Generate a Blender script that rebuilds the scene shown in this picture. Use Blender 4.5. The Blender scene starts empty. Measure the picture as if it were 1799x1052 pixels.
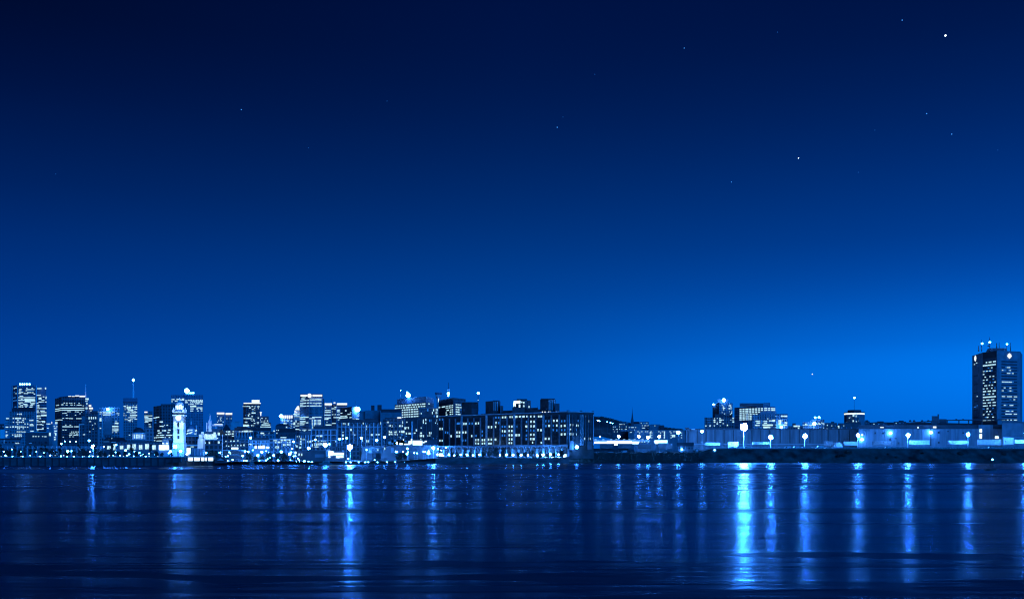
import bpy, math, random
from mathutils import Vector, Matrix

random.seed(7)
SC = bpy.context.scene
COL = SC.collection
F, HY, CX, H = 1799.0, 803.0, 899.5, 5.0      # focal length, horizon row, centre column (photo pixels), eye height (m)


def plan(px, d):
    return Vector(((px - CX) / F * d, d))


def zz(py, d):
    return H + (HY - py) / F * d


def P(px, py, d):
    return Vector(((px - CX) / F * d, d, zz(py, d)))


def lerp(a, b, t):
    return a + (b - a) * t


def interp(tab, x):
    if x <= tab[0][0]:
        return tab[0][1]
    for (a, va), (b, vb) in zip(tab, tab[1:]):
        if x <= b:
            return lerp(va, vb, (x - a) / (b - a))
    return tab[-1][1]


SHORE = [(-900, 600), (310, 600), (400, 660), (600, 690), (760, 760), (990, 850), (1040, 870), (1230, 890), (2700, 890)]
FRONT = [(-900, 5.0), (372, 5.0), (384, 2.0), (690, 2.2), (765, 4.2), (985, 4.6), (1030, 8.4), (1225, 9.0), (1250, 12.5), (2700, 12.5)]
INNER = [(-900, 5.0), (372, 5.0), (384, 2.6), (690, 3.6), (765, 5.2), (985, 5.4), (1030, 8.8), (1225, 9.6), (1250, 12.5), (2700, 12.5)]


def gz(px, d):
    s = interp(SHORE, px)
    t = max(0.0, min(1.0, (d - s - 25) / 60))
    z = lerp(interp(FRONT, px), interp(INNER, px), t)
    return z + max(0.0, d - s - 130) * 0.012


# ------------------------------------------------------------------ materials
def srgb(c):
    out = []
    for v in c:
        v /= 255.0
        out.append(v / 12.92 if v <= 0.04045 else ((v + 0.055) / 1.055) ** 2.4)
    return out


MATS = {}


def surf(name, base, rough=0.8, metal=0.0, var=0.25, scale=0.15, bump=0.0, stretch=(1, 1, 1)):
    m = bpy.data.materials.new(name)
    m.use_nodes = True
    nt = m.node_tree
    b = nt.nodes['Principled BSDF']
    b.inputs['Roughness'].default_value = rough
    b.inputs['Metallic'].default_value = metal
    tc = nt.nodes.new('ShaderNodeTexCoord')
    mp = nt.nodes.new('ShaderNodeMapping')
    mp.inputs['Scale'].default_value = stretch
    nz = nt.nodes.new('ShaderNodeTexNoise')
    nz.inputs['Scale'].default_value = scale
    nz.inputs['Detail'].default_value = 5
    cr = nt.nodes.new('ShaderNodeValToRGB')
    cr.color_ramp.elements[0].position = 0.3
    cr.color_ramp.elements[1].position = 0.7
    lo = [max(0, c * (1 - var)) for c in base]
    hi = [min(1, c * (1 + var)) for c in base]
    cr.color_ramp.elements[0].color = (*lo, 1)
    cr.color_ramp.elements[1].color = (*hi, 1)
    nt.links.new(tc.outputs['Object'], mp.inputs['Vector'])
    nt.links.new(mp.outputs['Vector'], nz.inputs['Vector'])
    nt.links.new(nz.outputs['Fac'], cr.inputs['Fac'])
    nt.links.new(cr.outputs['Color'], b.inputs['Base Color'])
    if bump:
        bp = nt.nodes.new('ShaderNodeBump')
        bp.inputs['Strength'].default_value = bump
        bp.inputs['Distance'].default_value = 0.2
        nt.links.new(nz.outputs['Fac'], bp.inputs['Height'])
        nt.links.new(bp.outputs['Normal'], b.inputs['Normal'])
    MATS[name] = m
    return m


def glow(name, col, strength, sample='AUTO', vary=0.0):
    m = bpy.data.materials.new(name)
    m.use_nodes = True
    nt = m.node_tree
    nt.nodes.remove(nt.nodes['Principled BSDF'])
    e = nt.nodes.new('ShaderNodeEmission')
    e.inputs['Color'].default_value = (*col, 1)
    e.inputs['Strength'].default_value = strength
    if vary:                                   # rooms lit a little differently, curtains and furniture
        tc = nt.nodes.new('ShaderNodeTexCoord')
        oi = nt.nodes.new('ShaderNodeObjectInfo')
        nz = nt.nodes.new('ShaderNodeTexNoise')
        nz.inputs['Scale'].default_value = 2.2
        ad = nt.nodes.new('ShaderNodeVectorMath')
        ad.operation = 'ADD'
        ml = nt.nodes.new('ShaderNodeMath')
        ml.operation = 'MULTIPLY'
        ml.inputs[1].default_value = 40.0
        nt.links.new(oi.outputs['Random'], ml.inputs[0])
        nt.links.new(tc.outputs['Object'], ad.inputs[0])
        nt.links.new(ml.outputs[0], ad.inputs[1])
        nt.links.new(ad.outputs['Vector'], nz.inputs['Vector'])
        mr = nt.nodes.new('ShaderNodeMapRange')
        mr.inputs['From Min'].default_value = 0.3
        mr.inputs['From Max'].default_value = 0.7
        mr.inputs['To Min'].default_value = strength * (1 - vary)
        mr.inputs['To Max'].default_value = strength * (1 + vary)
        nt.links.new(nz.outputs['Fac'], mr.inputs['Value'])
        nt.links.new(mr.outputs['Result'], e.inputs['Strength'])
    nt.links.new(e.outputs[0], nt.nodes['Material Output'].inputs['Surface'])
    m.cycles.emission_sampling = sample
    MATS[name] = m
    return m


surf('concrete', (0.20, 0.21, 0.23))
surf('dark_concrete', (0.085, 0.09, 0.10))
surf('black_stone', (0.035, 0.037, 0.042))
surf('pale_stone', (0.42, 0.43, 0.45))
surf('white_stone', (0.72, 0.73, 0.75), var=0.08)
surf('brick', (0.055, 0.05, 0.05), scale=0.4)
surf('pilaster_stone', (0.46, 0.47, 0.49))
surf('blue_glass', (0.16, 0.20, 0.26), rough=0.65)
surf('dark_glass', (0.02, 0.022, 0.026), rough=0.3)
surf('roofing', (0.04, 0.042, 0.05), rough=0.7)
surf('dark_metal', (0.05, 0.05, 0.055), rough=0.5, metal=0.4)
surf('pale_metal', (0.26, 0.27, 0.29), rough=0.5, var=0.35, scale=0.4)
surf('shed_cladding', (0.10, 0.105, 0.115), var=0.35, scale=0.08, stretch=(4, 4, 0.4))
surf('white_cladding', (0.20, 0.21, 0.23), var=0.3, scale=0.12, stretch=(3, 3, 0.3))
surf('white_paint', (0.55, 0.55, 0.57), rough=0.4, var=0.3, scale=0.5)
surf('grey_paint', (0.3, 0.31, 0.33), rough=0.5)
surf('dark_paint', (0.06, 0.06, 0.065), rough=0.5)
surf('rubber', (0.02, 0.02, 0.02), rough=0.9)
surf('asphalt', (0.05, 0.05, 0.052), rough=0.9, scale=0.05)
surf('quay_stone', (0.075, 0.077, 0.082), rough=0.9, scale=0.12, stretch=(1, 1, 2.5), var=0.5)
surf('coping_stone', (0.4, 0.41, 0.42))
surf('grass_bank', (0.055, 0.062, 0.055), rough=1.0, scale=0.12, var=0.85)
surf('hill_woods', (0.045, 0.05, 0.05), rough=1.0, scale=0.01, var=0.6)
surf('leaves', (0.045, 0.055, 0.045), rough=0.9, var=0.5, scale=0.9)
surf('bark', (0.05, 0.045, 0.04), rough=0.9)
surf('hull', (0.2, 0.21, 0.22), rough=0.5)
surf('deck', (0.45, 0.45, 0.46), rough=0.6)
LAMP = (0.045, 0.26, 1.0)
WIN = (0.48, 0.82, 1.0)
MIDB = (0.03, 0.27, 1.0)
glow('lit_white', WIN, 1.15, 'NONE', 0.6)
glow('lit_mid', MIDB, 0.65, 'NONE', 0.3)
glow('lit_dim', (0.01, 0.13, 0.7), 0.55, 'NONE', 0.3)
glow('lit_sign', (0.8, 0.93, 1.0), 1.3, 'NONE')
glow('lit_hall', (0.5, 0.78, 1.0), 3.2, 'AUTO', 0.3)
glow('lit_arcade', (0.25, 0.58, 1.0), 22.0, 'AUTO', 0.4)
glow('lamp_small', LAMP, 150.0)
glow('lamp_medium', LAMP, 620.0)
glow('lamp_strong', LAMP, 2300.0)
glow('lamp_flood', LAMP, 4000.0)
glow('star_bright', (0.6, 0.85, 1.0), 6.0, 'NONE')
glow('star_pale', (0.05, 0.32, 1.0), 1.1, 'NONE')
glow('star_dim', (0.02, 0.18, 0.8), 0.55, 'NONE')


def facade(name, base, pane, floor=3.6, bay=3.2, joint=0.28):
    """A curtain of unlit windows: wall between panes of two slightly different darknesses."""
    m = surf(name, base)
    nt = m.node_tree
    b = nt.nodes['Principled BSDF']
    src = b.inputs['Base Color'].links[0].from_socket
    tc = nt.nodes.new('ShaderNodeTexCoord')
    sp = nt.nodes.new('ShaderNodeSeparateXYZ')
    nt.links.new(tc.outputs['Object'], sp.inputs[0])
    ad = nt.nodes.new('ShaderNodeMath')
    ad.operation = 'ADD'
    nt.links.new(sp.outputs['X'], ad.inputs[0])
    nt.links.new(sp.outputs['Y'], ad.inputs[1])
    cb = nt.nodes.new('ShaderNodeCombineXYZ')
    nt.links.new(ad.outputs[0], cb.inputs['X'])
    nt.links.new(sp.outputs['Z'], cb.inputs['Y'])
    br = nt.nodes.new('ShaderNodeTexBrick')
    br.offset = 0.0
    br.inputs['Scale'].default_value = 1.0
    br.inputs['Brick Width'].default_value = bay
    br.inputs['Row Height'].default_value = floor
    br.inputs['Mortar Size'].default_value = joint * 2
    br.inputs['Mortar Smooth'].default_value = 0.0
    br.inputs['Color1'].default_value = (*pane, 1)
    br.inputs['Color2'].default_value = (*[p * 2.6 for p in pane], 1)
    nt.links.new(cb.outputs[0], br.inputs['Vector'])
    nt.links.new(src, br.inputs['Mortar'])
    nt.links.new(br.outputs['Color'], b.inputs['Base Color'])


facade('tower_concrete', (0.30, 0.31, 0.33), (0.05, 0.055, 0.065))
facade('tower_dark', (0.14, 0.145, 0.16), (0.025, 0.027, 0.03))
facade('tower_glass', (0.26, 0.29, 0.34), (0.06, 0.075, 0.10), 3.8, 2.4, 0.22)
FACADES = {'concrete': 'tower_concrete', 'dark_concrete': 'tower_dark', 'blue_glass': 'tower_glass'}
WINDOWED = ('office_tower', 'office_block', 'apartment_building', 'apartment_tower', 'condominium', 'hospital')


# ------------------------------------------------------------------ mesh helpers
class MB:
    """Collects faces in world coordinates and links them as one mesh object."""

    def __init__(s):
        s.v, s.f = [], []

    def quad(s, a, b, c, d):
        n = len(s.v)
        s.v += [Vector(a), Vector(b), Vector(c), Vector(d)]
        s.f.append((n, n + 1, n + 2, n + 3))

    def tri(s, a, b, c):
        n = len(s.v)
        s.v += [Vector(a), Vector(b), Vector(c)]
        s.f.append((n, n + 1, n + 2))

    def prism(s, pts, z0, z1, top=None):
        """pts: plan points; top: plan points of the top outline (same count)."""
        top = top or pts
        k, n = len(pts), len(s.v)
        s.v += [Vector((p[0], p[1], z0)) for p in pts] + [Vector((p[0], p[1], z1)) for p in top]
        for i in range(k):
            j = (i + 1) % k
            s.f.append((n + i, n + j, n + k + j, n + k + i))
        s.f.append(tuple(n + k + i for i in range(k)))
        s.f.append(tuple(n + k - 1 - i for i in range(k)))

    def box(s, x0, x1, y0, y1, z0, z1):
        s.prism([(x0, y0), (x1, y0), (x1, y1), (x0, y1)], z0, z1)

    def tube(s, a, b, r0, r1=None, n=8):
        a, b = Vector(a), Vector(b)
        r1 = r0 if r1 is None else r1
        ax = (b - a).normalized()
        u = ax.orthogonal().normalized()
        w = ax.cross(u)
        k = len(s.v)
        for c, r in ((a, r0), (b, r1)):
            for i in range(n):
                t = 2 * math.pi * i / n
                s.v.append(c + (u * math.cos(t) + w * math.sin(t)) * r)
        for i in range(n):
            j = (i + 1) % n
            s.f.append((k + i, k + j, k + n + j, k + n + i))
        s.f.append(tuple(k + n + i for i in range(n)))
        s.f.append(tuple(k + n - 1 - i for i in range(n)))

    def lathe(s, c, prof, n=16, ang=0.0):
        """prof: list of (radius, z) from the bottom up."""
        c = Vector(c)
        k = len(s.v)
        for r, z in prof:
            for i in range(n):
                t = 2 * math.pi * i / n + ang
                s.v.append(c + Vector((r * math.cos(t), r * math.sin(t), z)))
        for q in range(len(prof) - 1):
            for i in range(n):
                j = (i + 1) % n
                s.f.append((k + q * n + i, k + q * n + j, k + (q + 1) * n + j, k + (q + 1) * n + i))
        s.f.append(tuple(k + (len(prof) - 1) * n + i for i in range(n)))
        s.f.append(tuple(k + n - 1 - i for i in range(n)))

    def build(s, name, mat, parent=None, kind=None):
        me = bpy.data.meshes.new(name)
        off = parent_world(parent)
        me.from_pydata([tuple(v - off) for v in s.v], [], s.f)
        me.update()
        me.materials.append(MATS[mat])
        o = bpy.data.objects.new(name, me)
        COL.objects.link(o)
        if parent:
            o.parent = parent
        if kind:
            o['kind'] = kind
        return o


def parent_world(p):
    v = Vector((0, 0, 0))
    while p is not None:
        v += p.location
        p = p.parent
    return v


def tag(o, label=None, cat=None, group=None, kind=None):
    if label:
        o['label'] = label
    if cat:
        o['category'] = cat
    if group:
        o['group'] = group
    if kind:
        o['kind'] = kind
    return o


def thing(name, label, cat, loc, group=None):
    o = bpy.data.objects.new(name, None)
    o.empty_display_size = 1.0
    COL.objects.link(o)
    o.location = loc
    return tag(o, label, cat, group)


UNIT = {}


def unit_box(mat):
    """A shared one metre box of this material."""
    if mat not in UNIT:
        me = bpy.data.meshes.new('pane_' + mat)
        v = [(x, y, z) for z in (-.5, .5) for y in (-.5, .5) for x in (-.5, .5)]
        me.from_pydata(v, [], [(0, 1, 5, 4), (1, 3, 7, 5), (3, 2, 6, 7), (2, 0, 4, 6), (4, 5, 7, 6), (0, 2, 3, 1)])
        me.materials.append(MATS[mat])
        UNIT[mat] = me
    return UNIT[mat]


BALL = {}


def unit_ball(mat):
    """A shared lamp globe, one metre in radius, slightly flattened at the bottom."""
    if mat not in BALL:
        b = MB()
        prof = [(0.35, -0.85), (0.75, -0.6), (0.97, -0.15), (0.95, 0.25), (0.7, 0.68), (0.3, 0.93)]
        b.lathe((0, 0, 0), prof, 12)
        me = bpy.data.meshes.new('globe_' + mat)
        me.from_pydata([tuple(v) for v in b.v], [], b.f)
        for p in me.polygons:
            p.use_smooth = True
        me.materials.append(MATS[mat])
        BALL[mat] = me
    return BALL[mat]


def place(name, me, parent, loc, rot=(0, 0, 0), sc=(1, 1, 1)):
    o = bpy.data.objects.new(name, me)
    COL.objects.link(o)
    o.parent = parent
    o.location = Vector(loc) - parent_world(parent)
    o.rotation_euler = rot
    o.scale = sc
    return o


MATCH = {'#': 'lit_white', '+': 'lit_mid', '-': 'lit_dim', 'o': 'dark_glass'}


class Bld:
    """A building: a chain of front corners (photo column, distance), extruded back, with windows set on its faces."""

    def __init__(s, name, label, cat, foot, ytop, mat, depth=25, ref=0, group=None, ybase=None, full=None, part='wall'):
        s.foot = foot
        s.pl = [plan(*p) for p in foot]
        s.c = Vector((sum(p.x for p in s.pl) / len(s.pl), sum(p.y for p in s.pl) / len(s.pl)))
        d = foot[ref][1]
        pxm = sum(p[0] for p in foot) / len(foot)
        s.z0 = gz(pxm, d) - 1.0 if ybase is None else zz(ybase, d)
        s.z1 = zz(ytop, d)
        s.root = thing(name, label, cat, (s.c.x, s.c.y, s.z0), group)
        s.back = full or [(foot[-1][0] * 1.0, None), (foot[0][0], None)]
        if full:
            s.out = s.pl + [plan(*p) for p in full]
        else:
            yb = max(p.y for p in s.pl) + depth
            s.out = s.pl + [plan(foot[-1][0], yb), plan(foot[0][0], yb)]
        if name in WINDOWED:
            mat = FACADES.get(mat, mat)
        m = MB()
        m.prism(s.out, s.z0, s.z1)
        s.wall = m.build(part, mat, s.root)
        s.wins = {}

    # -- faces
    def at(s, px, face=None):
        """The plan point of the face under this photo column, and the face's direction."""
        r = Vector(((px - CX) / F, 1.0))
        if face is None:
            face = 0
            for i in range(len(s.foot) - 1):
                if px >= s.foot[i][0]:
                    face = i
        a, b = s.pl[face], s.pl[face + 1]
        e = b - a
        den = e.x * r.y - e.y * r.x
        t = (r.x * a.y - r.y * a.x) / den
        return a + e * t, e.normalized()

    def seg(s, x0, x1, yc, h, mat='lit_white', name='lit_window', z=None, zh=None, face=None, thick=0.5):
        """A window or strip on the face between two columns, centred on a row, h rows high."""
        mid, e = s.at((x0 + x1) / 2, face)
        a, _ = s.at(x0, face)
        b, _ = s.at(x1, face)
        zc = zz(yc, mid.y) if z is None else z
        hh = h / F * mid.y if zh is None else zh
        n = Vector((e.y, -e.x))
        if n.y > 0:
            n = -n
        c = mid + n * (thick / 2 - 0.12)
        s.wins.setdefault((name, mat), []).append(((c.x, c.y, zc), math.atan2(e.y, e.x), ((b - a).length, thick, hh)))

    def segs(s, crop, lst, h=11, mat='lit_white', name='lit_window', face=None):
        """Windows in the coordinates of an enlarged crop: (x0, x1, y[, h])."""
        ox, oy, k = crop
        for q in lst:
            hh = q[3] if len(q) > 3 else h
            s.seg(ox + q[0] / k, ox + q[1] / k, oy + q[2] / k, hh / k, mat, name, face=face)

    def row(s, x0, x1, y, pat, h=1.6, fill=0.66, face=None, yref=None, name='lit_window'):
        """One floor of windows from a pattern: # bright, + blue, - dim, o dark, . none. Rows follow the face level."""
        n = len(pat)
        w = (x1 - x0) / n
        p, _ = s.at(x0 + w / 2 if yref is None else yref, face)
        z, zh = zz(y, p.y), h / F * p.y
        for i, ch in enumerate(pat):
            if ch in MATCH:
                xa = x0 + w * (i + (1 - fill) / 2)
                s.seg(xa, xa + w * fill, 0, 0, MATCH[ch], 'dark_window' if ch == 'o' else name, z=z, zh=zh, face=face)

    def grid(s, x0, x1, ya, yb, nc, nr, p=0.4, h=1.5, fill=0.62, face=None, mid=0.25, dark=False):
        for j in range(nr):
            y = lerp(ya, yb, j / max(1, nr - 1))
            pat = ''
            for i in range(nc):
                q = random.random()
                pat += ('#' if random.random() > mid else '+') if q < p else ('o' if dark else '.')
            s.row(x0, x1, y, pat, h, fill, face)

    def bands(s, x0, x1, ya, yb, n, h=1.0, mat='dark_glass', face=None, name='window_band'):
        for j in range(n):
            s.seg(x0, x1, lerp(ya, yb, j / max(1, n - 1)), h, mat, name, face=face, thick=0.3)

    # -- more parts
    def box(s, part, x0, x1, ya, yb, mat, d=None, depth=8.0, parent=None):
        d = d if d is not None else min(p.y for p in s.pl) + 1.0
        m = MB()
        m.prism([plan(x0, d), plan(x1, d), plan(x1, d + depth), plan(x0, d + depth)], zz(yb, d), zz(ya, d))
        return m.build(part, mat, parent or s.root)

    def globe(s, part, px, py, r, mat, d=None):
        d = d if d is not None else min(p.y for p in s.pl) + 2.0
        R = r / F * d
        return place(part, unit_ball(mat), s.root, P(px, py, d), sc=(R, R, R))

    def mast(s, part, px, ya, yb, d=None, r=0.35, mat='dark_metal'):
        d = d if d is not None else min(p.y for p in s.pl) + 6.0
        m = MB()
        m.tube(P(px, yb, d), P(px, ya, d), r, r * 0.5, 6)
        return m.build(part, mat, s.root)

    def coping(s, mat='dark_concrete', h=0.9, out=0.25):
        """A parapet round the top."""
        m = MB()
        c = sum(s.out, Vector((0, 0))) / len(s.out)
        pts = [p + (p - c).normalized() * out for p in s.out]
        m.prism(pts, s.z1 + 0.004, s.z1 + h)
        return m.build('parapet', mat, s.root)

    def done(s):
        for (name, mat), lst in s.wins.items():
            lst.sort(key=lambda q: -q[2][0] * q[2][2])
            cap = max(0, 100 - sum(len(v) if k[0] == name and k[1] < mat else 0 for k, v in s.wins.items()))
            for loc, rz, sc in lst[:cap]:
                place(name, unit_box(mat), s.root, loc, (0, 0, rz), sc)
            if lst[cap:]:
                m = MB()
                for loc, rz, sc in lst[cap:]:
                    e = Vector((math.cos(rz), math.sin(rz))) * sc[0] / 2
                    n = Vector((-math.sin(rz), math.cos(rz))) * sc[1] / 2
                    c = Vector((loc[0], loc[1]))
                    m.prism([c - e - n, c + e - n, c + e + n, c - e + n], loc[2] - sc[2] / 2, loc[2] + sc[2] / 2)
                m.build(name, mat, s.root, 'stuff')
        return s
# ------------------------------------------------------------------ camera
cam = bpy.data.cameras.new('camera')
cam.lens, cam.sensor_width = 36.0, 36.0
cam.shift_y = (HY - 526.0) / 1799.0
cam.clip_start, cam.clip_end = 0.5, 60000
co = bpy.data.objects.new('camera', cam)
co.location, co.rotation_euler = (0, 0, H), (math.radians(90), 0, 0)
COL.objects.link(co)
SC.camera = co

# ------------------------------------------------------------------ night sky
w = bpy.data.worlds.new('World')
SC.world = w
w.use_nodes = True
nt = w.node_tree
bg = nt.nodes['Background']
tc = nt.nodes.new('ShaderNodeTexCoord')
sx = nt.nodes.new('ShaderNodeSeparateXYZ')
nt.links.new(tc.outputs['Generated'], sx.inputs[0])


def math_node(op, a, b=None, clamp=False):
    n = nt.nodes.new('ShaderNodeMath')
    n.operation = op
    n.use_clamp = clamp
    for i, v in enumerate((a, b)):
        if v is None:
            continue
        if isinstance(v, (int, float)):
            n.inputs[i].default_value = v
        else:
            nt.links.new(v, n.inputs[i])
    return n.outputs[0]


elev = math_node('ARCSINE', sx.outputs['Z'])
e01 = math_node('DIVIDE', elev, 0.5, True)
hl = math_node('SQRT', math_node('ADD', math_node('MULTIPLY', sx.outputs['X'], sx.outputs['X']),
                                 math_node('MULTIPLY', sx.outputs['Y'], sx.outputs['Y'])))
sx01 = math_node('ADD', math_node('MULTIPLY', math_node('DIVIDE', sx.outputs['X'], math_node('MAXIMUM', hl, 0.001)), 1.117), 0.5, True)

SKY = [  # elevation (fraction of 0.5 rad): colour towards the west, the middle and the east
    [(0.0, (0, 62, 150)), (0.06, (0, 68, 160)), (0.175, (0, 65, 157)), (0.275, (0, 54, 136)), (0.385, (0, 43, 114)), (0.48, (0, 33, 94)), (0.6, (0, 21, 71)), (0.69, (0, 15, 58)), (0.765, (0, 11, 48)), (1.0, (0, 8, 40))],
    [(0.0, (0, 80, 180)), (0.06, (0, 85, 188)), (0.125, (0, 87, 192)), (0.217, (0, 78, 172)), (0.315, (0, 65, 150)), (0.426, (0, 50, 123)), (0.534, (0, 38, 102)), (0.638, (0, 28, 84)), (0.742, (0, 21, 71)), (0.84, (0, 18, 66)), (1.0, (0, 14, 58))],
    [(0.0, (0, 98, 206)), (0.076, (0, 112, 230)), (0.156, (0, 126, 249)), (0.21, (0, 110, 226)), (0.306, (0, 76, 174)), (0.4, (0, 58, 142)), (0.55, (0, 40, 109)), (0.7, (0, 25, 79)), (0.8, (0, 21, 71)), (1.0, (0, 15, 60))],
]
ramps = []
for stops in SKY:
    r = nt.nodes.new('ShaderNodeValToRGB')
    el = r.color_ramp.elements
    while len(el) < len(stops):
        el.new(0.5)
    for q, (p, c) in zip(el, stops):
        q.position = p
        q.color = (*srgb(c), 1)
    r.color_ramp.interpolation = 'B_SPLINE'
    nt.links.new(e01, r.inputs['Fac'])
    ramps.append(r.outputs['Color'])


def mix_node(f, a, b):
    n = nt.nodes.new('ShaderNodeMix')
    n.data_type = 'RGBA'
    nt.links.new(f, n.inputs[0])
    nt.links.new(a, n.inputs[6])
    nt.links.new(b, n.inputs[7])
    return n.outputs[2]


tL = math_node('MULTIPLY', sx01, 2.0, True)
tR = math_node('SUBTRACT', math_node('MULTIPLY', sx01, 2.0), 1.0, True)
skyc = mix_node(tR, mix_node(tL, ramps[0], ramps[1]), ramps[2])
nt.links.new(skyc, bg.inputs['Color'])
bg.inputs['Strength'].default_value = 1.0

sun = bpy.data.lights.new('facade_fill', 'SUN')          # added blue fill from behind the camera, lifting the facades
sun.energy, sun.angle, sun.color = 2.8, math.radians(40), (0.0, 0.2, 1.0)
so = bpy.data.objects.new('facade_fill', sun)
so.rotation_euler = (math.radians(66), 0, math.radians(28))
COL.objects.link(so)

# ------------------------------------------------------------------ water
m = bpy.data.materials.new('river_water')
m.use_nodes = True
nt = m.node_tree
b = nt.nodes['Principled BSDF']
b.inputs['Base Color'].default_value = (0.002, 0.006, 0.014, 1)
b.inputs['IOR'].default_value = 1.33
tc = nt.nodes.new('ShaderNodeTexCoord')


def noise(scale, sc, detail=3.0, rough=0.5):
    mp = nt.nodes.new('ShaderNodeMapping')
    mp.inputs['Scale'].default_value = sc
    n = nt.nodes.new('ShaderNodeTexNoise')
    n.inputs['Scale'].default_value = scale
    n.inputs['Detail'].default_value = detail
    n.inputs['Roughness'].default_value = rough
    nt.links.new(tc.outputs['Object'], mp.inputs['Vector'])
    nt.links.new(mp.outputs['Vector'], n.inputs['Vector'])
    return n.outputs['Fac']


def mrange(v, a, b_, c, d):
    n = nt.nodes.new('ShaderNodeMapRange')
    nt.links.new(v, n.inputs['Value'])
    for k, q in zip(('From Min', 'From Max', 'To Min', 'To Max'), (a, b_, c, d)):
        n.inputs[k].default_value = q
    return n.outputs['Result']


# wind lanes lying across the current: bands of smoother and rougher water
sp = nt.nodes.new('ShaderNodeSeparateXYZ')
nt.links.new(tc.outputs['Object'], sp.inputs[0])
lane = noise(1.0, (0.004, 0.05, 1), 4.0, 0.6)
lane2 = noise(1.0, (0.0015, 0.018, 1), 2.0)
rough = math_node('ADD', mrange(lane, 0.35, 0.65, -0.045, 0.045), mrange(lane2, 0.3, 0.7, 0.19, 0.27), False)
# a ribbon of ruffled water in midstream
calm = nt.nodes.new('ShaderNodeValToRGB')
el = calm.color_ramp.elements
for q in (0.3, 0.5, 0.7):
    el.new(q)
for q, (p, c) in zip(el, [(0.0, 0), (0.31, 0), (0.345, 1), (0.385, 1), (0.42, 0)]):
    q.position, q.color = p, (c, c, c, 1)
wob = math_node('ADD', sp.outputs['Y'], mrange(noise(1.0, (0.004, 0.004, 1), 2.0), 0.3, 0.7, -14, 14))
nt.links.new(math_node('DIVIDE', wob, 1000.0), calm.inputs['Fac'])
rough = math_node('ADD', rough, math_node('MULTIPLY', calm.outputs['Color'], 0.45))
rough = math_node('MAXIMUM', rough, 0.03)
patch = mrange(noise(1.0, (0.06, 0.22, 1), 3.0), 0.53, 0.61, 0.0, 1.0)       # ruffled patches close to this shore
lane3 = noise(1.0, (0.0035, 0.04, 1), 3.0, 0.55)
rough = math_node('ADD', rough, mrange(lane3, 0.55, 0.70, 0.0, 0.24))
near = mrange(sp.outputs['Y'], 30.0, 60.0, 1.0, 0.0)
rough = math_node('ADD', rough, math_node('MULTIPLY', math_node('MULTIPLY', patch, near), 0.5), True)
h1 = noise(1.0, (0.22, 1.1, 1), 3.0, 0.55)
h2 = noise(1.0, (0.008, 0.26, 1), 3.0, 0.55)
h3 = noise(1.0, (0.0016, 0.06, 1), 2.0, 0.5)
hh = math_node('ADD', math_node('ADD', math_node('MULTIPLY', h1, 0.08), math_node('MULTIPLY', h2, 0.22)), math_node('MULTIPLY', h3, 0.20))
bp = nt.nodes.new('ShaderNodeBump')
nt.links.new(math_node('MULTIPLY', math_node('SUBTRACT', 1.0, math_node('MULTIPLY', calm.outputs['Color'], 0.0)), 0.6), bp.inputs['Strength'])
bp.inputs['Distance'].default_value = 1.0
nt.links.new(hh, bp.inputs['Height'])
nt.nodes.remove(b)
gl = nt.nodes.new('ShaderNodeBsdfAnisotropic')
gl.inputs['Color'].default_value = (0.20, 0.29, 0.39, 1)
nt.links.new(rough, gl.inputs['Roughness'])
nt.links.new(bp.outputs['Normal'], gl.inputs['Normal'])
df = nt.nodes.new('ShaderNodeBsdfDiffuse')
df.inputs['Color'].default_value = (0.002, 0.006, 0.014, 1)
fr = nt.nodes.new('ShaderNodeFresnel')
fr.inputs['IOR'].default_value = 1.33
mx = nt.nodes.new('ShaderNodeMixShader')
nt.links.new(fr.outputs[0], mx.inputs[0])
nt.links.new(df.outputs[0], mx.inputs[1])
nt.links.new(gl.outputs[0], mx.inputs[2])
nt.links.new(mx.outputs[0], nt.nodes['Material Output'].inputs['Surface'])
MATS['river_water'] = m

wm = MB()
wm.quad((-9000, -400, 0), (9000, -400, 0), (9000, 1400, 0), (-9000, 1400, 0))
wm.build('water', 'river_water', None, 'structure')

# ------------------------------------------------------------------ land, quays and bank
COLS = [-900, -400, -150, 0, 100, 200, 300, 372, 384, 440, 500, 560, 620, 690, 730, 765, 860, 985, 1030, 1100, 1170, 1225, 1250, 1350, 1500, 1650, 1800, 2000, 2700]
ROWS = [16, 22, 28, 60, 90, 130, 200, 320, 500, 800, 1500, 3200]
gm = MB()
for i in range(len(COLS) - 1):
    for j in range(len(ROWS) - 1):
        q = []
        for (c, r) in ((i, j), (i + 1, j), (i + 1, j + 1), (i, j + 1)):
            d = interp(SHORE, COLS[c]) + ROWS[r] - (16 if COLS[c] < 1000 and ROWS[r] == 16 else 0)
            p = plan(COLS[c], d)
            z = gz(COLS[c], min(d, 2600))
            q.append((p.x, p.y, z))
        gm.quad(*q)
gm.build('ground', 'asphalt', None, 'structure')

# hill far behind the middle of the town
hm = MB()
HILL = [(980, 742), (1020, 735), (1043, 733), (1058, 733), (1072, 736), (1090, 741), (1120, 746), (1150, 750), (1200, 755), (1260, 758)]
for (a, ya), (b_, yb) in zip(HILL, HILL[1:]):
    d0, d1 = 2000, 2600
    hm.quad(P(a, ya + 34, d0), P(b_, yb + 34, d0), P(b_, yb + 4, d0 + 350), P(a, ya + 4, d0 + 350))
    hm.quad(P(a, ya + 4, d0 + 350), P(b_, yb + 4, d0 + 350), P(b_, yb, d1), P(a, ya, d1))
    hm.quad(P(a, ya, d1), P(b_, yb, d1), P(b_, yb + 25, d1 + 900), P(a, ya + 25, d1 + 900))
hm.build('hill', 'hill_woods', None, 'structure')
hm = MB()
RIDGE = [(1380, 752), (1440, 749), (1500, 744), (1540, 741), (1590, 742), (1640, 742), (1720, 744), (1820, 742), (2100, 745)]
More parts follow.
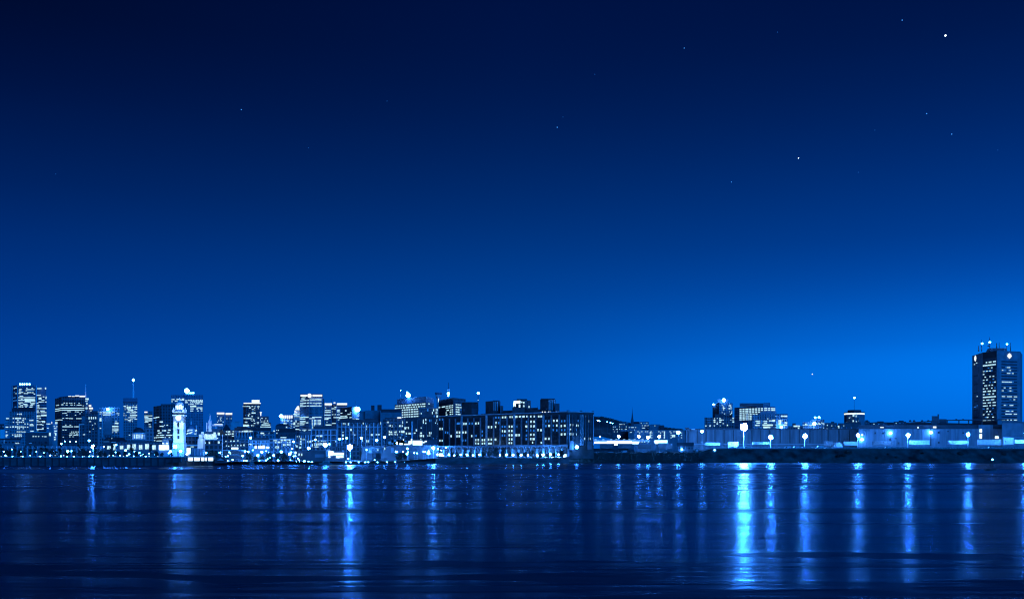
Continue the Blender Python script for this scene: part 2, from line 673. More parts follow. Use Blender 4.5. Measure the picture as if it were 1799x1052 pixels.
for (a, ya), (b_, yb) in zip(RIDGE, RIDGE[1:]):
    hm.quad(P(a, 775, 2600), P(b_, 775, 2600), P(b_, yb, 3200), P(a, ya, 3200))
    hm.quad(P(a, ya, 3200), P(b_, yb, 3200), P(b_, 775, 4000), P(a, 775, 4000))
hm.build('hill', 'hill_woods', None, 'structure')


def shore_wall(name, label, x0, x1, mat, step=10, lean=0.0, z_extra=0.0, rough=0.0, cat='quay wall'):
    m = MB()
    xs = [x0 + (x1 - x0) * i / step for i in range(step + 1)]
    prev = None
    for x in xs:
        s = interp(SHORE, x)
        z = gz(x, s) + z_extra
        jit = random.uniform(-rough, rough)
        a, b_, c = plan(x, s), plan(x, s + lean * 0.5 + jit), plan(x, s + lean)
        cur = (Vector((a.x, a.y, -1)), Vector((b_.x, b_.y, z * 0.5 + jit * 0.3)), Vector((c.x, c.y, z)), Vector((c.x, c.y + 4, z)))
        if prev:
            for k in range(3):
                m.quad(prev[k], cur[k], cur[k + 1], prev[k + 1])
        prev = cur
    o = m.build(name, mat, None, 'structure' if label is None else None)
    if label:
        tag(o, label, cat)
    return o


qw = shore_wall('quay_wall', 'long dark stone quay wall rising from the river below the promenade trees', -900, 372, 'quay_stone', 30, z_extra=-0.004)
m = MB()
for i in range(60):
    x0 = -300 + i * 11.2
    x1 = x0 + 11.0
    if x1 > 372:
        break
    a, b_ = plan(x0, 599.6), plan(x1, 599.6)
    m.box(a.x, b_.x, 599.6, 601.2, 4.98, 5.42)
m.build('coping', 'coping_stone', qw)
m = MB()
for i in range(32):
    x = -20 + i * 12.4
    a = plan(x, 599.5)
    m.box(a.x - 0.25, a.x + 0.25, 599.2, 600.1, -0.5, 4.9)
m.build('fender', 'black_stone', qw)
shore_wall('shore', None, 372, 765, 'quay_stone', 60, lean=9, rough=1.2)
q2 = shore_wall('quay_wall', 'dark low quay wall under the arcade of the brick warehouse', 765, 1000, 'quay_stone', 20, z_extra=-0.004)
shore_wall('embankment', None, 1000, 2700, 'grass_bank', 170, lean=17, rough=0.9)
# pale coping along the top of the east bank and the guard rail on it
rail = thing('guard_rail', 'long low guard rail on the lit kerb along the top of the grass bank', 'guard rail', (*plan(1500, 908), 12.5))
m = MB()
a, b_ = plan(1262, 909), plan(2300, 909)
m.box(a.x, b_.x, 908.6, 909.6, 12.504, 12.95)
m.build('kerb', 'coping_stone', rail)
m = MB()
a, b_ = plan(1362, 910.5), plan(2300, 910.5)
m.box(a.x, b_.x, 910.4, 910.6, 13.25, 13.75)
m.build('rail', 'dark_metal', rail)
m = MB()
for i in range(160):
    p = plan(1362 + i * 5, 910.8)
    m.box(p.x - 0.1, p.x + 0.1, 910.65, 910.85, 12.5, 13.7)
m.build('post', 'dark_metal', rail, 'stuff')

# ------------------------------------------------------------------ stars
STARS = [(1661, 63, 1.6, 'star_bright', 'brilliant white star, by far the largest in the night sky'),
         (1585, 36, 1.0, 'star_pale', 'small star close beside and above the brilliant one'),
         (1403, 278, 0.75, 'star_bright', 'crisp white pinpoint star midway between the zenith and the octagonal tower'),
         (1628, 200, 1.0, 'star_pale', 'upper of the pair of stars below the brilliant one'),
         (1672, 236, 1.0, 'star_pale', 'lower of the pair of stars below the brilliant one'),
         (979, 224, 0.95, 'star_pale', 'lone star high above the brick warehouse'),
         (1202, 85, 0.85, 'star_pale', 'star high above the gap beside the church spire'),
         (1366, 57, 0.75, 'star_dim', 'faint star near the top edge over the stepped office block'),
         (1285, 320, 0.8, 'star_pale', 'lone low star above the two towers by the long shed'),
         (1537, 229, 0.75, 'star_dim', 'faint star under the brilliant one, above the octagonal tower'),
         (1508, 303, 0.75, 'star_dim', 'faint low star straight above the octagonal tower'),
         (1753, 264, 0.7, 'star_dim', 'faint star above the tall hexagonal tower'),
         (424, 193, 0.9, 'star_pale', 'lone star above the slender tower left of the sign tower'),
         (98, 306, 0.7, 'star_dim', 'faint low star above the wide dark office tower'),
         (542, 260, 0.7, 'star_dim', 'faint star above the tower with the round roof sign'),
         (680, 178, 0.7, 'star_dim', 'faint star high above the condominium row'),
         (1045, 131, 0.7, 'star_dim', 'faint high star above the wooded hill'),
         (989, 206, 0.65, 'star_dim', 'faint companion just above the lone star over the warehouse'),
         (1427, 657, 1.1, 'lit_sign', 'low bright star just above the low lit roofs')]
for (x, y, r, mt, lab) in STARS:
    st = place('star', unit_ball(mt), None, P(x, y, 20000), sc=(r * 20000 / F,) * 3)
    tag(st, lab, 'star', 'stars in the night sky')
# ------------------------------------------------------------------ towers of the west end
CA, CB, CC = (0, 660, 8.09), (90, 680, 9.567), (240, 690, 7.79)
CD, CE, CF = (425, 680, 11.69), (510, 680, 11.69), (690, 680, 9.564)
CG, CH = (1235, 690, 11.606), (1380, 690, 11.993)
C1, C2, C4, C5, C6, C7 = (0, 740, 12.38), (120, 740, 12.38), (360, 740, 12.38), (480, 740, 12.38), (600, 740, 12.38), (680, 740, 12.37)
Z2, Z4, Z5, Z6 = (200, 640, 5.26), (580, 640, 5.26), (760, 640, 5.26), (1030, 640, 5.26)

b = Bld('office_tower', 'tallest left tower with cut corners, pale vertical fins and lights along its roof', 'tower', [(20.5, 1490), (31, 1470), (63.5, 1470)], 676, 'blue_glass', 35, ref=1)
b.bands(33, 62, 681, 716, 11, 1.5)
b.bands(21.5, 29.5, 681, 716, 8, 1.5)
b.segs(CA, [(275, 310, 193), (375, 490, 195), (375, 390, 175), (450, 470, 177), (270, 300, 210), (365, 385, 210), (275, 330, 234), (390, 440, 236), (450, 480, 238), (265, 300, 248), (340, 400, 250), (480, 500, 257), (280, 330, 288), (262, 500, 308), (300, 320, 328), (350, 495, 330), (262, 500, 345), (360, 500, 356), (350, 440, 368), (262, 330, 382), (430, 500, 384), (270, 290, 402), (330, 390, 402), (440, 490, 404), (290, 330, 420), (350, 400, 422), (430, 470, 420), (265, 300, 438), (310, 330, 440), (360, 380, 440), (420, 460, 442), (222, 236, 170), (225, 235, 250), (200, 212, 178)], 10)
b.segs(CA, [(190, 225, 310), (190, 240, 352), (200, 212, 235), (210, 230, 440)], 10, 'lit_mid')
b.box('fin', 21.2, 22.3, 678, 720, 'pale_stone', 1466, 3)
b.box('fin', 30.2, 32, 676.5, 722, 'pale_stone', 1465, 3)
b.box('fin', 63, 64.4, 676.5, 770, 'white_stone', 1465, 3)
for x in (285, 318, 346, 380, 420):
    b.globe('roof_light', x / 8.09, 674.6, 1.25, 'lamp_small')
b.done()
b = Bld('office_tower', 'narrower lit tower standing against the right side of the tallest left tower', 'tower', [(64.6, 1500), (82, 1500)], 700, 'blue_glass', 28)
b.box('upper_storeys', 65, 81.2, 680, 700, 'blue_glass', 1502, 20)
b.bands(65.5, 81, 704, 757, 12, 1.5)
b.segs(CA, [(530, 590, 180, 14), (640, 656, 178, 24), (520, 580, 275), (550, 590, 320, 26), (648, 662, 310, 34), (610, 630, 298), (590, 630, 348), (520, 545, 388), (550, 620, 370), (640, 662, 370), (510, 560, 420), (510, 560, 437), (510, 575, 462), (590, 662, 462), (515, 550, 495), (575, 635, 498), (510, 560, 520), (580, 660, 520), (510, 575, 572, 20), (585, 662, 560, 22), (515, 545, 600), (560, 580, 605), (510, 545, 632), (510, 575, 650), (590, 640, 645), (600, 640, 660), (515, 545, 690), (560, 600, 690), (600, 620, 700), (512, 522, 730, 70), (515, 620, 757, 8), (600, 620, 740), (530, 545, 775)], 10)
b.coping()
b.done()
b = Bld('office_block', 'broad lower office block with rows of dotted windows before the tallest left tower', 'office block', [(16, 1330), (61, 1330)], 722.5, 'concrete', 40)
b.box('roof', 20.5, 61, 716.5, 722.4, 'roofing', 1336, 24)
b.segs(CA, [(245, 258, 543), (270, 280, 543), (292, 308, 543, 18), (182, 200, 602, 16), (218, 300, 602, 18), (325, 340, 605), (352, 365, 607), (245, 265, 632), (315, 340, 632), (420, 475, 632), (185, 198, 658), (230, 240, 658), (250, 262, 658), (275, 290, 658), (300, 312, 658), (325, 340, 658), (245, 260, 682), (350, 365, 682), (388, 402, 682), (143, 155, 725), (172, 198, 723, 16), (215, 235, 723, 16), (245, 262, 723, 16), (270, 285, 723), (293, 310, 723, 15), (320, 338, 723), (350, 365, 725), (385, 402, 727), (245, 260, 748), (270, 285, 748), (325, 338, 748), (240, 255, 793), (265, 282, 793), (292, 308, 793), (320, 335, 795), (345, 362, 795), (210, 222, 835), (240, 255, 835), (265, 285, 835), (290, 308, 835), (210, 235, 858, 16), (245, 260, 858), (268, 282, 858), (295, 308, 858), (175, 188, 838), (425, 470, 690), (425, 480, 705), (430, 478, 785)], 12)
b.row(17, 61, 731.5, '..oooooooooooooo..', 1.2)
b.row(17, 61, 768.5, '.o.o.o.oo.o.oooo.', 1.2)
b.done()
b = Bld('office_block', 'slim pale annex with a column of lit windows left of the dotted block', 'office block', [(8.4, 1335), (16, 1335)], 732, 'pale_stone', 25)
b.segs(CA, [(90, 128, 606), (82, 118, 728), (85, 100, 795), (82, 115, 840), (82, 100, 860)], 12)
b.bands(9, 15.4, 738, 764, 7, 0.9)
b.done()
b = Bld('warehouse', 'pale low block with a dark upper storey at the left edge', 'warehouse', [(-40, 1180), (8, 1180)], 754, 'white_stone', 40)
b.box('upper_storey', -40, 7.6, 744.5, 754, 'roofing', 1183, 30)
b.row(-10, 7, 749, '.+.-.+', 1.2)
b.done()
b = Bld('terrace_house', 'long two storey terrace with square dark windows behind the left promenade trees', 'terrace', [(-50, 800), (37, 800)], 772, 'concrete', 16)
b.box('roof', -50, 37, 769.6, 772, 'roofing', 799.5, 17)
b.row(-10, 36, 776.5, 'o.oo.o.oo.o.oo.o.o', 2.0, 0.75)
b.seg(27, 33.5, 778.2, 1.4)
b.seg(7.1, 8.0, 775.5, 6, 'lit_mid', 'downpipe')  # bright pipe given a glow of its own instead of being lit
b.done()
b = Bld('civic_hall', 'dark broad hall with one row of lit windows under a thin roof', 'hall', [(45, 1010), (86, 1010)], 759.5, 'dark_concrete', 40)
b.box('roof', 48, 85, 757.8, 759.4, 'coping_stone', 1012, 34)
b.segs(CA, [(465, 485, 858, 16), (500, 520, 860), (542, 558, 860), (600, 615, 860), (632, 662, 862)], 10)
b.row(47, 85, 777, '..o.oo.o..o.o..oo.', 2.2)
b.box('entrance', 51, 56, 777.6, 779, 'lit_mid', 1008.4, 1.5)
b.done()
b = Bld('stair_tower', 'narrow pale tower with floodlit tips beside the wide dark office tower', 'tower', [(86, 1080), (92.5, 1080)], 744, 'concrete', 9)
b.segs(CA, [(664, 714, 682, 12), (690, 720, 830, 45), (670, 690, 742)], 10)
b.box('spire', 90.5, 91.6, 740.5, 744, 'lit_sign', 1083, 1.5)  # tip glows by itself in place of a floodlight on it
b.done()
b = Bld('stair_tower', 'second narrow pale tower, speckled with windows from top to bottom', 'tower', [(93, 1100), (101, 1100)], 744, 'pale_stone', 9)
b.segs(CA, [(785, 815, 668, 26), (765, 778, 715), (800, 815, 720), (770, 800, 745), (775, 810, 782, 12), (770, 785, 808), (785, 800, 830, 40), (770, 790, 870), (772, 790, 900, 22)], 9)
b.done()

b = Bld('office_tower', 'wide dark office tower with two bright unbroken floors and a lit roof edge', 'tower', [(96.5, 1420), (108, 1385), (149, 1385)], 697.5, 'dark_concrete', 45, ref=2)
m = MB()
z = b.z1
pa, pb = plan(104, 1392), plan(147, 1392)
n = 14
arc = [(lerp(pa.x, pb.x, i / n), z + 1.7 * math.sin(math.pi * i / n)) for i in range(n + 1)]
for (x0, z0), (x1, z1) in zip(arc, arc[1:]):
    m.quad((x0, 1388, z), (x1, 1388, z), (x1, 1388, z1), (x0, 1388, z0))
    m.quad((x0, 1388, z0), (x1, 1388, z1), (x1, 1425, z1), (x0, 1425, z0))
m.build('roof', 'roofing', b.root)
b.bands(109, 148.5, 705, 770, 15, 1.4)
b.segs(CB, [(210, 230, 265), (250, 275, 266), (300, 325, 268), (340, 355, 268), (385, 400, 268), (460, 480, 270), (85, 130, 302), (172, 205, 292, 14), (245, 275, 296), (325, 360, 297), (385, 400, 298), (430, 510, 300), (530, 550, 310), (70, 168, 362, 9), (172, 555, 352, 14), (70, 168, 393, 9), (172, 555, 384, 11), (270, 330, 410), (400, 420, 410), (430, 465, 413), (505, 520, 415), (190, 210, 437), (220, 260, 433), (475, 495, 443), (250, 275, 467), (400, 420, 467), (165, 180, 548), (75, 150, 550), (190, 215, 520), (245, 290, 520), (300, 365, 525), (420, 510, 525), (235, 255, 633), (310, 335, 635), (190, 365, 662, 12), (385, 475, 662, 12), (190, 215, 716), (230, 258, 716), (335, 355, 748), (370, 385, 748), (405, 430, 748), (445, 465, 748), (310, 360, 778), (375, 400, 775), (415, 455, 780), (300, 350, 805), (375, 455, 805), (305, 325, 830), (360, 375, 830), (195, 210, 835)], 10)
for x0, x1, y, h in ((285, 335, 150, 9), (345, 395, 152, 9), (402, 470, 143, 14), (475, 572, 152, 20)):
    b.box('roof_light', 90 + x0 / 9.567, 90 + x1 / 9.567, 680 + (y - h / 2) / 9.567, 680 + (y + h / 2) / 9.567, 'lit_sign', 1384, 2)
b.mast('antenna', 150.4, 675, 697, 1390, 1.1, 'white_stone')
b.done()
b = Bld('office_tower', 'stepped slim tower with floodlit ledges beside the wide dark office tower', 'tower', [(149, 1330), (155.5, 1330)], 700, 'concrete', 20)
b.box('lower_step', 155.6, 160, 709, 790, 'concrete', 1332, 18)
b.box('lowest_step', 160.1, 163.5, 718, 790, 'concrete', 1334, 16)
b.segs(CB, [(575, 628, 198, 28), (572, 615, 235, 8), (590, 610, 275, 20), (580, 610, 352, 28)], 10)
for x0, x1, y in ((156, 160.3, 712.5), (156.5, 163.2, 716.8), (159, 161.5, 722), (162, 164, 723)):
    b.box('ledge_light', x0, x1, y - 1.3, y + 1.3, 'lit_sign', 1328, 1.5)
b.done()
b = Bld('office_block', 'pale stepped flank block with blank walls next to the wide dark office tower', 'office block', [(138.5, 1180), (149, 1180)], 744, 'concrete', 22)
b.box('upper_step', 143.6, 149, 731, 744, 'concrete', 1184, 16)
b.seg(139.5, 148, 744.6, 0.7, 'lit_mid', 'cornice_light')
b.seg(139, 139.9, 756, 20, 'lit_mid', 'corner_light')
b.seg(146, 149.5, 763, 1.2)
b.done()
b = Bld('office_block', 'mid rise block with four tall arched windows glowing near its top', 'office block', [(149.5, 1140), (172.5, 1140)], 726, 'dark_concrete', 30)
b.segs(CB, [(630, 645, 518, 38), (668, 685, 518, 38), (705, 718, 518, 34), (740, 755, 515, 34), (640, 670, 575), (730, 745, 610), (690, 700, 635), (640, 655, 745), (700, 712, 700)], 11)
b.box('cornice', 149.2, 172.8, 736.5, 737.6, 'concrete', 1138.5, 2)
b.box('sign_band', 159, 172, 721.5, 725.8, 'dark_concrete', 1139, 5)
b.segs(CB, [(655, 680, 400), (690, 710, 420), (722, 735, 412), (750, 790, 412)], 10)
b.row(150, 172, 752, '.o.o.oo..o', 1.5)
b.done()
b = Bld('stair_tower', 'pale slab tower with a bright slot window beside the arched window block', 'tower', [(170, 1160), (175, 1160)], 719, 'pale_stone', 14)
b.done()
b = Bld('office_tower', 'wide flat topped slab with bright stripes of windows and one roof lamp', 'tower', [(174, 1240), (210, 1240)], 716.8, 'concrete', 30)
b.box('parapet', 174, 210, 715.4, 716.7, 'pale_stone', 1241, 26)
b.segs(CB, [(870, 995, 415, 9), (865, 1000, 440, 12), (870, 1000, 464, 10), (815, 850, 420), (815, 840, 445), (1020, 1065, 415), (1015, 1030, 440), (1100, 1144, 440), (1125, 1140, 465), (815, 845, 545, 55), (806, 838, 687, 15), (1025, 1130, 658, 18), (1020, 1130, 697, 12), (1020, 1130, 727, 14), (1020, 1040, 760), (1080, 1105, 758), (1070, 1130, 605, 22), (1078, 1100, 575)], 9)
b.box('blank_wall', 182.5, 197, 731, 764, 'concrete', 1238.5, 1.4)
b.box('fin', 180, 181.2, 735, 768, 'white_stone', 1237.5, 2)
b.globe('roof_light', 189.3, 718.6, 2.3, 'lamp_small', 1236)
b.done()
b = Bld('gabled_shed', 'dark gabled shed with pale roof edges behind the promenade', 'shed', [(181, 860), (206, 860)], 774, 'dark_concrete', 22)
m = MB()
for x0, x1 in ((181, 193), (193.2, 206)):
    a_, c_ = P(x0, 774, 859), P(x1, 774, 859)
    t = P((x0 + x1) / 2, 767.5, 859)
    dy = Vector((0, 22, 0))
    m.quad(a_, t, t + dy, a_ + dy)
    m.quad(t, c_, c_ + dy, t + dy)
    m.tri(a_, c_, t)
m.build('roof', 'roofing', b.root)
b.seg(182, 192, 775.4, 0.9, 'lit_mid', 'eaves_strip')  # pale roof edges made as glowing strips
b.seg(196, 205, 776.4, 0.9, 'lit_mid', 'eaves_strip')
b.segs(C2, [(860, 885, 395), (940, 980, 370), (1320, 1345, 295)], 14)
b.done()
b = Bld('office_tower', 'speckled tower carrying a tall mast with a ball of light on its tip', 'tower', [(216.3, 1420), (241.5, 1420)], 706, 'concrete', 25)
b.box('crown', 216.2, 241.6, 699, 705.9, 'blue_glass', 1418, 24)
b.mast('mast', 234.2, 669, 699, 1430, 1.4, 'white_stone')
b.globe('mast_light', 234.2, 667.4, 1.9, 'lamp_small', 1430)
b.segs(Z2, [(135, 155, 338, 12), (90, 110, 385), (120, 155, 400, 24), (165, 215, 392), (130, 180, 425, 9), (190, 215, 412), (120, 150, 440), (165, 215, 440), (150, 215, 470, 9), (130, 190, 490), (190, 215, 505), (130, 160, 515)], 6)
b.grid(217, 241, 712, 740, 13, 9, 0.35, 1.0)
b.done()
b = Bld('office_block', 'small tower with a roof light and tight bright floors left of the blank dark slab', 'office block', [(253.5, 1300), (267.8, 1300)], 722, 'concrete', 20)
b.segs(CC, [(108, 148, 262, 16)], 10, 'lit_sign', 'roof_light')
b.segs(CC, [(108, 215, 312), (108, 160, 330), (165, 215, 348), (112, 165, 348), (112, 215, 365), (120, 160, 383), (165, 212, 380), (110, 160, 398), (165, 190, 430), (170, 200, 460)], 9)
b.bands(254, 267.3, 729, 744, 6, 1.0)
b.done()
b = Bld('apartment_building', 'plain blue grey block between the domed hall and the blank dark slab', 'apartment building', [(254.5, 980), (270.5, 980)], 752, 'concrete', 30)
b.done()
b = Bld('office_tower', 'blank dark slab tower with sparse lit windows behind the clock tower', 'tower', [(269.6, 1240), (283, 1215), (308, 1215)], 712, 'dark_concrete', 40, ref=1)
b.box('crown', 282.5, 308, 709.5, 711.9, 'dark_concrete', 1220, 30)
b.segs(CC, [(235, 270, 340), (270, 310, 332), (325, 350, 395, 16), (325, 355, 455), (375, 385, 440), (410, 430, 440), (350, 370, 457), (290, 315, 517, 16), (350, 405, 515, 14), (430, 465, 507, 14), (295, 310, 548), (315, 340, 545, 14), (420, 450, 540, 14), (275, 300, 580), (325, 370, 577), (405, 490, 578, 12), (240, 255, 612), (265, 280, 610), (290, 305, 608), (320, 360, 605), (385, 400, 607), (440, 460, 607), (270, 350, 655, 10), (240, 255, 650)], 11)
b.segs(CC, [(255, 270, 372), (250, 270, 405)], 12, 'lit_mid')
b.done()
b = Bld('office_tower', 'flat topped tower rising behind the clock tower, windows lit in its upper half', 'tower', [(301, 1520), (356.8, 1520)], 693.2, 'blue_glass', 40)
rows9 = [(98, '####.##.#.###.##.##.##'), (112, '.##.####.###.##.######'), (126, '#..##.###.###.####.###')]
b.segs(CC, [(478, 520, 90), (478, 492, 118), (525, 560, 110), (545, 600, 88), (600, 650, 95), (620, 650, 82), (665, 700, 130), (700, 730, 100), (665, 690, 105), (710, 722, 155)], 11)
for y, p in rows9:
    b.row(334, 356.3, 690 + y / 7.79, p, 1.2, 0.8)
b.segs(CC, [(735, 780, 150), (800, 860, 145), (875, 900, 150), (735, 815, 182, 20), (820, 900, 202, 10), (735, 780, 216, 10), (820, 840, 222), (870, 900, 218), (735, 775, 245), (830, 850, 245), (880, 900, 243)], 10)
b.box('plant_room', 326, 341, 689.5, 693.1, 'dark_concrete', 1530, 16)
b.globe('roof_light', 328.3, 686.2, 4.2, 'lamp_small', 1524)
for x in (334, 337.5, 340):
    b.globe('roof_light', x, 690, 0.9, 'lamp_small', 1526)
b.done()

b = Bld('quay_shed', 'long plain quay shed glimpsed between the promenade tree trunks', 'shed', [(-60, 690), (183, 690)], 783, 'concrete', 16)
for i in range(22):
    x = -4 + i * 8.6
    b.seg(x, x + 1.0, 792.5, 18, 'pale_stone', 'pilaster')
    b.seg(x + 2.8, x + 6.8, 793.5, 12, 'dark_concrete', 'bay')
b.done()

# ------------------------------------------------------------------ domed halls
def dome(bld, cx, cy_base, r_px, top_py, d, mat, part='dome', n=20):
    R = r_px / F * d
    hgt = zz(top_py, d) - zz(cy_base, d)
    prof = [(R * math.cos(t), hgt * math.sin(t)) for t in [i * math.pi / 2 / 7 for i in range(8)]]
    prof[-1] = (R * 0.06, hgt)
    m = MB()
    m.lathe(P(cx, cy_base, d), prof, n)
    return m.build(part, mat, bld.root)


b = Bld('market_hall', 'long stone market hall with a dark dome on a ring of lit columns', 'market hall', [(150 / 1 + 55, 770), (298, 770)], 776.5, 'concrete', 30)
b.box('roof', 204, 299, 774.6, 776.4, 'roofing', 772, 26)
b.box('tower_base', 231.5, 255, 771.5, 776, 'concrete', 778, 18)
m = MB()
dd = 787
Rd = 10.2 / F * dd
m.lathe(P(243.8, 771.5, dd), [(Rd * 0.8, 0), (Rd * 0.8, 4.4)], 20)
m.build('drum', 'white_stone', b.root)
for k in range(14):
    t = 2 * math.pi * k / 14
    c = P(243.8, 771.5, dd) + Vector((Rd * math.cos(t), Rd * math.sin(t), 0))
    m = MB()
    m.tube(c, c + Vector((0, 0, 4.4)), 0.36, 0.32, 8)
    m.build('column', 'white_stone', b.root)
m = MB()
m.lathe(P(243.8, 761.6, dd), [(Rd * 1.12, 0), (Rd * 1.12, 0.7), (Rd * 1.0, 0.9)], 20)
m.build('cornice', 'white_stone', b.root)
for k in range(9):
    t = math.pi + math.pi * (k + 0.5) / 9
    c = P(243.8, 766.3, dd) + Vector((Rd * 0.82 * math.cos(t), Rd * 0.82 * math.sin(t), 0))
    place('lit_window', unit_box('lit_white'), b.root, c, (0, 0, t + math.pi / 2), (0.8, 0.3, 3.0))
dome(b, 243.8, 759.6, 9.2, 750.6, dd, 'roofing')
for x0, x1, y0, y1 in ((244.5, 250, 781.2, 789), (255.5, 261.5, 779.5, 788.5), (268, 273.5, 781.5, 789.5), (188.5, 194.5, 783.5, 788.5), (201, 204.5, 780, 790), (211, 216.5, 782.5, 788.5), (223.5, 229, 781, 789), (233, 238.5, 780, 789), (279.5, 287, 781.5, 790.5)):
    if x0 > 205:
        b.seg(x0, x1, (y0 + y1) / 2, y1 - y0, 'lit_white', 'facade_glow')  # glowing patches stand in for lamplit facade between the trees
b.row(207, 297, 779, 'o.o.o.o.o.o.o.o.o.o.o.o.o.o.o.o.o', 1.8)
b.done()
b = Bld('market_hall', 'low hall with a white glowing front left of the domed market hall', 'hall', [(184, 775), (203, 775)], 781, 'dark_concrete', 18)
b.seg(188.5, 194.5, 786, 5.5, 'lit_white', 'facade_glow')  # glow in place of light falling on this front
b.seg(199.5, 202.6, 785, 10, 'lit_white', 'facade_glow')
b.done()
b = Bld('gatehouse', 'small white pedimented gatehouse glowing beside the clock tower', 'gatehouse', [(278.5, 722), (297.5, 722)], 781.5, 'white_stone', 14)
b.box('upper_storey', 285, 296.5, 772.5, 781.4, 'white_stone', 724, 9)
m = MB()
a_, c_, t = P(284, 772.6, 722.5), P(297.5, 772.6, 722.5), P(290.7, 769, 722.5)
dy = Vector((0, 11, 0))
m.quad(a_, t, t + dy, a_ + dy)
m.quad(t, c_, c_ + dy, t + dy)
m.tri(a_, c_, t)
m.build('roof', 'pale_stone', b.root)
b.segs(CC, [(310, 345, 745, 66), (352, 392, 745, 66), (398, 438, 745, 62), (355, 372, 690, 12), (410, 430, 690, 14)], 12, 'lit_hall')  # front's lamplight put in as glowing panels
b.segs(CC, [(368, 405, 668, 22)], 12, 'lit_mid')
b.done()

b = Bld('town_hall', 'domed stone hall with a bright lit drum between the clock tower and the chapel', 'town hall', [(327, 1020), (346, 1020)], 762.5, 'pale_stone', 26)
dome(b, 336, 753, 7.2, 745.5, 1035, 'blue_glass')
m = MB()
m.lathe(P(336, 763, 1035), [(4.6, 0), (4.6, 5.8), (4.3, 5.9)], 16)
m.build('drum', 'white_stone', b.root)
m = MB()
m.lathe(P(335.7, 745.8, 1035), [(0.9, -0.3), (0.9, 2.6), (0.3, 3.4), (0.12, 7.0)], 8)
m.build('lantern', 'white_stone', b.root)
b.box('chimney', 344.2, 346.3, 746.5, 763, 'white_stone', 1030, 3)
b.segs(CC, [(700, 765, 505, 10), (690, 720, 520, 12), (735, 765, 535), (690, 750, 550, 12), (800, 825, 515, 26), (790, 820, 558, 10), (680, 700, 560)], 10)
b.done()
b = Bld('apartment_building', 'plain dark block with a pale eaves line just right of the clock tower', 'apartment building', [(325.5, 900), (348, 900)], 766.5, 'dark_concrete', 30)
b.seg(326, 347.4, 765.6, 0.7, 'lit_mid', 'eaves_strip')  # pale eaves line, drawn with a glowing material
b.seg(326, 347.4, 782, 2.2, 'lit_mid', 'ground_floor_light')
b.segs(CC, [(740, 785, 735)], 9)
b.done()

# ------------------------------------------------------------------ clock tower
D = 670.0
cz = gz(315, D)
tw = thing('clock_tower', 'tall white floodlit clock tower with round dials and a glowing domed belfry', 'clock tower', (*plan(315.5, D), cz))
ctr = plan(315.5, D + 4.5)


def ct(part, hw, ya, yb, mat, top=None, parent=None):
    """A square stage of the tower set corner-wise to the river, half width in photo columns."""
    ang = math.radians(50)
    r = hw / F * D
    pts = [(ctr.x + r * 1.25 * math.cos(ang + k * math.pi / 2), ctr.y + r * 1.25 * math.sin(ang + k * math.pi / 2)) for k in range(4)]
    tp = None
    if top is not None:
        r2 = top / F * D
        tp = [(ctr.x + r2 * 1.25 * math.cos(ang + k * math.pi / 2), ctr.y + r2 * 1.25 * math.sin(ang + k * math.pi / 2)) for k in range(4)]
    m = MB()
    m.prism(pts, zz(yb, D), zz(ya, D), tp)
    return m.build(part, mat, parent or tw)


ct('plinth', 11.8, 777.5, 804, 'pale_stone', 11.2)
ct('shaft', 9.9, 742, 777.4, 'white_stone', 9.5)
ct('clock_stage', 9.9, 730, 741.9, 'concrete', 9.8)  # darker stone carries the grey shading round the dials
ct('cornice', 11.5, 728.2, 729.9, 'white_stone', 11.5)
ct('frieze', 10.0, 724, 728.1, 'dark_concrete', 10.0)
ct('upper_cornice', 11.3, 722.2, 723.9, 'white_stone', 11.3)
m = MB()
Rb = 7.0 / F * D
m.lathe(P(315.5, 722.2, D + 4.5), [(Rb * 0.95, 0.004), (Rb * 1.0, 0.8), (Rb * 0.82, 1.2), (Rb * 0.82, 3.6), (Rb, 3.9), (Rb * 0.98, 4.4), (Rb * 0.8, 5.6), (Rb * 0.45, 6.5), (Rb * 0.12, 6.9)], 20)
m.build('belfry', 'white_stone', tw)
for k in range(10):
    t = 2 * math.pi * (k + 0.5) / 10
    c = P(315.5, 722.2, D + 4.5) + Vector((Rb * 0.95 * math.cos(t), Rb * 0.95 * math.sin(t), 0.8))
    m = MB()
    m.tube(c, c + Vector((0, 0, 3.2)), 0.22, 0.2, 6)
    m.build('column', 'white_stone', tw)
    c2 = P(315.5, 722.2, D + 4.5) + Vector((Rb * 0.84 * math.cos(t + .314), Rb * 0.84 * math.sin(t + .314), 2.4))
    place('lit_window', unit_box('lit_hall'), tw, c2, (0, 0, t + .314 + math.pi / 2), (0.9, 0.2, 2.2))
m = MB()
m.lathe(P(315.5, 704, D + 4.5), [(0.5, -0.4), (0.5, 0.6), (0.15, 1.2), (0.05, 2.4)], 8)
m.build('finial', 'white_stone', tw)
for k in range(4):
    ang = math.radians(50) + k * math.pi / 2
    c = Vector((ctr.x, ctr.y, zz(722.2, D))) + Vector((math.cos(ang), math.sin(ang), 0)) * (9.6 / F * D * 1.22)
    m = MB()
    m.lathe(c, [(0.75, 0.004), (0.85, 1.0), (0.5, 1.8), (0.1, 2.7)], 10)
    m.build('corner_urn', 'white_stone', tw)
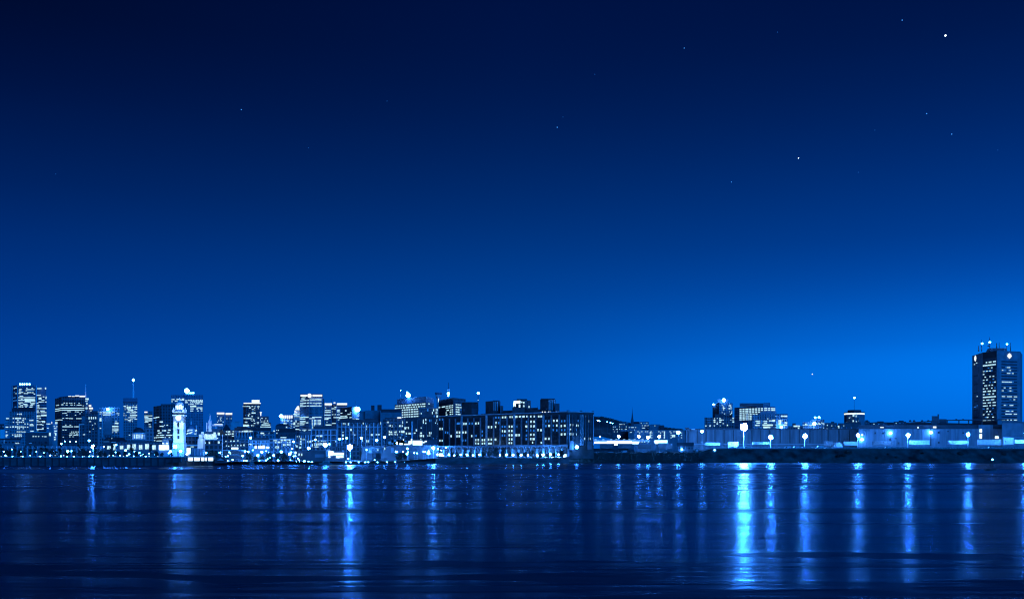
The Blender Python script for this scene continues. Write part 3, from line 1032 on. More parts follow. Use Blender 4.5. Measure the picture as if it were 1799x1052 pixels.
# the two dials that face the river
for ang in (math.radians(50 + 180 - 45 + 90), math.radians(50 + 180 - 45)):
    nrm = Vector((math.cos(ang), math.sin(ang), 0))
    hwm = 9.9 / F * D * 1.25 * math.cos(math.pi / 4)
    c = Vector((ctr.x, ctr.y, zz(733.5, D))) + nrm * (hwm + 0.02)
    m = MB()
    m.tube(c - nrm * 0.3, c + nrm * 0.25, 1.75, 1.75, 24)
    dial = m.build('clock_face', 'lit_hall', tw)
    m = MB()
    side = Vector((-nrm.y, nrm.x, 0))
    for r_, a_ in ((1.45, 0.5), (0.95, 2.6)):
        dvec = side * math.sin(a_) + Vector((0, 0, math.cos(a_)))
        m.tube(c + nrm * 0.32 - dvec * 0.2, c + nrm * 0.32 + dvec * r_, 0.09, 0.05, 5)
    m.build('clock_hand', 'black_stone', dial)
    m = MB()
    for k in range(12):
        t = k * math.pi / 6
        dv = side * math.sin(t) + Vector((0, 0, math.cos(t)))
        m.tube(c + nrm * 0.3 + dv * 1.35, c + nrm * 0.3 + dv * 1.6, 0.06, 0.06, 4)
    m.build('hour_mark', 'black_stone', dial)
    for zoff, hh, mt in ((-4.6, 3.4, 'dark_glass'), (-9.0, 3.4, 'dark_glass'), (-12.8, 2.2, 'dark_glass')):
        place('window', unit_box(mt), tw, c + Vector((0, 0, zoff)) - nrm * 0.05, (0, 0, ang + math.pi / 2), (1.3, 0.4, hh))
    for sgn in (-1, 1):
        place('pilaster', unit_box('white_stone'), tw, Vector((ctr.x, ctr.y, zz(757, D))) + nrm * (hwm - 0.02) + side * sgn * 2.3, (0, 0, ang + math.pi / 2), (0.9, 0.5, 13.2))
place('door', unit_box('dark_paint'), tw, Vector((ctr.x, ctr.y, cz + 1.9)) + Vector((math.cos(math.radians(275)), math.sin(math.radians(275)), 0)) * 3.75, (0, 0, math.radians(5)), (1.6, 0.5, 3.4))

# floodlights that stand round the foot of the tower
FLOODS = []


def floodlight(px, py, d, target, power, label, spot=28, size=0.5, col=(0.42, 0.70, 1.0)):
    p = P(px, py, d)
    g = gz(px, d)
    t = thing('floodlight', label, 'floodlight', (p.x, p.y, g), 'floodlights aimed at landmarks')
    m = MB()
    m.tube((p.x, p.y, g - 0.2), (p.x, p.y, p.z - 0.4), 0.12, 0.1, 6)
    m.build('post', 'dark_metal', t)
    m = MB()
    m.box(p.x - size, p.x + size, p.y - 0.1, p.y + 0.35, p.z - 0.4, p.z + 0.4)
    m.build('lamp_housing', 'dark_metal', t)
    li = bpy.data.lights.new('flood_beam', 'SPOT')
    li.energy, li.spot_size, li.spot_blend, li.color, li.shadow_soft_size = power, math.radians(spot), 0.4, col, 0.4
    o = bpy.data.objects.new('flood_beam', li)
    COL.objects.link(o)
    o.parent = t
    tgt = Vector(target)
    o.location = p + (tgt - p).normalized() * 0.7 - Vector((p.x, p.y, g))
    o.rotation_euler = (tgt - p).to_track_quat('-Z', 'Y').to_euler()


ctop = Vector((ctr.x, ctr.y, zz(735, D)))
floodlight(330, 799, 640, (ctr.x + 1, ctr.y - 3, zz(752, D)), 72000, 'floodlight on the platform by the quay, aimed at the right face of the clock tower', 44)
floodlight(334, 799.5, 650, (ctr.x + 1, ctr.y - 3, zz(728, D)), 70000, 'floodlight by the white pavilion, aimed at the top of the clock tower', 26)
floodlight(303, 799, 640, (ctr.x - 1, ctr.y - 3, zz(732, D)), 9000, 'floodlight left of the clock tower, aimed at its left dial', 20)

# ------------------------------------------------------------------ chapel
D2 = 860.0
b = Bld('chapel', 'white floodlit chapel with a pointed spire and a stepped front tower', 'chapel', [(357.5, D2), (381, D2)], 762.5, 'white_stone', 30)
m = MB()
a_, c_ = P(357, 762.6, D2 + 2), P(381.5, 762.6, D2 + 2)
m.quad(a_, c_, c_ + Vector((0, 12, 5)), a_ + Vector((0, 12, 5)))
m.quad(a_ + Vector((0, 12, 5)), c_ + Vector((0, 12, 5)), c_ + Vector((0, 26, 0)), a_ + Vector((0, 26, 0)))
m.build('roof', 'concrete', b.root)
m = MB()
pts = [(plan(346.3, D2 - 8).x, D2 - 8), (plan(357.3, D2 - 8).x, D2 - 8), (plan(357.3, D2 - 8).x, D2 + 2), (plan(346.3, D2 - 8).x, D2 + 2)]
cxm = sum(p[0] for p in pts) / 4
m.prism(pts, gz(352, D2) - 1, zz(770.5, D2), [(lerp(cxm, p[0], 0.8), p[1]) for p in pts])
m.build('front_tower', 'white_stone', b.root)
b.box('front_gable', 349.5, 356, 763, 770.4, 'white_stone', D2 - 6, 6)
b.box('front_turret', 353.5, 358.5, 758, 763, 'white_stone', D2 - 4, 5)
b.box('tower', 366.2, 371.6, 739, 762, 'white_stone', D2 + 8, 5)
b.box('side_turret', 362.5, 364.2, 742.5, 762, 'white_stone', D2 + 8, 2)
m = MB()
rt = 2.5 / F * D2
m.lathe(P(368.8, 739, D2 + 10), [(rt, 0), (rt * 0.55, 2.0), (rt * 0.25, 4.2), (0.06, 6.8)], 8)
m.build('spire', 'white_stone', b.root)
b.box('statue_gallery', 373, 392, 745, 748, 'white_stone', D2 + 20, 5)
b.box('gallery_pier', 377.7, 381.2, 748.1, 762, 'white_stone', D2 + 21, 4)
b.segs(C4, [(0, 50, 315, 90), (60, 130, 330, 70), (140, 190, 320, 90), (190, 235, 290, 110), (280, 325, 270, 60)], 12, 'lit_white', 'lit_window')  # glowing panels for the floodlit white wall, not openings
b.box('lit_gable', 376.5, 391, 744.3, 745, 'lit_sign', D2 + 19, 0.6)  # glow bar put in for the floodlit roof edge
b.done()
floodlight(352, 789, 815, (plan(352, D2).x, D2 - 8, zz(776, D2)), 40000, 'floodlight before the chapel, aimed at its stepped front tower', 36)
floodlight(366, 788, 810, (plan(368, D2).x, D2 + 8, zz(752, D2)), 60000, 'floodlight before the chapel, aimed at its spire', 30)
# ------------------------------------------------------------------ towers of the middle of town
b = Bld('office_block', 'pale twin topped block with two short lit roof bars right of the chapel', 'office block', [(380.6, 1420), (408, 1420)], 730, 'blue_glass', 25)
b.box('upper_storeys', 381, 394, 726, 729.9, 'blue_glass', 1421, 20)
b.box('upper_storeys', 396.5, 407.6, 726.5, 729.9, 'blue_glass', 1421, 20)
b.box('roof_light', 381, 394.2, 724.3, 727.2, 'lit_sign', 1419, 1.5)
b.box('roof_light', 396.3, 408, 725, 728, 'lit_sign', 1419, 1.5)
b.grid(381.5, 393, 731, 741, 7, 5, 0.4, 1.2)
b.row(396.5, 407, 735, '.#..+.#', 1.2)
b.seg(394.4, 396, 738, 18, 'lit_dim', 'corner_light')
b.done()
b = Bld('apartment_building', 'plain pale blank walled block between the twin topped block and the roof box tower', 'apartment building', [(405, 1300), (424, 1300)], 741, 'pale_stone', 25)
b.box('upper_storey', 413, 423, 740, 741, 'concrete', 1305, 12)
b.done()
b = Bld('office_tower', 'dark tower with a bright parapet line and a glowing box on its roof', 'tower', [(427.3, 1400), (432, 1380), (456.5, 1380)], 710.5, 'dark_concrete', 30, ref=1)
b.box('parapet_light', 428, 458, 707.2, 708.8, 'lit_sign', 1378, 1.5)
b.box('parapet', 427.5, 457.6, 708.9, 710.4, 'dark_concrete', 1379, 30)
b.box('roof_light', 442.2, 456, 702.3, 706.2, 'lit_sign', 1388, 4)
b.segs(CD, [(60, 120, 392), (130, 150, 392), (200, 230, 392, 16), (260, 280, 395), (320, 358, 396, 20), (150, 185, 422, 22), (250, 270, 425), (330, 345, 435), (205, 245, 455), (260, 270, 462), (200, 280, 527, 22), (140, 170, 545), (125, 150, 580, 32), (200, 220, 597, 24), (65, 160, 640, 16), (190, 215, 645, 16), (235, 255, 665, 20), (325, 350, 630, 22), (180, 190, 668), (200, 215, 690, 16), (245, 265, 690, 16), (75, 100, 715, 22), (245, 275, 740, 18), (310, 325, 718), (335, 350, 718), (310, 350, 742), (65, 100, 785, 40), (125, 150, 787, 22), (190, 215, 785, 24), (235, 250, 787)], 12)
b.segs(CD, [(210, 240, 488), (72, 88, 570), (290, 305, 380), (120, 160, 815)], 12, 'lit_mid')
b.bands(433, 449, 712, 748, 12, 1.0)
b.done()
b = Bld('office_block', 'low stepped block with bright lower floors tucked beside the roof box tower', 'office block', [(456.8, 1370), (476, 1370)], 742, 'dark_concrete', 25)
b.box('upper_storeys', 457.5, 472, 731, 741.9, 'dark_concrete', 1375, 18)
b.segs(CD, [(395, 430, 638), (485, 500, 640, 16), (375, 390, 665), (465, 480, 685), (515, 535, 688, 20), (385, 420, 707), (445, 465, 707), (445, 550, 730), (405, 580, 770, 20), (380, 595, 812, 16)], 12)
b.box('roof_sign', 457.4, 459, 723.5, 730, 'lit_sign', 1372, 1.2)
b.box('roof_sign', 456.4, 460, 723.4, 725, 'lit_sign', 1371, 0.9)
b.done()
b = Bld('warehouse', 'dark hump roofed block in front of the glowing roof letter block', 'warehouse', [(484, 1150), (502, 1150)], 748, 'dark_concrete', 30)
m = MB()
pa, pb = plan(484, 1150), plan(502, 1150)
for i in range(8):
    t0, t1 = i / 8, (i + 1) / 8
    z0 = b.z1 + 2.6 * math.sin(math.pi * t0) ** 0.5
    z1 = b.z1 + 2.6 * math.sin(math.pi * t1) ** 0.5
    m.quad((lerp(pa.x, pb.x, t0), 1150, b.z1), (lerp(pa.x, pb.x, t1), 1150, b.z1), (lerp(pa.x, pb.x, t1), 1150, z1), (lerp(pa.x, pb.x, t0), 1150, z0))
    m.quad((lerp(pa.x, pb.x, t0), 1150, z0), (lerp(pa.x, pb.x, t1), 1150, z1), (lerp(pa.x, pb.x, t1), 1180, z1), (lerp(pa.x, pb.x, t0), 1180, z0))
m.build('roof', 'roofing', b.root)
b.row(485.5, 496.5, 755.3, '#.##.###', 1.1, 0.9)
b.done()
b = Bld('office_block', 'block crowned by glowing white roof letters with a lamp at their left end', 'office block', [(493, 1420), (515, 1420)], 734.5, 'concrete', 25)
for i, x in enumerate((497.5, 501.3, 505, 508.8, 512.5)):
    b.box('roof_letter', x - 1.6, x + 1.4, 729.3, 734.2 + (0.4 if i % 2 else 0), 'lit_sign', 1419, 0.8)
    if i in (0, 2, 3):
        b.box('roof_letter', x - 0.4, x + 0.5, 734.3, 735.5, 'lit_sign', 1418.9, 0.6)
b.globe('roof_light', 493.8, 730.7, 3.0, 'lamp_small', 1416)
b.segs(CD, [(820, 850, 688, 20), (870, 890, 690, 22), (925, 965, 688, 18), (1005, 1030, 690, 18), (850, 920, 745, 14), (875, 890, 730, 22), (1010, 1040, 750), (845, 865, 825), (870, 895, 795), (905, 930, 820, 20), (985, 1015, 795, 18), (1000, 1015, 833)], 12)
b.done()
b = Bld('office_tower', 'stepped pyramid topped tower with a floodlit peak beside the tower with the round roof sign', 'tower', [(514.5, 1430), (526.5, 1430)], 727, 'blue_glass', 25)
m = MB()
dd = 1432
for (x0, x1, ya, yb, t0, t1) in ((516, 526.5, 721, 727, 518, 526.5), (518.5, 526.5, 715, 721, 522.5, 526), (523, 525.5, 711.5, 715, 524.2, 524.6)):
    a_, c_, e_, g_ = plan(x0, dd), plan(x1, dd), plan(t0, dd), plan(t1, dd)
    m.prism([(a_.x, dd), (c_.x, dd), (c_.x, dd + 14), (a_.x, dd + 14)], zz(yb, dd), zz(ya, dd), [(e_.x, dd + 2), (g_.x, dd + 2), (g_.x, dd + 12), (e_.x, dd + 12)])
m.build('peak', 'white_stone', b.root)
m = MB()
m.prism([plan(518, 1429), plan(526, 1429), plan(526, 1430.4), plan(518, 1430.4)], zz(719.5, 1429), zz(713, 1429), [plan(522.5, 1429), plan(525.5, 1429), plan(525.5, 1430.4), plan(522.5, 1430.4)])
m.build('peak_glow', 'lit_sign', b.root)  # floodlight on the peak put in as a glowing plate
b.segs(CE, [(85, 140, 575), (65, 190, 555, 18), (75, 190, 600), (65, 100, 745, 50), (110, 125, 700, 50), (140, 185, 745), (100, 185, 790), (65, 90, 815), (70, 185, 862, 16)], 11)
b.segs(CE, [(80, 190, 577), (75, 190, 625), (75, 190, 645), (70, 190, 670)], 9, 'lit_mid')
b.segs((510, 680, 11.69), [(70, 190, 590)], 8, 'lit_mid')
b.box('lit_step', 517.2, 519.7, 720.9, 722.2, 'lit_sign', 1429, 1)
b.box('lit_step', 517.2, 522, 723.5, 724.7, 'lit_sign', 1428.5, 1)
b.done()
b = Bld('office_tower', 'tall tower with a glowing round sign between two lit roof bars, lower face gridded', 'tower', [(526.8, 1410), (543.5, 1390), (567, 1390)], 696.8, 'blue_glass', 40, ref=1)
b.box('crown', 527.2, 567.2, 692, 696.7, 'dark_concrete', 1404, 30)
b.box('roof_bar', 528, 539.2, 693.2, 696, 'lit_sign', 1399, 1.5)
b.box('roof_bar', 549, 566, 693, 695.9, 'lit_sign', 1388, 1.5)
p = P(543.5, 694.6, 1387)
m = MB()
m.tube(p, p + Vector((0, 1.5, 0)), 2.75, 2.75, 24)
m.build('round_sign', 'lit_sign', b.root)
b.segs(CE, [(235, 315, 212), (235, 300, 238), (400, 440, 235), (455, 480, 238), (500, 640, 240, 10), (210, 328, 273, 14), (340, 385, 266, 18), (400, 640, 268), (205, 325, 328, 18), (345, 385, 322, 16), (400, 440, 322, 16), (460, 640, 325, 16), (205, 265, 360), (520, 540, 355), (590, 605, 358), (205, 325, 388, 14), (340, 385, 382, 16), (400, 640, 382, 15), (195, 320, 618, 14), (328, 375, 612, 20), (392, 500, 640, 14), (450, 640, 615, 16), (200, 310, 650, 14), (200, 315, 700, 16), (200, 315, 728, 14), (330, 370, 728, 18), (200, 290, 765, 16), (195, 212, 880), (250, 330, 875), (280, 305, 895, 20), (375, 425, 875), (430, 480, 885, 36)], 11)
for y in (675, 703, 732, 760):
    b.row(547.6, 564, 680 + y / 11.69, '#+##+###', 1.6, 0.7)
for y in (785, 815, 840):
    b.row(547, 553.5, 680 + y / 11.69, '+#+#', 1.6, 0.7)
for i in range(8):
    x = 548.3 + i * 2.2
    b.seg(x - 0.35, x + 0.35, 723, 17, 'pale_stone', 'mullion', thick=0.4)
b.bands(529, 537.5, 717, 750, 10, 1.0)
b.bands(544, 565, 716, 730, 7, 1.1)
b.box('side_wing', 567.2, 569.5, 700, 747, 'dark_concrete', 1396, 30)
b.done()
b = Bld('office_tower', 'banded tower with a lit roof bar just right of the round sign tower', 'tower', [(570, 1400), (582.5, 1400)], 709, 'blue_glass', 25)
b.box('roof_bar', 570.5, 583, 708, 711.3, 'lit_sign', 1398, 1.5)
b.segs(CE, [(715, 735, 422, 18), (710, 830, 475, 14), (705, 830, 512, 18), (700, 830, 570, 18), (705, 830, 627, 16), (702, 785, 655, 20), (745, 765, 718), (725, 845, 772, 18)], 11)
b.bands(571, 581.5, 715, 744, 9, 1.0)
b.done()
b = Bld('office_tower', 'second banded tower with a longer roof bar, joined by a recessed link', 'tower', [(582.6, 1408), (590, 1398), (609.5, 1398)], 709.5, 'blue_glass', 25, ref=1)
b.box('roof_bar', 592, 609.8, 707.8, 711, 'lit_sign', 1396, 1.5)
b.box('roof_light', 586, 589.3, 706.3, 708, 'lit_sign', 1400, 1.2)
b.mast('aerial', 582.3, 700.5, 710, 1404, 0.25)
b.segs(CE, [(800, 895, 442, 16), (905, 950, 410, 16), (910, 935, 442, 14), (860, 885, 560, 14), (915, 935, 560, 14), (820, 835, 385), (860, 870, 500), (960, 1015, 470, 18), (960, 1015, 500, 18), (960, 1015, 560, 16), (900, 1010, 620, 16), (975, 1015, 668), (1045, 1095, 665), (860, 935, 740)], 12)
b.bands(592, 609, 713, 735, 7, 1.0)
b.done()
b = Bld('office_block', 'dark broad block with a pale right face and a big bright lamp at its corner', 'office block', [(598, 1330), (618, 1290), (632, 1312)], 714, 'dark_concrete', 30, ref=1)
b.segs(CE, [(1030, 1070, 532), (1130, 1155, 480, 20), (1230, 1255, 520), (1180, 1240, 553, 14), (1030, 1095, 600, 18), (1115, 1165, 590, 12), (1005, 1175, 628, 18), (1220, 1262, 620, 14), (1375, 1405, 585, 20), (1340, 1400, 650, 16), (1280, 1320, 650), (1395, 1408, 550)], 12)
m = MB()
pa, pb = plan(618.3, 1290.2), plan(632, 1311.6)
m.prism([(pa.x, pa.y - 0.3), (pb.x, pb.y - 0.3), (pb.x, pb.y), (pa.x, pa.y)], b.z1 - 16, b.z1 - 0.3)
m.build('pale_side', 'white_cladding', b.root)  # face shading put into colour: paler sheet over the right face
b.globe('corner_lamp', 628, 718.8, 4.6, 'lamp_small', 1300)
b.mast('aerial', 624, 703.5, 714, 1300, 0.2)
b.done()

# ------------------------------------------------------------------ old town behind the middle shore
b = Bld('apartment_building', 'dark steep pyramid roofed house with two rows of lit dormers', 'apartment building', [(388, 930), (412, 930)], 755, 'dark_concrete', 22)
m = MB()
m.prism([plan(391, 932), plan(405.5, 932), plan(405.5, 948), plan(391, 948)], zz(755, 930) + 0.004, zz(744.3, 930), [plan(396.5, 938), plan(398.5, 938), plan(398.5, 941), plan(396.5, 941)])
m.build('roof', 'roofing', b.root)
b.segs(C4, [(345, 380, 205, 40), (460, 485, 222, 22), (500, 550, 222, 30), (605, 630, 218, 20), (650, 680, 218, 26), (350, 415, 280, 30), (440, 480, 282, 20), (500, 540, 275, 30), (550, 575, 270), (595, 625, 270, 30), (590, 630, 318)], 16)
b.row(389, 411, 768, 'o.o.o.o.o.o', 2.2)
b.done()
b = Bld('apartment_building', 'hump roofed house with a bright row of attic windows and pale pilasters', 'apartment building', [(412.4, 910), (450, 910)], 756.2, 'concrete', 22)
b.box('roof', 412, 450.5, 750.8, 756.1, 'roofing', 912, 18)
b.box('roof_ridge', 416, 430, 749, 750.7, 'roofing', 915, 12)
b.segs(C4, [(740, 765, 220), (780, 795, 222), (808, 830, 215, 24), (845, 945, 212, 34), (965, 1005, 212, 30), (1012, 1040, 212)], 14)
for x in range(415, 449, 5):
    b.seg(x, x + 1.1, 763.5, 9, 'pilaster_stone', 'pilaster')
    b.seg(x + 2, x + 3.8, 762.5, 5, 'dark_glass', 'dark_window')
b.done()
b = Bld('apartment_building', 'lower house with a flat dark roof and small lit panes beside the hump roofed house', 'apartment building', [(450.4, 900), (482, 900)], 757, 'concrete', 20)
b.box('roof', 450.4, 476, 752, 756.9, 'roofing', 902, 16)
b.segs(C4, [(1210, 1285, 255, 26), (1375, 1395, 255, 18), (1275, 1298, 290, 14)], 14)
b.row(446 + 5, 480, 760, 'o.o.o.o.o..o', 2.6)
b.done()
b = Bld('apartment_building', 'dark terrace with a pale roof line and three lit windows behind the conifers', 'terrace', [(360, 740), (391, 740)], 773, 'dark_concrete', 15)
b.box('cornice', 360, 391.3, 772, 772.9, 'pale_stone', 739.5, 2)
b.segs(C4, [(5, 20, 465, 28), (85, 112, 465, 40), (285, 320, 455, 48), (255, 285, 365, 26)], 20)
b.row(362, 390, 777.4, 'o..o.o.o..o', 2.4)
b.done()
b = Bld('apartment_building', 'low lit house over a shop front with one wide white window', 'apartment building', [(393, 745), (436, 745)], 773, 'dark_concrete', 15)
b.box('cornice', 393, 436.3, 775.6, 776.5, 'concrete', 744.4, 1)
b.segs(C4, [(450, 468, 430, 26), (555, 578, 430, 34), (620, 650, 425, 24), (705, 730, 418, 22), (460, 480, 528), (510, 530, 535), (575, 590, 520), (640, 655, 520), (705, 728, 520, 26), (775, 795, 518, 30), (838, 862, 515, 36)], 20)
b.segs(C4, [(580, 725, 585, 36)], 20, 'lit_hall', 'shop_window')
b.done()
b = Bld('boat_house', 'flat roofed open sided pavilion with a pale eaves line by the middle shore', 'pavilion', [(393, 715), (431, 715)], 791.5, 'dark_concrete', 12)
b.box('roof', 392, 432, 789.8, 791.4, 'pale_stone', 713.5, 14)
b.row(395, 430, 796, 'ooo.#.ooooo.oooo', 4, 0.85)
b.seg(404, 420.5, 798.6, 0.9, 'lit_mid', 'counter_light')
b.done()
b = Bld('custom_house', 'columned stone house, its front washed with light, behind the parked cars', 'town house', [(436, 770), (473, 770)], 773, 'pale_stone', 18)
b.box('roof', 438, 472, 768.8, 772.9, 'roofing', 773, 12)
for x in (437, 440.2, 443.6, 447.5, 453.5, 457, 460.2, 463.5, 467, 470.3):
    b.seg(x, x + 0.9, 780, 13, 'white_stone', 'column')
b.row(437.5, 472, 776, 'oo.oo.ooo.oo.oo', 3.2, 0.7)
b.row(437.5, 472, 781.5, 'o..oo.oo.oo.oo.', 3, 0.7)
b.segs(C4, [(1085, 1125, 558, 56), (1165, 1185, 560, 60), (1205, 1300, 555, 62), (955, 1010, 500, 14), (1330, 1400, 565, 30)], 20, 'lit_hall', 'lit_doorway')
b.done()
b = Bld('apartment_building', 'three storey house with paired lit windows right of the columned house', 'apartment building', [(473.4, 790), (517, 790)], 771.5, 'concrete', 18)
b.segs(C5, [(160, 285, 348, 20), (10, 32, 412, 26), (50, 75, 412, 30), (165, 210, 405, 36), (228, 285, 403, 36), (312, 335, 402), (345, 370, 403, 36), (100, 145, 450, 30), (42, 66, 455, 26), (165, 185, 452), (300, 325, 450), (350, 380, 452, 20), (215, 248, 510, 42), (258, 275, 508), (300, 335, 503, 36), (348, 378, 505, 20), (50, 125, 560, 46)], 18)
b.box('cornice', 473.4, 517, 770.2, 771.4, 'pilaster_stone', 789.4, 3)
b.row(474, 516, 785.5, 'o.o.o.o.o.o.o.o', 2.2)
b.done()
b = Bld('warehouse', 'dark windowless warehouse with a low parapet behind the three storey house', 'warehouse', [(484, 900), (520, 900)], 759, 'dark_concrete', 25)
b.box('upper_storey', 490, 519, 752.5, 758.9, 'black_stone', 905, 15)
b.segs(C5, [(72, 90, 255, 22), (5, 35, 208, 26)], 14)
b.row(486, 519, 764, 'o..o...o.o...o', 2.4)
b.done()
b = Bld('apartment_building', 'tall narrow house with pale corner strips and a column of lit stair windows', 'apartment building', [(519, 830), (546, 830)], 763.5, 'dark_concrete', 20)
b.box('upper_storey', 528, 546, 757, 763.4, 'dark_concrete', 836, 12)
for x in (519.3, 529.5, 536.5, 541.5, 545.2):
    b.seg(x, x + 0.9, 775, 22, 'pilaster_stone', 'pilaster')
b.segs(C5, [(585, 622, 380, 36), (585, 620, 436, 36), (580, 620, 490, 30), (570, 608, 565, 40), (640, 655, 385, 36), (665, 680, 388, 28), (745, 768, 440, 36), (790, 825, 435, 42), (845, 865, 422, 30), (515, 535, 328), (560, 580, 328), (480, 500, 520), (500, 530, 540, 40)], 16)
b.row(520, 528, 771, 'oo.o', 2)
b.row(531, 545, 770, 'oo.oo.o', 2.4)
b.done()
b = Bld('apartment_building', 'large warehouse loft with a pale grid of piers over big dark panes', 'apartment building', [(546.4, 850), (592, 850)], 753.5, 'dark_concrete', 25)
b.box('roof', 550, 591, 748, 753.4, 'roofing', 854, 18)
for x in (547, 554.5, 560, 567, 575.5, 580.5, 591):
    b.seg(x, x + 1.2, 769, 29, 'pilaster_stone', 'pier', thick=0.9)
for y in (754.5, 763.8, 773):
    b.seg(547, 592, y, 0.9, 'pilaster_stone', 'string_course', thick=0.7)
for y in (758, 762, 767.5, 770.8, 777):
    b.row(548, 590, y, 'oo.ooo.oo..oo.ooo', 2.2, 0.8)
b.segs(C5, [(940, 965, 318, 30), (975, 990, 318, 26), (1015, 1070, 318, 34), (970, 990, 430, 30), (1040, 1070, 420, 26), (1095, 1115, 430, 24), (1140, 1152, 432, 24), (1350, 1372, 432, 30), (895, 960, 495, 50), (970, 1030, 490, 50), (1042, 1072, 488, 40), (1205, 1235, 492, 46), (835, 860, 520, 60), (900, 985, 550, 20)], 16)
b.done()
b = Bld('condominium', 'long condominium row with pale pilasters above the largest of the middle lamps', 'condominium', [(592.4, 880), (672, 880)], 742, 'dark_concrete', 25)
b.box('roof', 596, 664, 737, 741.9, 'roofing', 884, 18)
b.box('roof_hump', 605, 625, 735.5, 736.9, 'roofing', 886, 10)
b.box('roof_hump', 640, 660, 734.8, 736.9, 'roofing', 886, 10)
for i in range(12):
    x = 593 + i * 7.0
    b.seg(x, x + 1.2, 762, 40 if i % 2 else 34, 'pilaster_stone', 'pilaster', thick=0.9)
b.seg(593, 671.5, 750.3, 0.7, 'pilaster_stone', 'string_course', thick=0.7)
for y in (745.5, 754.5, 760, 766, 772):
    b.row(595, 671, y, 'oo.oo.oo.oo.oo.oo.oo.oo.oo.oo.oo', 2.6, 0.7)
b.segs(C6, [(30, 65, 55, 40), (80, 95, 50), (140, 162, 60, 50), (465, 480, 45, 40), (520, 550, 105, 40), (190, 225, 180, 44), (535, 545, 165, 30), (20, 45, 235), (15, 48, 305, 44), (12, 40, 372, 34), (245, 272, 250, 50), (640, 680, 292, 36), (745, 828, 285, 24), (275, 300, 292), (540, 560, 425, 50), (575, 592, 425, 50), (440, 462, 418, 36), (270, 280, 410), (845, 855, 40, 60)], 16)
b.done()
b = Bld('apartment_building', 'dark fronted block with groups of wide lit windows right of the condominium row', 'apartment building', [(672.4, 900), (712, 900)], 735.5, 'dark_concrete', 25)
b.box('roof', 676, 708, 733.6, 735.4, 'roofing', 903, 18)
b.box('roof_light', 698, 705, 732.4, 734.4, 'lit_sign', 899, 1)
b.segs(C7, [(0, 35, 18, 34), (330, 345, 20, 60), (40, 60, 92), (62, 82, 92, 36), (100, 120, 100, 40), (262, 295, 98, 36), (320, 342, 98, 36), (40, 112, 222, 44), (146, 210, 225, 46), (262, 280, 222, 30), (300, 378, 222, 48), (40, 118, 280, 38), (148, 190, 285, 32), (212, 228, 285, 24), (275, 295, 355, 36), (378, 408, 145, 46), (455, 470, 140, 46), (420, 440, 130)], 16)
b.segs(C7, [(160, 195, 98), (300, 340, 285), (400, 430, 318), (30, 90, 440, 14)], 24, 'lit_mid')
for y in (739, 748, 757, 763.5, 769):
    b.row(673, 711, y, 'o.oo.oo.oo.oo.o.', 2.4, 0.7)
for x in (681, 691.5, 702.5):
    b.seg(x, x + 0.8, 757, 40, 'concrete', 'pilaster')
b.done()
b = Bld('warehouse', 'tall dark warehouse with a pale pier between the dark fronted block and brick warehouse', 'warehouse', [(712.4, 960), (770, 960)], 732.5, 'black_stone', 30)
b.box('upper_storeys', 736, 768, 717.5, 732.4, 'dark_concrete', 964, 24)
b.box('roof_slab', 735.5, 768.5, 716.2, 717.4, 'concrete', 963, 26)
b.seg(722.6, 725.4, 756, 32, 'pale_stone', 'pier', thick=1.2)
for x in (733, 742, 749, 758, 767.5):
    b.seg(x, x + 0.9, 757, 40, 'dark_concrete', 'pilaster', thick=0.8)
b.segs(CF, [(508, 520, 575, 70), (548, 562, 545, 34), (545, 565, 602, 22), (680, 695, 385, 34), (660, 672, 430, 40), (725, 735, 380, 40), (748, 756, 380, 40), (722, 736, 430, 34), (748, 756, 430), (735, 756, 488, 36), (738, 748, 560, 40), (715, 725, 600, 20), (748, 756, 612), (472, 486, 440, 20), (230, 245, 585, 18), (195, 225, 685, 34), (255, 270, 682, 34), (390, 408, 722, 36), (470, 485, 682, 18), (460, 490, 770, 26), (610, 625, 768, 36), (638, 652, 768, 36), (455, 500, 815, 34), (510, 524, 818, 36), (585, 596, 815, 24), (616, 630, 812, 18), (465, 480, 870, 16), (220, 240, 775, 30), (265, 305, 775, 28), (355, 382, 768, 18)], 16)
b.segs(CF, [(575, 600, 385, 40), (690, 710, 485, 26), (612, 632, 560, 40), (645, 655, 560, 40), (375, 390, 720, 26), (675, 690, 860, 18), (735, 746, 858, 18)], 16, 'lit_mid')
b.done()
b = Bld('exhibition_hall', 'low hall with a blazing white glass front at the foot of the tall dark warehouse', 'hall', [(688, 900), (768, 900)], 772.5, 'dark_concrete', 14, ybase=783)
b.segs(C7, [(560, 765, 465, 96), (470, 545, 455, 60), (370, 505, 495, 24), (270, 340, 490, 34), (205, 228, 470, 60), (350, 365, 400, 30), (520, 545, 400, 50), (775, 815, 455, 20), (820, 860, 432, 24)], 20, 'lit_hall', 'lit_glazing')
b.segs(C7, [(30, 90, 470, 50), (150, 200, 420, 40), (100, 140, 480, 30), (380, 420, 430, 30)], 20, 'lit_mid')
b.done()
wl = Bld('retaining_wall', 'dark street wall running below the blazing hall to the brick warehouse', 'wall', [(690, 800), (768, 800)], 782.5, 'dark_concrete', 10)
wl.box('coping', 690, 768, 781.7, 782.4, 'concrete', 799.6, 10)
wl.done()
b = Bld('shed', 'low dark shed beside the pale container right of the largest middle lamp', 'shed', [(636, 775), (705, 775)], 783.5, 'dark_concrete', 16)
b.box('roof', 634, 706, 782.2, 783.4, 'roofing', 774, 18)
b.segs(C6, [(535, 555, 618, 34), (930, 950, 590, 50)], 20)
b.box('bay', 687, 692, 786, 795, 'concrete', 774.2, 0.6)
b.done()
b = Bld('container', 'pale shipping container raised on a dark base near the middle shore', 'container', [(648, 740), (671, 740)], 786.2, 'pale_metal', 6, ybase=795.3)
b.seg(663, 664.8, 790, 2.8)
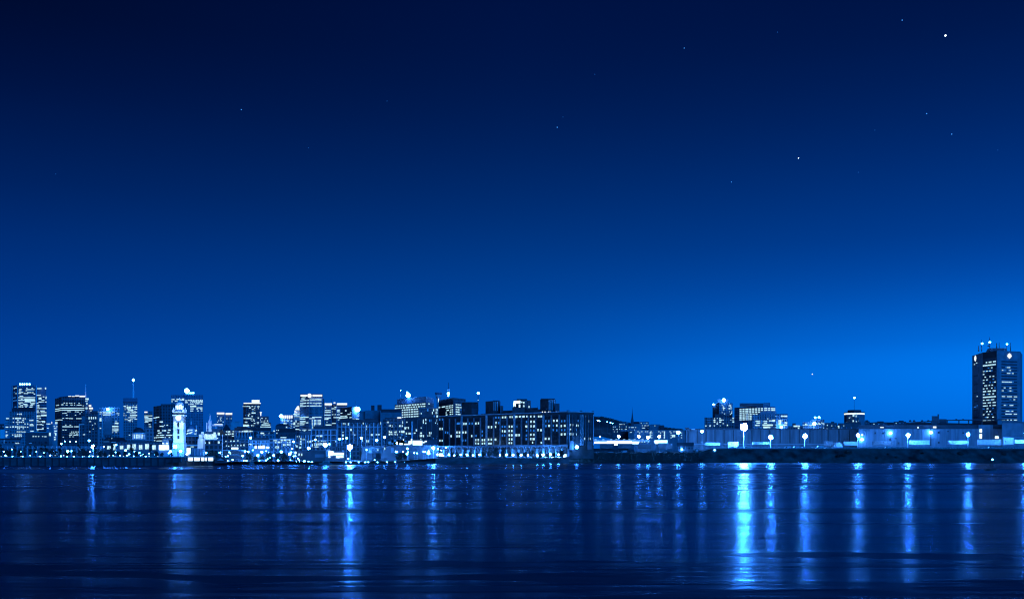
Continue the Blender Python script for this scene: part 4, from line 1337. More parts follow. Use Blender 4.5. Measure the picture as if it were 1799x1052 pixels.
for x in range(649, 671, 2):
    b.seg(x, x + 0.4, 790.7, 8.6, 'grey_paint', 'rib', thick=0.3)
b.done()
b = Bld('shed', 'squat dark base shed under the pale container', 'shed', [(654, 738), (669, 738)], 795.5, 'black_stone', 8)
b.box('door', 656, 661, 797, 803, 'dark_concrete', 737.6, 0.5)
b.done()
b = Bld('shed', 'long dark flat shed left of the glazed boat terminal', 'shed', [(531, 715), (572, 715)], 791.5, 'dark_concrete', 14)
b.box('roof', 530.5, 572.4, 790.4, 791.4, 'concrete', 714, 16)
b.segs(C5, [(470, 498, 680, 60), (550, 580, 718, 46), (610, 632, 720, 50)], 20)
b.box('door', 553, 570.5, 797.5, 803, 'concrete', 714.4, 0.7)
b.box('porch', 517, 531, 792.5, 804, 'dark_concrete', 716, 8)
b.done()
b = Bld('boat_terminal', 'glazed boat terminal with a bright rounded end and a long white lit strip', 'terminal', [(572, 712), (606, 712)], 793, 'concrete', 12)
p = P(580.5, 793, 712)
m = MB()
m.tube(P(577, 793.4, 712.5), P(577, 793.4, 722), 1.8, 1.8, 16)
m.build('rounded_roof', 'white_stone', b.root)
b.segs(C5, [(1205, 1310, 675, 60), (1200, 1295, 718, 44), (1305, 1535, 705, 48), (1370, 1450, 772, 40), (1465, 1490, 765, 44), (1500, 1525, 768, 36), (1205, 1240, 770, 30)], 20, 'lit_hall', 'lit_glazing')
b.segs(C5, [(1145, 1190, 710, 110)], 20, 'lit_mid', 'lit_glazing')
b.done()
b = Bld('waterside_pavilion', 'long low waterside pavilion with two blazing white glass bays below the clock tower', 'pavilion', [(322, 612), (376.5, 612)], 801.8, 'concrete', 12)
b.segs((240, 690, 7.79), [(710, 925, 905, 46)], 20, 'lit_hall', 'lit_glazing')
b.seg(361.3, 374.2, 806.2, 5.8, 'lit_hall', 'lit_glazing')
b.box('roof', 321, 377, 800.6, 801.7, 'concrete', 610.5, 15)
b.seg(322.5, 330, 806, 6, 'grey_paint', 'end_wall')
b.done()
b = Bld('waterside_shed', 'low shed with an arched pale gable at the waterside by the tall white pole', 'shed', [(376.8, 640), (398, 640)], 808.2, 'dark_concrete', 12, ybase=813)
m = MB()
pa, pb = plan(376.5, 639.5), plan(398.5, 639.5)
n = 12
arc = [(lerp(pa.x, pb.x, i / n), zz(808.2, 639.5) + 2.2 * math.sin(math.pi * i / n)) for i in range(n + 1)]
for (x0, z0), (x1, z1) in zip(arc, arc[1:]):
    m.quad((x0, 639, z0), (x1, 639, z1), (x1, 652.5, z1), (x0, 652.5, z0))
    m.quad((x0, 639.5, zz(808.2, 639.5)), (x1, 639.5, zz(808.2, 639.5)), (x1, 639.5, z1), (x0, 639.5, z0))
m.build('roof', 'dark_concrete', b.root)
m = MB()
m.tri(P(381, 808.6, 638.8), P(394, 808.6, 638.8), P(387.5, 804.6, 638.8))
m.tri(P(381, 808.6, 639), P(387.5, 804.6, 639), P(394, 808.6, 639))
m.build('gable', 'pale_stone', b.root)
b.done()
b = Bld('pavilion', 'blue grey pavilion wall with pilasters beside the foot of the clock tower', 'pavilion', [(336, 690), (359, 690)], 788, 'concrete', 12)
for x in (337, 342, 347.5, 352.5, 357.5):
    b.seg(x, x + 0.9, 794, 12, 'pilaster_stone', 'pilaster')
b.box('cornice', 335.5, 359.4, 787.2, 787.9, 'pale_stone', 689.4, 12)
b.done()
b = Bld('pavilion', 'white lit kiosk against the foot of the clock tower', 'kiosk', [(325.3, 680), (335.2, 680)], 786.5, 'white_stone', 8)
b.box('roof', 324.8, 335.6, 785.6, 786.4, 'concrete', 679.4, 9)
b.segs(CC, [(672, 735, 785, 80), (670, 715, 840, 36)], 20, 'lit_hall', 'lit_glazing')
b.done()
b = Bld('retaining_wall', 'low dark river platform in front of the clock tower', 'platform', [(264.5, 601.5), (318.5, 601.5)], 802.2, 'quay_stone', 8, ybase=812)
b.box('coping', 264.5, 318.8, 801.4, 802.1, 'coping_stone', 601.2, 6)
b.box('buttress', 265.5, 268, 803.5, 811, 'concrete', 600.6, 0.8)
b.box('buttress', 317.5, 319.5, 803, 810, 'concrete', 600.6, 0.8)
b.done()

# ------------------------------------------------------------------ blocks behind the brick warehouse
b = Bld('grain_elevator', 'blank pale storage block with two dark stair heads behind the condominium row', 'grain elevator', [(641, 1120), (668.5, 1120)], 720.5, 'concrete', 40)
b.box('stair_head', 652, 658, 711.8, 720.4, 'roofing', 1128, 8)
b.box('stair_head', 663, 670.5, 711, 720.4, 'roofing', 1128, 8)
b.box('low_wing', 632, 641, 722, 750, 'concrete', 1124, 20)
b.done()
b = Bld('grain_elevator', 'blank storage block under a long dark roof next to the one with two stair heads', 'grain elevator', [(668.8, 1100), (706, 1100)], 724, 'concrete', 40)
b.box('roof', 669, 706, 718.5, 723.9, 'roofing', 1104, 32)
b.done()
b = Bld('office_block', 'overhanging stepped office block with seven rows of bright windows and a glaring roof lamp', 'office block', [(693.5, 1362), (747.8, 1300), (762, 1340)], 706, 'dark_concrete', 30, ref=1)
m = MB()
pts = [plan(697.5, 1362), plan(748.2, 1302), plan(762, 1338), plan(706, 1400)]
m.prism(pts, b.z1 + 0.004, zz(696.3, 1302))
m.build('crown', 'blue_glass', b.root)
pat = '#.##.##.##.###.##.##.##.###.##.##'
for i, y in enumerate((709.2, 713.2)):
    b.row(693.8, 747.3, y, ('##.#.#.#.##.####.##.##.#.##.##.##' if i else '.#.#.#.#.#.##.####.##.##.##.#.####'), 1.9, 0.8, yref=746)
for y in (717.9, 722.2, 726.4, 730.6):
    b.row(706, 738.5, y, '##.##.##.##.###.##.##.##', 1.9, 0.8, yref=737)
b.row(720, 738, 734.5, '##.##.#.##', 1.2, 0.8, yref=737)
b.seg(752.5, 754.5, 709, 1.6)
b.seg(748.8, 749.5, 698.5, 2.6, 'lit_mid', 'corner_light')
b.globe('roof_light', 717, 694.3, 4.0, 'lamp_small', 1335)
b.globe('roof_light', 715.6, 689.2, 1.3, 'lamp_small', 1335)
b.globe('roof_light', 703.8, 685.6, 0.7, 'lamp_small', 1335)
b.mast('aerial', 715.6, 688, 698, 1335, 0.2)
b.mast('aerial', 703.8, 685, 698, 1335, 0.2)
b.done()
t = thing('water_tower', 'pale flared water tower with a lit strip between the two bright office blocks', 'water tower', (*plan(769, 1440), 20))
m = MB()
q = 1440 / F
m.lathe(P(770.5, 745, 1440), [(3.5 * q, 0), (3.2 * q, 45 * q), (5 * q, 48 * q), (5.2 * q, 52 * q)], 16)
m.build('shaft', 'pale_stone', t)
m = MB()
m.lathe(P(770.5, 693.3, 1440), [(5.2 * q, 0.004), (6.2 * q, 2.2 * q), (6.2 * q, 4 * q), (0.5, 4.4 * q)], 16)
m.build('tank', 'blue_glass', t)
place('lit_strip', unit_box('lit_hall'), t, P(770.4, 703, 1440 - 3.6 * q), (0, 0, 0), (0.8 * q, 0.5, 6 * q))
b = Bld('office_block', 'dark crowned office block with bright windows on both faces and a beacon mast', 'office block', [(770.5, 1375), (796.5, 1310), (818, 1340)], 698.2, 'dark_concrete', 30, ref=1)
for y, p in ((711.7, '##..####.#.#.#.#.#'), (715, '.........#.#.#.#.#'), (719.2, '..........###..#.#'), (723, '.........#....##.#'), (727, '.........##...##.#')):
    b.row(770.8, 796, y, p, 1.7, 0.8, yref=795)
for y, p in ((710.3, '#.#.#+.'), (714.8, '####.#.'), (718.8, '#.##.+.'), (723, '####...'), (727.2, '#.###..')):
    b.row(800.5, 812, y, p, 1.9, 0.85, yref=801)
b.mast('mast', 787.8, 671.5, 698, 1345, 0.5)
b.box('mast_platform', 785.5, 790, 683.5, 685.2, 'concrete', 1343, 3)
b.globe('mast_light', 787.8, 691, 2.3, 'lamp_small', 1342)
b.globe('mast_light', 787.6, 695, 1.1, 'lamp_small', 1342)
b.done()
# ------------------------------------------------------------------ the brick warehouse with the arcade
b = Bld('brick_warehouse', 'huge dark brick warehouse turned to apartments, above a lit waterside arcade', 'warehouse', [(768.5, 965), (997.5, 862), (1043, 874)], 723.5, 'brick', 60, ref=1)
W = b
zt = b.z1
# storeys: rows follow the long face
base = zz(782.5, 862)
def wz(y):
    return zz(y, 862)
b.coping('pilaster_stone', 0.8, 0.3)
m = MB()
bays = [769.0, 779.5, 790, 800.5, 811.5, 822, 832.8, 844.5, 855, 867.5, 879, 891, 904, 916.5, 928.5, 941.5, 955, 969, 983, 997]
for i, x in enumerate(bays):
    p, e = b.at(min(x, 996.9))
    n = Vector((e.y, -e.x))
    wd = 0.55 if i % 4 else 0.9
    m = MB()
    c = p + n * 0.25
    m.prism([c - e * wd - n * 0.4, c + e * wd - n * 0.4, c + e * wd + n * 0.45, c - e * wd + n * 0.45][::1], base + 0.3, zt - (2.2 if i % 4 else 0.3))
    m.build('pilaster', 'pilaster_stone' if i % 4 == 0 else 'concrete', b.root)
LIT = {  # (bay, floor): + bright, m blue; floor 0 is the top
}
litw = set()
bright_px = [(780, 594, 2), (875, 545, 2)]
Z5lit = [(62, 72, 508, 1), (88, 97, 508, 1), (64, 74, 594, 0), (86, 96, 594, 0), (64, 74, 703, 0), (86, 94, 703, 0), (165, 178, 662, 0), (220, 232, 627, 0), (243, 256, 627, 0), (220, 232, 662, 0), (242, 254, 662, 0), (276, 288, 627, 0), (300, 313, 627, 0), (285, 296, 547, 0), (305, 316, 547, 0), (338, 348, 545, 1), (362, 372, 545, 1), (395, 407, 545, 0), (420, 430, 543, 0), (116, 126, 627, 1), (136, 146, 630, 1), (225, 252, 545, 1), (276, 286, 700, 1), (300, 312, 700, 1), (358, 368, 660, 0), (395, 405, 697, 0), (418, 430, 697, 0), (395, 405, 728, 0), (418, 430, 730, 0), (455, 467, 697, 0), (475, 487, 697, 0), (455, 467, 730, 0), (475, 487, 728, 0), (455, 465, 655, 1), (455, 466, 618, 1), (398, 408, 658, 1), (512, 525, 578, 0), (540, 552, 578, 0), (512, 524, 693, 0), (538, 550, 693, 0), (515, 530, 730, 0), (535, 547, 730, 0), (578, 588, 575, 0), (583, 592, 538, 0), (606, 618, 540, 1), (575, 590, 693, 0), (580, 592, 490, 1), (605, 617, 490, 1), (640, 652, 575, 1), (662, 675, 575, 1), (642, 655, 488, 0), (668, 683, 487, 0), (642, 652, 615, 0), (664, 676, 617, 0), (640, 652, 655, 1), (662, 673, 655, 1), (704, 716, 573, 0), (728, 740, 573, 0), (702, 715, 613, 0), (728, 740, 613, 0), (702, 716, 653, 0), (726, 741, 653, 0), (705, 716, 690, 0), (728, 740, 690, 0), (703, 716, 725, 0), (725, 737, 725, 0), (712, 722, 485, 0), (732, 742, 485, 0), (765, 785, 483, 0), (800, 820, 482, 0), (832, 852, 481, 0), (868, 878, 480, 0), (765, 785, 652, 0), (795, 808, 652, 0), (778, 784, 573, 1), (863, 876, 530, 1), (858, 876, 572, 0), (864, 875, 610, 1), (862, 874, 655, 1), (860, 874, 688, 1), (905, 918, 528, 0), (932, 946, 528, 0), (905, 916, 570, 0), (930, 946, 570, 0), (903, 914, 480, 0), (935, 946, 480, 0), (905, 913, 608, 1), (930, 943, 610, 1), (903, 915, 648, 0), (930, 943, 648, 0), (902, 914, 688, 0), (925, 945, 688, 0), (920, 930, 720, 0), (975, 984, 480, 0), (990, 998, 480, 0), (1003, 1013, 479, 0), (970, 982, 605, 0), (995, 1010, 607, 0), (1000, 1012, 722, 0), (1040, 1055, 568, 1), (1070, 1085, 566, 0), (1042, 1052, 523, 1), (1070, 1080, 523, 1), (1038, 1053, 685, 0), (1068, 1083, 685, 0), (1115, 1128, 520, 0), (1145, 1158, 518, 0), (1112, 1122, 565, 1), (1143, 1155, 563, 0), (1110, 1122, 605, 1), (1143, 1155, 607, 1), (1185, 1196, 568, 0), (1215, 1230, 565, 0), (1185, 1200, 645, 0), (1215, 1230, 643, 0), (1188, 1200, 605, 1), (1216, 1228, 605, 1), (1188, 1200, 523, 1), (1215, 1228, 522, 1), (1268, 1278, 560, 0), (1288, 1298, 560, 0), (1268, 1278, 602, 0), (1266, 1278, 643, 0), (1285, 1300, 643, 0), (1322, 1334, 563, 0), (1340, 1352, 565, 0), (1340, 1352, 520, 1), (1318, 1330, 645, 0), (1322, 1332, 605, 1), (1436, 1444, 523, 0), (1410, 1416, 478, 0), (1400, 1410, 685, 0), (1434, 1444, 685, 0), (1454, 1464, 685, 0)]
for x0, x1, y, dim in Z5lit:
    px0, px1, py = 760 + x0 / 5.26, 760 + x1 / 5.26, 640 + y / 5.26
    b.seg(px0 + 0.2, px1 - 0.2, py, 3.7 if 500 < y < 700 else 3.2, 'lit_mid' if dim else 'lit_white')
# dark windows: two to a bay on every floor where none is lit
for i in range(len(bays) - 1):
    for fl in range(7):
        for k in (0.33, 0.67):
            x = lerp(bays[i], bays[i + 1], k)
            p, e = b.at(x)
            top = zt - 2.6
            zc = lerp(top - 1.5, base + 2.6, fl / 6)
            py = HY - (zc - H) * F / p.y
            if any(abs((760 + (q[0] + q[1]) / 10.52) - x) < 2.6 and abs(640 + q[2] / 5.26 - py) < 3.2 for q in Z5lit):
                continue
            b.seg(x - 1.1, x + 1.1, py, 4.2, 'dark_glass', 'dark_window')
for x in (999.5, 1005, 1011, 1016.5, 1020, 1023.5, 1028, 1033, 1037.5, 1042):
    b.seg(x - 0.5, x + 0.5, 755, 54, 'pilaster_stone' if x in (999.5, 1020, 1023.5, 1042) else 'dark_concrete', 'pilaster', thick=0.9)
for y in (735, 748, 756, 763):
    b.row(1001, 1041, y, 'o.o..o.o..o..o.o', 3.6, 0.7)
b.box('porch', 1000.5, 1007.5, 774, 790, 'concrete', 860.5, 2)
b.box('porch', 1032, 1041, 775, 789, 'dark_concrete', 864, 2)
b.globe('porch_lamp', 1013.3, 785, 3.0, 'lamp_small', 858)
b.box('corner_turret', 995.5, 1000.5, 720.3, 726, 'dark_concrete', 862.5, 4)
b.box('corner_turret', 1018.5, 1023, 720.6, 727, 'dark_concrete', 868.5, 4)
b.box('corner_turret', 1039.5, 1043.6, 721.8, 728, 'dark_concrete', 874.5, 4)
b.box('corner_turret', 845.5, 855, 726.5, 734, 'black_stone', 928, 5)
b.done()
# the arcade in front: pale arches, lit behind
ar = thing('arcade', 'long pale waterside arcade of arches lit from behind, at the foot of the brick warehouse', 'arcade', (*plan(880, 905), gz(880, 905)))
def apt(x):
    d = lerp(940, 846, (x - 768) / (1000 - 768))
    return d
nb = 21
xs = [768 + (998 - 768) * i / nb for i in range(nb + 1)]
m = MB()
pa, pb = plan(768, apt(768)), plan(998, apt(998))
za, zb = zz(783.2, 846), zz(780.4, 846)
m.prism([pa, pb, pb + Vector((0, 9)), pa + Vector((0, 9))], za, zb)
m.build('entablature', 'concrete', ar)
m = MB()
m.prism([pa + Vector((0, 7.5)), pb + Vector((0, 7.5)), pb + Vector((0, 8.6)), pa + Vector((0, 8.6))], zz(803, 846), za - 0.004)
m.build('back_wall', 'brick', ar)
e = (pb - pa).normalized()
nrm = Vector((e.y, -e.x))
for i, x in enumerate(xs):
    p = plan(x, apt(x))
    m = MB()
    w_ = 0.62
    g0 = gz(x, apt(x)) - 0.3
    m.prism([p - e * w_ - nrm * 1.2, p + e * w_ - nrm * 1.2, p + e * w_ + nrm * 0.1, p - e * w_ + nrm * 0.1], g0, za - 2.2)
    m.build('pier', 'concrete', ar)
    if i < nb:
        p2 = plan(xs[i + 1], apt(xs[i + 1]))
        a0, a1 = p + e * w_, p2 - e * w_
        m = MB()
        N = 10
        for k in range(N):
            t0, t1 = k / N, (k + 1) / N
            s0, s1 = math.sin(math.pi * t0) ** 0.6 * 2.0, math.sin(math.pi * t1) ** 0.6 * 2.0
            q0, q1 = a0.lerp(a1, t0), a0.lerp(a1, t1)
            zb_ = za - 2.2
            m.quad((q0.x, q0.y, zb_ + s0), (q1.x, q1.y, zb_ + s1), (q1.x, q1.y, za), (q0.x, q0.y, za))
            m.quad((q0.x, q0.y, zb_ + s0), (q0.x, q0.y + 1, zb_ + s0), (q1.x, q1.y + 1, zb_ + s1), (q1.x, q1.y, zb_ + s1))
        m.build('arch', 'concrete', ar)
        if i % 2 == 0 or i in (8, 9, 17, 18, 19):
            c = (a0 + a1) / 2 + Vector((0, 7.2))
            bright = i in (7, 8, 9, 17, 18, 19)
            hh = {8: 5.2, 9: 5.2, 18: 3.6, 17: 3.4, 19: 3.2}.get(i, 2.6)
            place('lit_window', unit_box('lit_arcade' if bright else 'lit_hall'), ar, (c.x, c.y, g0 + 0.6 + hh / 2), (0, 0, math.atan2(e.y, e.x)), ((a1 - a0).length * 0.72, 0.3, hh))

# the four stair towers on its roof
def roof_tower(label, x0, xm, x1, ytop, d, mats, lo=None):
    t = Bld('roof_tower', label, 'roof tower', [(x0, d + 8), (xm, d), (x1, d + 10)], ytop, mats, 14, ref=1, ybase=733)
    return t
t = roof_tower('dark roof tower at the left end of the brick warehouse roof, with a mast behind', 811, 828, 840, 706.8, 945, 'brick')
t.box('parapet', 811.5, 839.5, 705.9, 706.7, 'dark_concrete', 948, 10)
t.seg(814, 817, 720, 4, 'dark_concrete', 'medallion')
t.seg(829, 839, 722, 10, 'dark_concrete', 'side_panel')
t.done()
t = roof_tower('dark roof tower with a pale ribbed right face and a lower shoulder', 853, 866, 879, 704, 925, 'brick')
for x in (867, 869.5, 873):
    t.seg(x, x + 0.7, 713, 16, 'pilaster_stone', 'pilaster')
t.box('shoulder', 879.2, 884, 712.5, 727, 'dark_concrete', 928, 10)
t.box('cap', 866, 878, 703, 703.9, 'dark_concrete', 932, 6)
t.seg(856, 860, 719, 5, 'black_stone', 'medallion')
t.done()
t = roof_tower('roof tower with a glaring white lit loggia in the middle of the brick warehouse roof', 901.5, 917.5, 932.5, 702.2, 905, 'brick')
t.box('cap', 908, 926, 700.6, 702.1, 'brick', 910, 8)
t.segs(Z5, [(752, 810, 348, 24), (750, 768, 372, 34), (800, 812, 382, 24)], 20, 'lit_hall', 'lit_loggia')
t.segs(Z5, [(818, 830, 348, 12), (836, 847, 353, 16), (836, 846, 384, 16), (886, 895, 394, 20), (836, 846, 414)], 10)
t.row(903, 916, 713, 'o.oo.o', 4)
t.box('shoulder', 900, 922, 716, 728, 'brick', 903, 12)
t.done()
t = roof_tower('dark roof tower at the hill end of the roof, with round medallion and shoulder', 949, 963, 976, 701, 885, 'brick')
t.box('cap', 950, 975, 699.6, 700.9, 'dark_concrete', 890, 8)
for x in (964, 967, 970, 973):
    t.seg(x, x + 0.7, 711, 18, 'pilaster_stone', 'pilaster')
t.seg(954, 958.5, 717, 5, 'black_stone', 'medallion')
t.box('shoulder', 976.2, 983, 708.5, 726, 'dark_concrete', 888, 10)
t.done()
t = thing('roof_railing', 'row of small lights along a roof terrace beside the right roof tower', 'roof terrace', (*plan(965, 878), zz(724.5, 878)))
m = MB()
m.box(plan(952, 876).x, plan(983, 876).x, 876, 884, zz(727, 876), zz(724, 876))
m.build('terrace', 'brick', t)
for x in (953, 957.5, 964, 966.5, 977, 981):
    place('lamp', unit_ball('lit_sign'), t, P(x, 723.4, 876), sc=(0.55, 0.55, 0.55))
t = thing('beacon_mast', 'slim mast with a fluttering white beacon behind the brick warehouse', 'mast', (*plan(840, 1010), zz(722, 1010)))
m = MB()
m.tube(P(840, 722, 1010), P(840, 692, 1010), 0.35, 0.25, 6)
m.build('mast', 'dark_metal', t)
place('beacon', unit_ball('lamp_small'), t, P(840.3, 690.5, 1010), sc=(1.25, 1.0, 1.1))
place('beacon', unit_ball('lit_sign'), t, P(840, 702.5, 1010), sc=(0.4, 0.4, 0.4))
bb = Bld('roof_house', 'low dark roof house spanning the middle of the brick warehouse roof', 'roof house', [(884, 920), (949, 892)], 718.5, 'brick', 14, ref=1, ybase=735)
bb.box('plant_room', 925, 945, 716, 718.4, 'dark_concrete', 905, 6)
bb.mast('aerial', 944, 712.5, 718, 903, 0.15)
bb.done()

# ------------------------------------------------------------------ hill, church and low lit yards
ch = thing('church', 'church with a needle spire on the wooded hill', 'church', (*plan(1115, 1900), 25))
m = MB()
m.box(plan(1108.7, 1900).x, plan(1113.2, 1900).x, 1900, 1906, 20, zz(737.5, 1900))
m.build('tower', 'dark_concrete', ch)
m = MB()
m.lathe(P(1110.9, 737.5, 1903), [(2.2, 0.004), (1.3, 6), (0.5, 14), (0.08, 24)], 8)
m.build('spire', 'dark_concrete', ch)
m = MB()
m.prism([plan(1113.4, 1900), plan(1136, 1900), plan(1136, 1915), plan(1113.4, 1915)], 20, zz(744, 1900))
m.build('nave', 'concrete', ch)
m = MB()
p0, p1 = P(1113.4, 744, 1899.5), P(1136, 744, 1899.5)
dz, dy = Vector((0, 8, 4)), Vector((0, 16, 0))
m.quad(p0, p1, p1 + dz, p0 + dz)
m.quad(p0 + dz, p1 + dz, p1 + dy, p0 + dy)
m.build('roof', 'roofing', ch)
hill_houses = [(1076, 1086, 748, 1700, 'cluster house with speckled windows on the slope just right of the brick warehouse', 'dark_concrete'),
               (1087, 1104, 743.5, 1720, 'taller flat roofed block with a lit roof row on the hillside', 'dark_concrete'),
               (1104, 1124, 749, 1690, 'pale gabled block below the needle spire church', 'concrete'),
               (1123, 1140, 741.5, 1760, 'block with bright top windows behind the needle spire church', 'concrete'),
               (1141, 1160, 746, 1740, 'broad plain block at the right end of the hillside', 'concrete'),
               (1160, 1167, 747.5, 1735, 'small square dark block at the end of the hillside row', 'roofing')]
for (x0, x1, y, d, lab, mt) in hill_houses:
    b = Bld('hillside_house', lab, 'house', [(x0, d), (x1, d)], y, mt, 20)
    b.box('parapet', x0, x1, y - 1.0, y - 0.1, 'concrete', d + 1, 12)
    b.grid(x0 + 0.5, x1 - 0.5, y + 1.5, y + 10, max(3, int((x1 - x0) / 2)), 3, 0.45 if x0 < 1140 else 0.06, 1.2, 0.6)
    b.done()
b = Bld('freight_hall', 'long pale lit hall with rows of small lights behind the yard lamps', 'hall', [(1114, 1250), (1204, 1250)], 757, 'white_cladding', 40)
b.box('roof', 1090, 1204, 755, 756.9, 'concrete', 1255, 36)
b.row(1116, 1202, 757.8, '.#.#.##.#...#.##..#.##.#..', 0.9, 0.7)
for y in (760, 764, 768.5):
    b.row(1116, 1202, y, '..#.....##....#.#...#.....#.', 1.3, 0.5)
b.seg(1142, 1143, 763, 10, 'lit_white', 'stair_light')
b.seg(1167, 1168, 764, 12, 'lit_white', 'stair_light')
b.seg(1180.5, 1186, 765.5, 4, 'lit_white', 'lit_doorway')
b.done()
b = Bld('loading_canopy', 'long loading canopy with a glaring white underside beside the brick warehouse', 'canopy', [(1043.6, 1060), (1142, 1060)], 772.5, 'pale_stone', 20, ybase=776)
b.seg(1044, 1066, 777, 3.4, 'lit_hall', 'lit_soffit')
b.seg(1066.5, 1110, 776.5, 4.6, 'lit_hall', 'lit_soffit')
b.seg(1111, 1122, 777.5, 4.2, 'lit_hall', 'lit_soffit')
b.row(1122.5, 1140, 775.8, '#.#+#.+#', 1.6, 0.8)
b.seg(1079, 1085, 780, 4, 'lit_hall', 'lit_doorway')
b.row(1044, 1140, 771.7, '#+.#.+#.#+.#.#+#.+#.#', 0.9, 0.8)
b.done()
b = Bld('loading_canopy', 'short glaring white canopy right of the long loading canopy', 'canopy', [(1149, 1055), (1173, 1055)], 772.5, 'pale_stone', 12, ybase=779)
b.seg(1150, 1172, 775.3, 4.2, 'lit_hall', 'lit_soffit')
b.seg(1151, 1156, 778, 2.4, 'lit_hall', 'lit_soffit')
b.box('post', 1150.5, 1151.2, 779, 790, 'pale_metal', 1056, 0.8)
b.box('post', 1170.5, 1171.2, 779, 790, 'pale_metal', 1056, 0.8)
b.done()
b = Bld('site_office', 'low pale site office under a dark roof on the bank right of the trailers', 'site office', [(1191.5, 925), (1218, 925)], 783.5, 'concrete', 10)
b.box('roof', 1189, 1219, 777, 783.4, 'roofing', 924, 12)
b.row(1193, 1217, 787, 'o.oo+.oo.o', 3, 0.7)
b.globe('wall_lamp', 1198, 789, 1.4, 'lamp_small', 923)
b.done()
b = Bld('guard_hut', 'tiny pale guard hut with a flag pole on the bank before the long shed', 'hut', [(1221.5, 915), (1227.5, 915)], 787.5, 'white_cladding', 4)
b.box('roof', 1220.8, 1228.2, 786.6, 787.4, 'pale_stone', 914.5, 5)
b.mast('flag_pole', 1221.7, 780, 796, 914.5, 0.12, 'pale_metal')
b.seg(1223.5, 1225.5, 790.5, 3, 'lit_mid')
b.done()

# ------------------------------------------------------------------ towers behind the long shed
b = Bld('apartment_tower', 'tall slim apartment tower with a dark left face and a lamp on its penthouse', 'tower', [(1251.8, 1560), (1263.5, 1530), (1287, 1535)], 707.5, 'concrete', 30, ref=1)
b.box('penthouse', 1261, 1279.3, 701.2, 707.4, 'dark_concrete', 1540, 16)
b.globe('roof_light', 1271.8, 702.8, 3.2, 'lamp_small', 1532)
b.globe('corner_lamp', 1253.5, 710.2, 1.5, 'lamp_small', 1552)
b.segs(CG, [(385, 398, 252, 18), (405, 425, 282, 18), (405, 450, 312, 16), (435, 450, 308), (408, 428, 340, 18), (525, 575, 262, 16), (545, 556, 250, 30), (560, 578, 292, 16), (510, 590, 320, 10), (533, 548, 318, 26), (535, 545, 377), (580, 595, 378), (573, 592, 410, 24), (550, 567, 435), (385, 396, 398), (430, 450, 425)], 12)
b.seg(1252.3, 1262.8, 730, 40, 'dark_concrete', 'side_panel')  # darker panel carries the shade of the left face
b.done()
b = Bld('apartment_tower', 'wide lower apartment tower with balcony stripes in front of the slim apartment tower', 'tower', [(1237.6, 1380), (1290, 1380)], 733, 'dark_concrete', 30)
b.box('penthouse', 1256, 1273.3, 727.3, 732.9, 'roofing', 1386, 16)
for y in (520, 555, 590, 625, 663, 705, 740):
    b.seg(1242.7, 1248, 690 + y / 11.606, 0.8, 'pale_stone', 'balcony', thick=1.0)
b.segs(CG, [(225, 245, 520), (285, 300, 517), (335, 360, 520, 20), (215, 252, 555, 24), (335, 380, 553, 28), (398, 418, 552, 18), (218, 252, 592, 24), (290, 300, 590), (332, 370, 592, 24), (278, 305, 628, 24), (400, 425, 622, 16), (130, 158, 668, 32), (48, 70, 672, 24), (222, 242, 668, 18), (345, 358, 667), (488, 510, 658, 28), (600, 630, 515, 24), (605, 620, 555), (600, 635, 590, 24), (560, 575, 550), (90, 150, 775, 16), (222, 244, 776, 22), (165, 182, 740), (380, 395, 740), (360, 385, 770)], 12)
b.done()
b = Bld('hospital', 'big bright windowed block with a dark roof slab behind the brightest floodlight', 'office block', [(1290.2, 1490), (1341, 1450), (1362, 1462)], 713.3, 'blue_glass', 35, ref=1)
b.box('roof_slab', 1299.5, 1341, 708, 713.2, 'dark_concrete', 1462, 22)
b.box('roof_slab', 1341.2, 1353, 707.2, 713.2, 'concrete', 1462, 22)
for y in (717.2, 720.2, 723.4):
    b.row(1299.5, 1340.5, y, '##.##.###.##.##.##.##.##', 1.7, 0.86, yref=1339)
    b.row(1342.5, 1361.5, y - 0.4, '###.##.####' if y < 721 else '##.####.##.', 1.7, 0.9, yref=1343)
for y in (727.2, 730.5, 733, 736):
    b.row(1299.5, 1331, y, '##.##.#+#.##.##.##', 1.7, 0.84, yref=1330)
b.done()
b = Bld('office_block', 'terraced office block with pale floor bands, right of the bright windowed block', 'office block', [(1322, 1340), (1363.5, 1340)], 727.8, 'concrete', 30)
b.box('upper_storey', 1335.5, 1364, 722.3, 727.7, 'concrete', 1345, 22)
b.bands(1331, 1362, 731.5, 752, 6, 1.2)
b.segs(CG, [(1070, 1165, 573, 16), (1230, 1310, 573, 14), (1345, 1405, 567, 18), (1415, 1470, 563, 38), (1090, 1165, 612, 24), (1240, 1305, 612, 24), (1060, 1155, 660, 18), (1215, 1425, 655, 30), (1230, 1370, 700, 34), (1235, 1400, 745, 16), (1440, 1470, 740, 26), (1480, 1492, 650, 18), (1480, 1492, 700, 18), (1310, 1330, 525, 16), (1480, 1490, 473, 16)], 12)
b.segs(CG, [(1180, 1205, 615), (1160, 1200, 710), (1180, 1220, 575)], 12, 'lit_mid')
b.done()
b = Bld('office_block', 'small block with one very tall bright window beside the terraced office block', 'office block', [(1364, 1345), (1383.5, 1345)], 728, 'concrete', 22)
b.box('parapet', 1364, 1383.6, 726.9, 727.9, 'dark_concrete', 1346, 18)
b.segs(CG, [(1590, 1718, 473, 26), (1535, 1592, 600, 100), (1592, 1630, 563), (1665, 1715, 608, 36), (1635, 1715, 655, 30), (1655, 1670, 690, 14)], 12)
b.bands(1373, 1383, 734, 740, 2, 1.0)
b.globe('wall_lamp', 1372.6, 749.8, 2.3, 'lamp_small', 1340)
b.done()
b = Bld('office_block', 'low dark roofed block with one broad lit window left of the humped roof block', 'office block', [(1384, 1300), (1411, 1300)], 748, 'dark_concrete', 20)
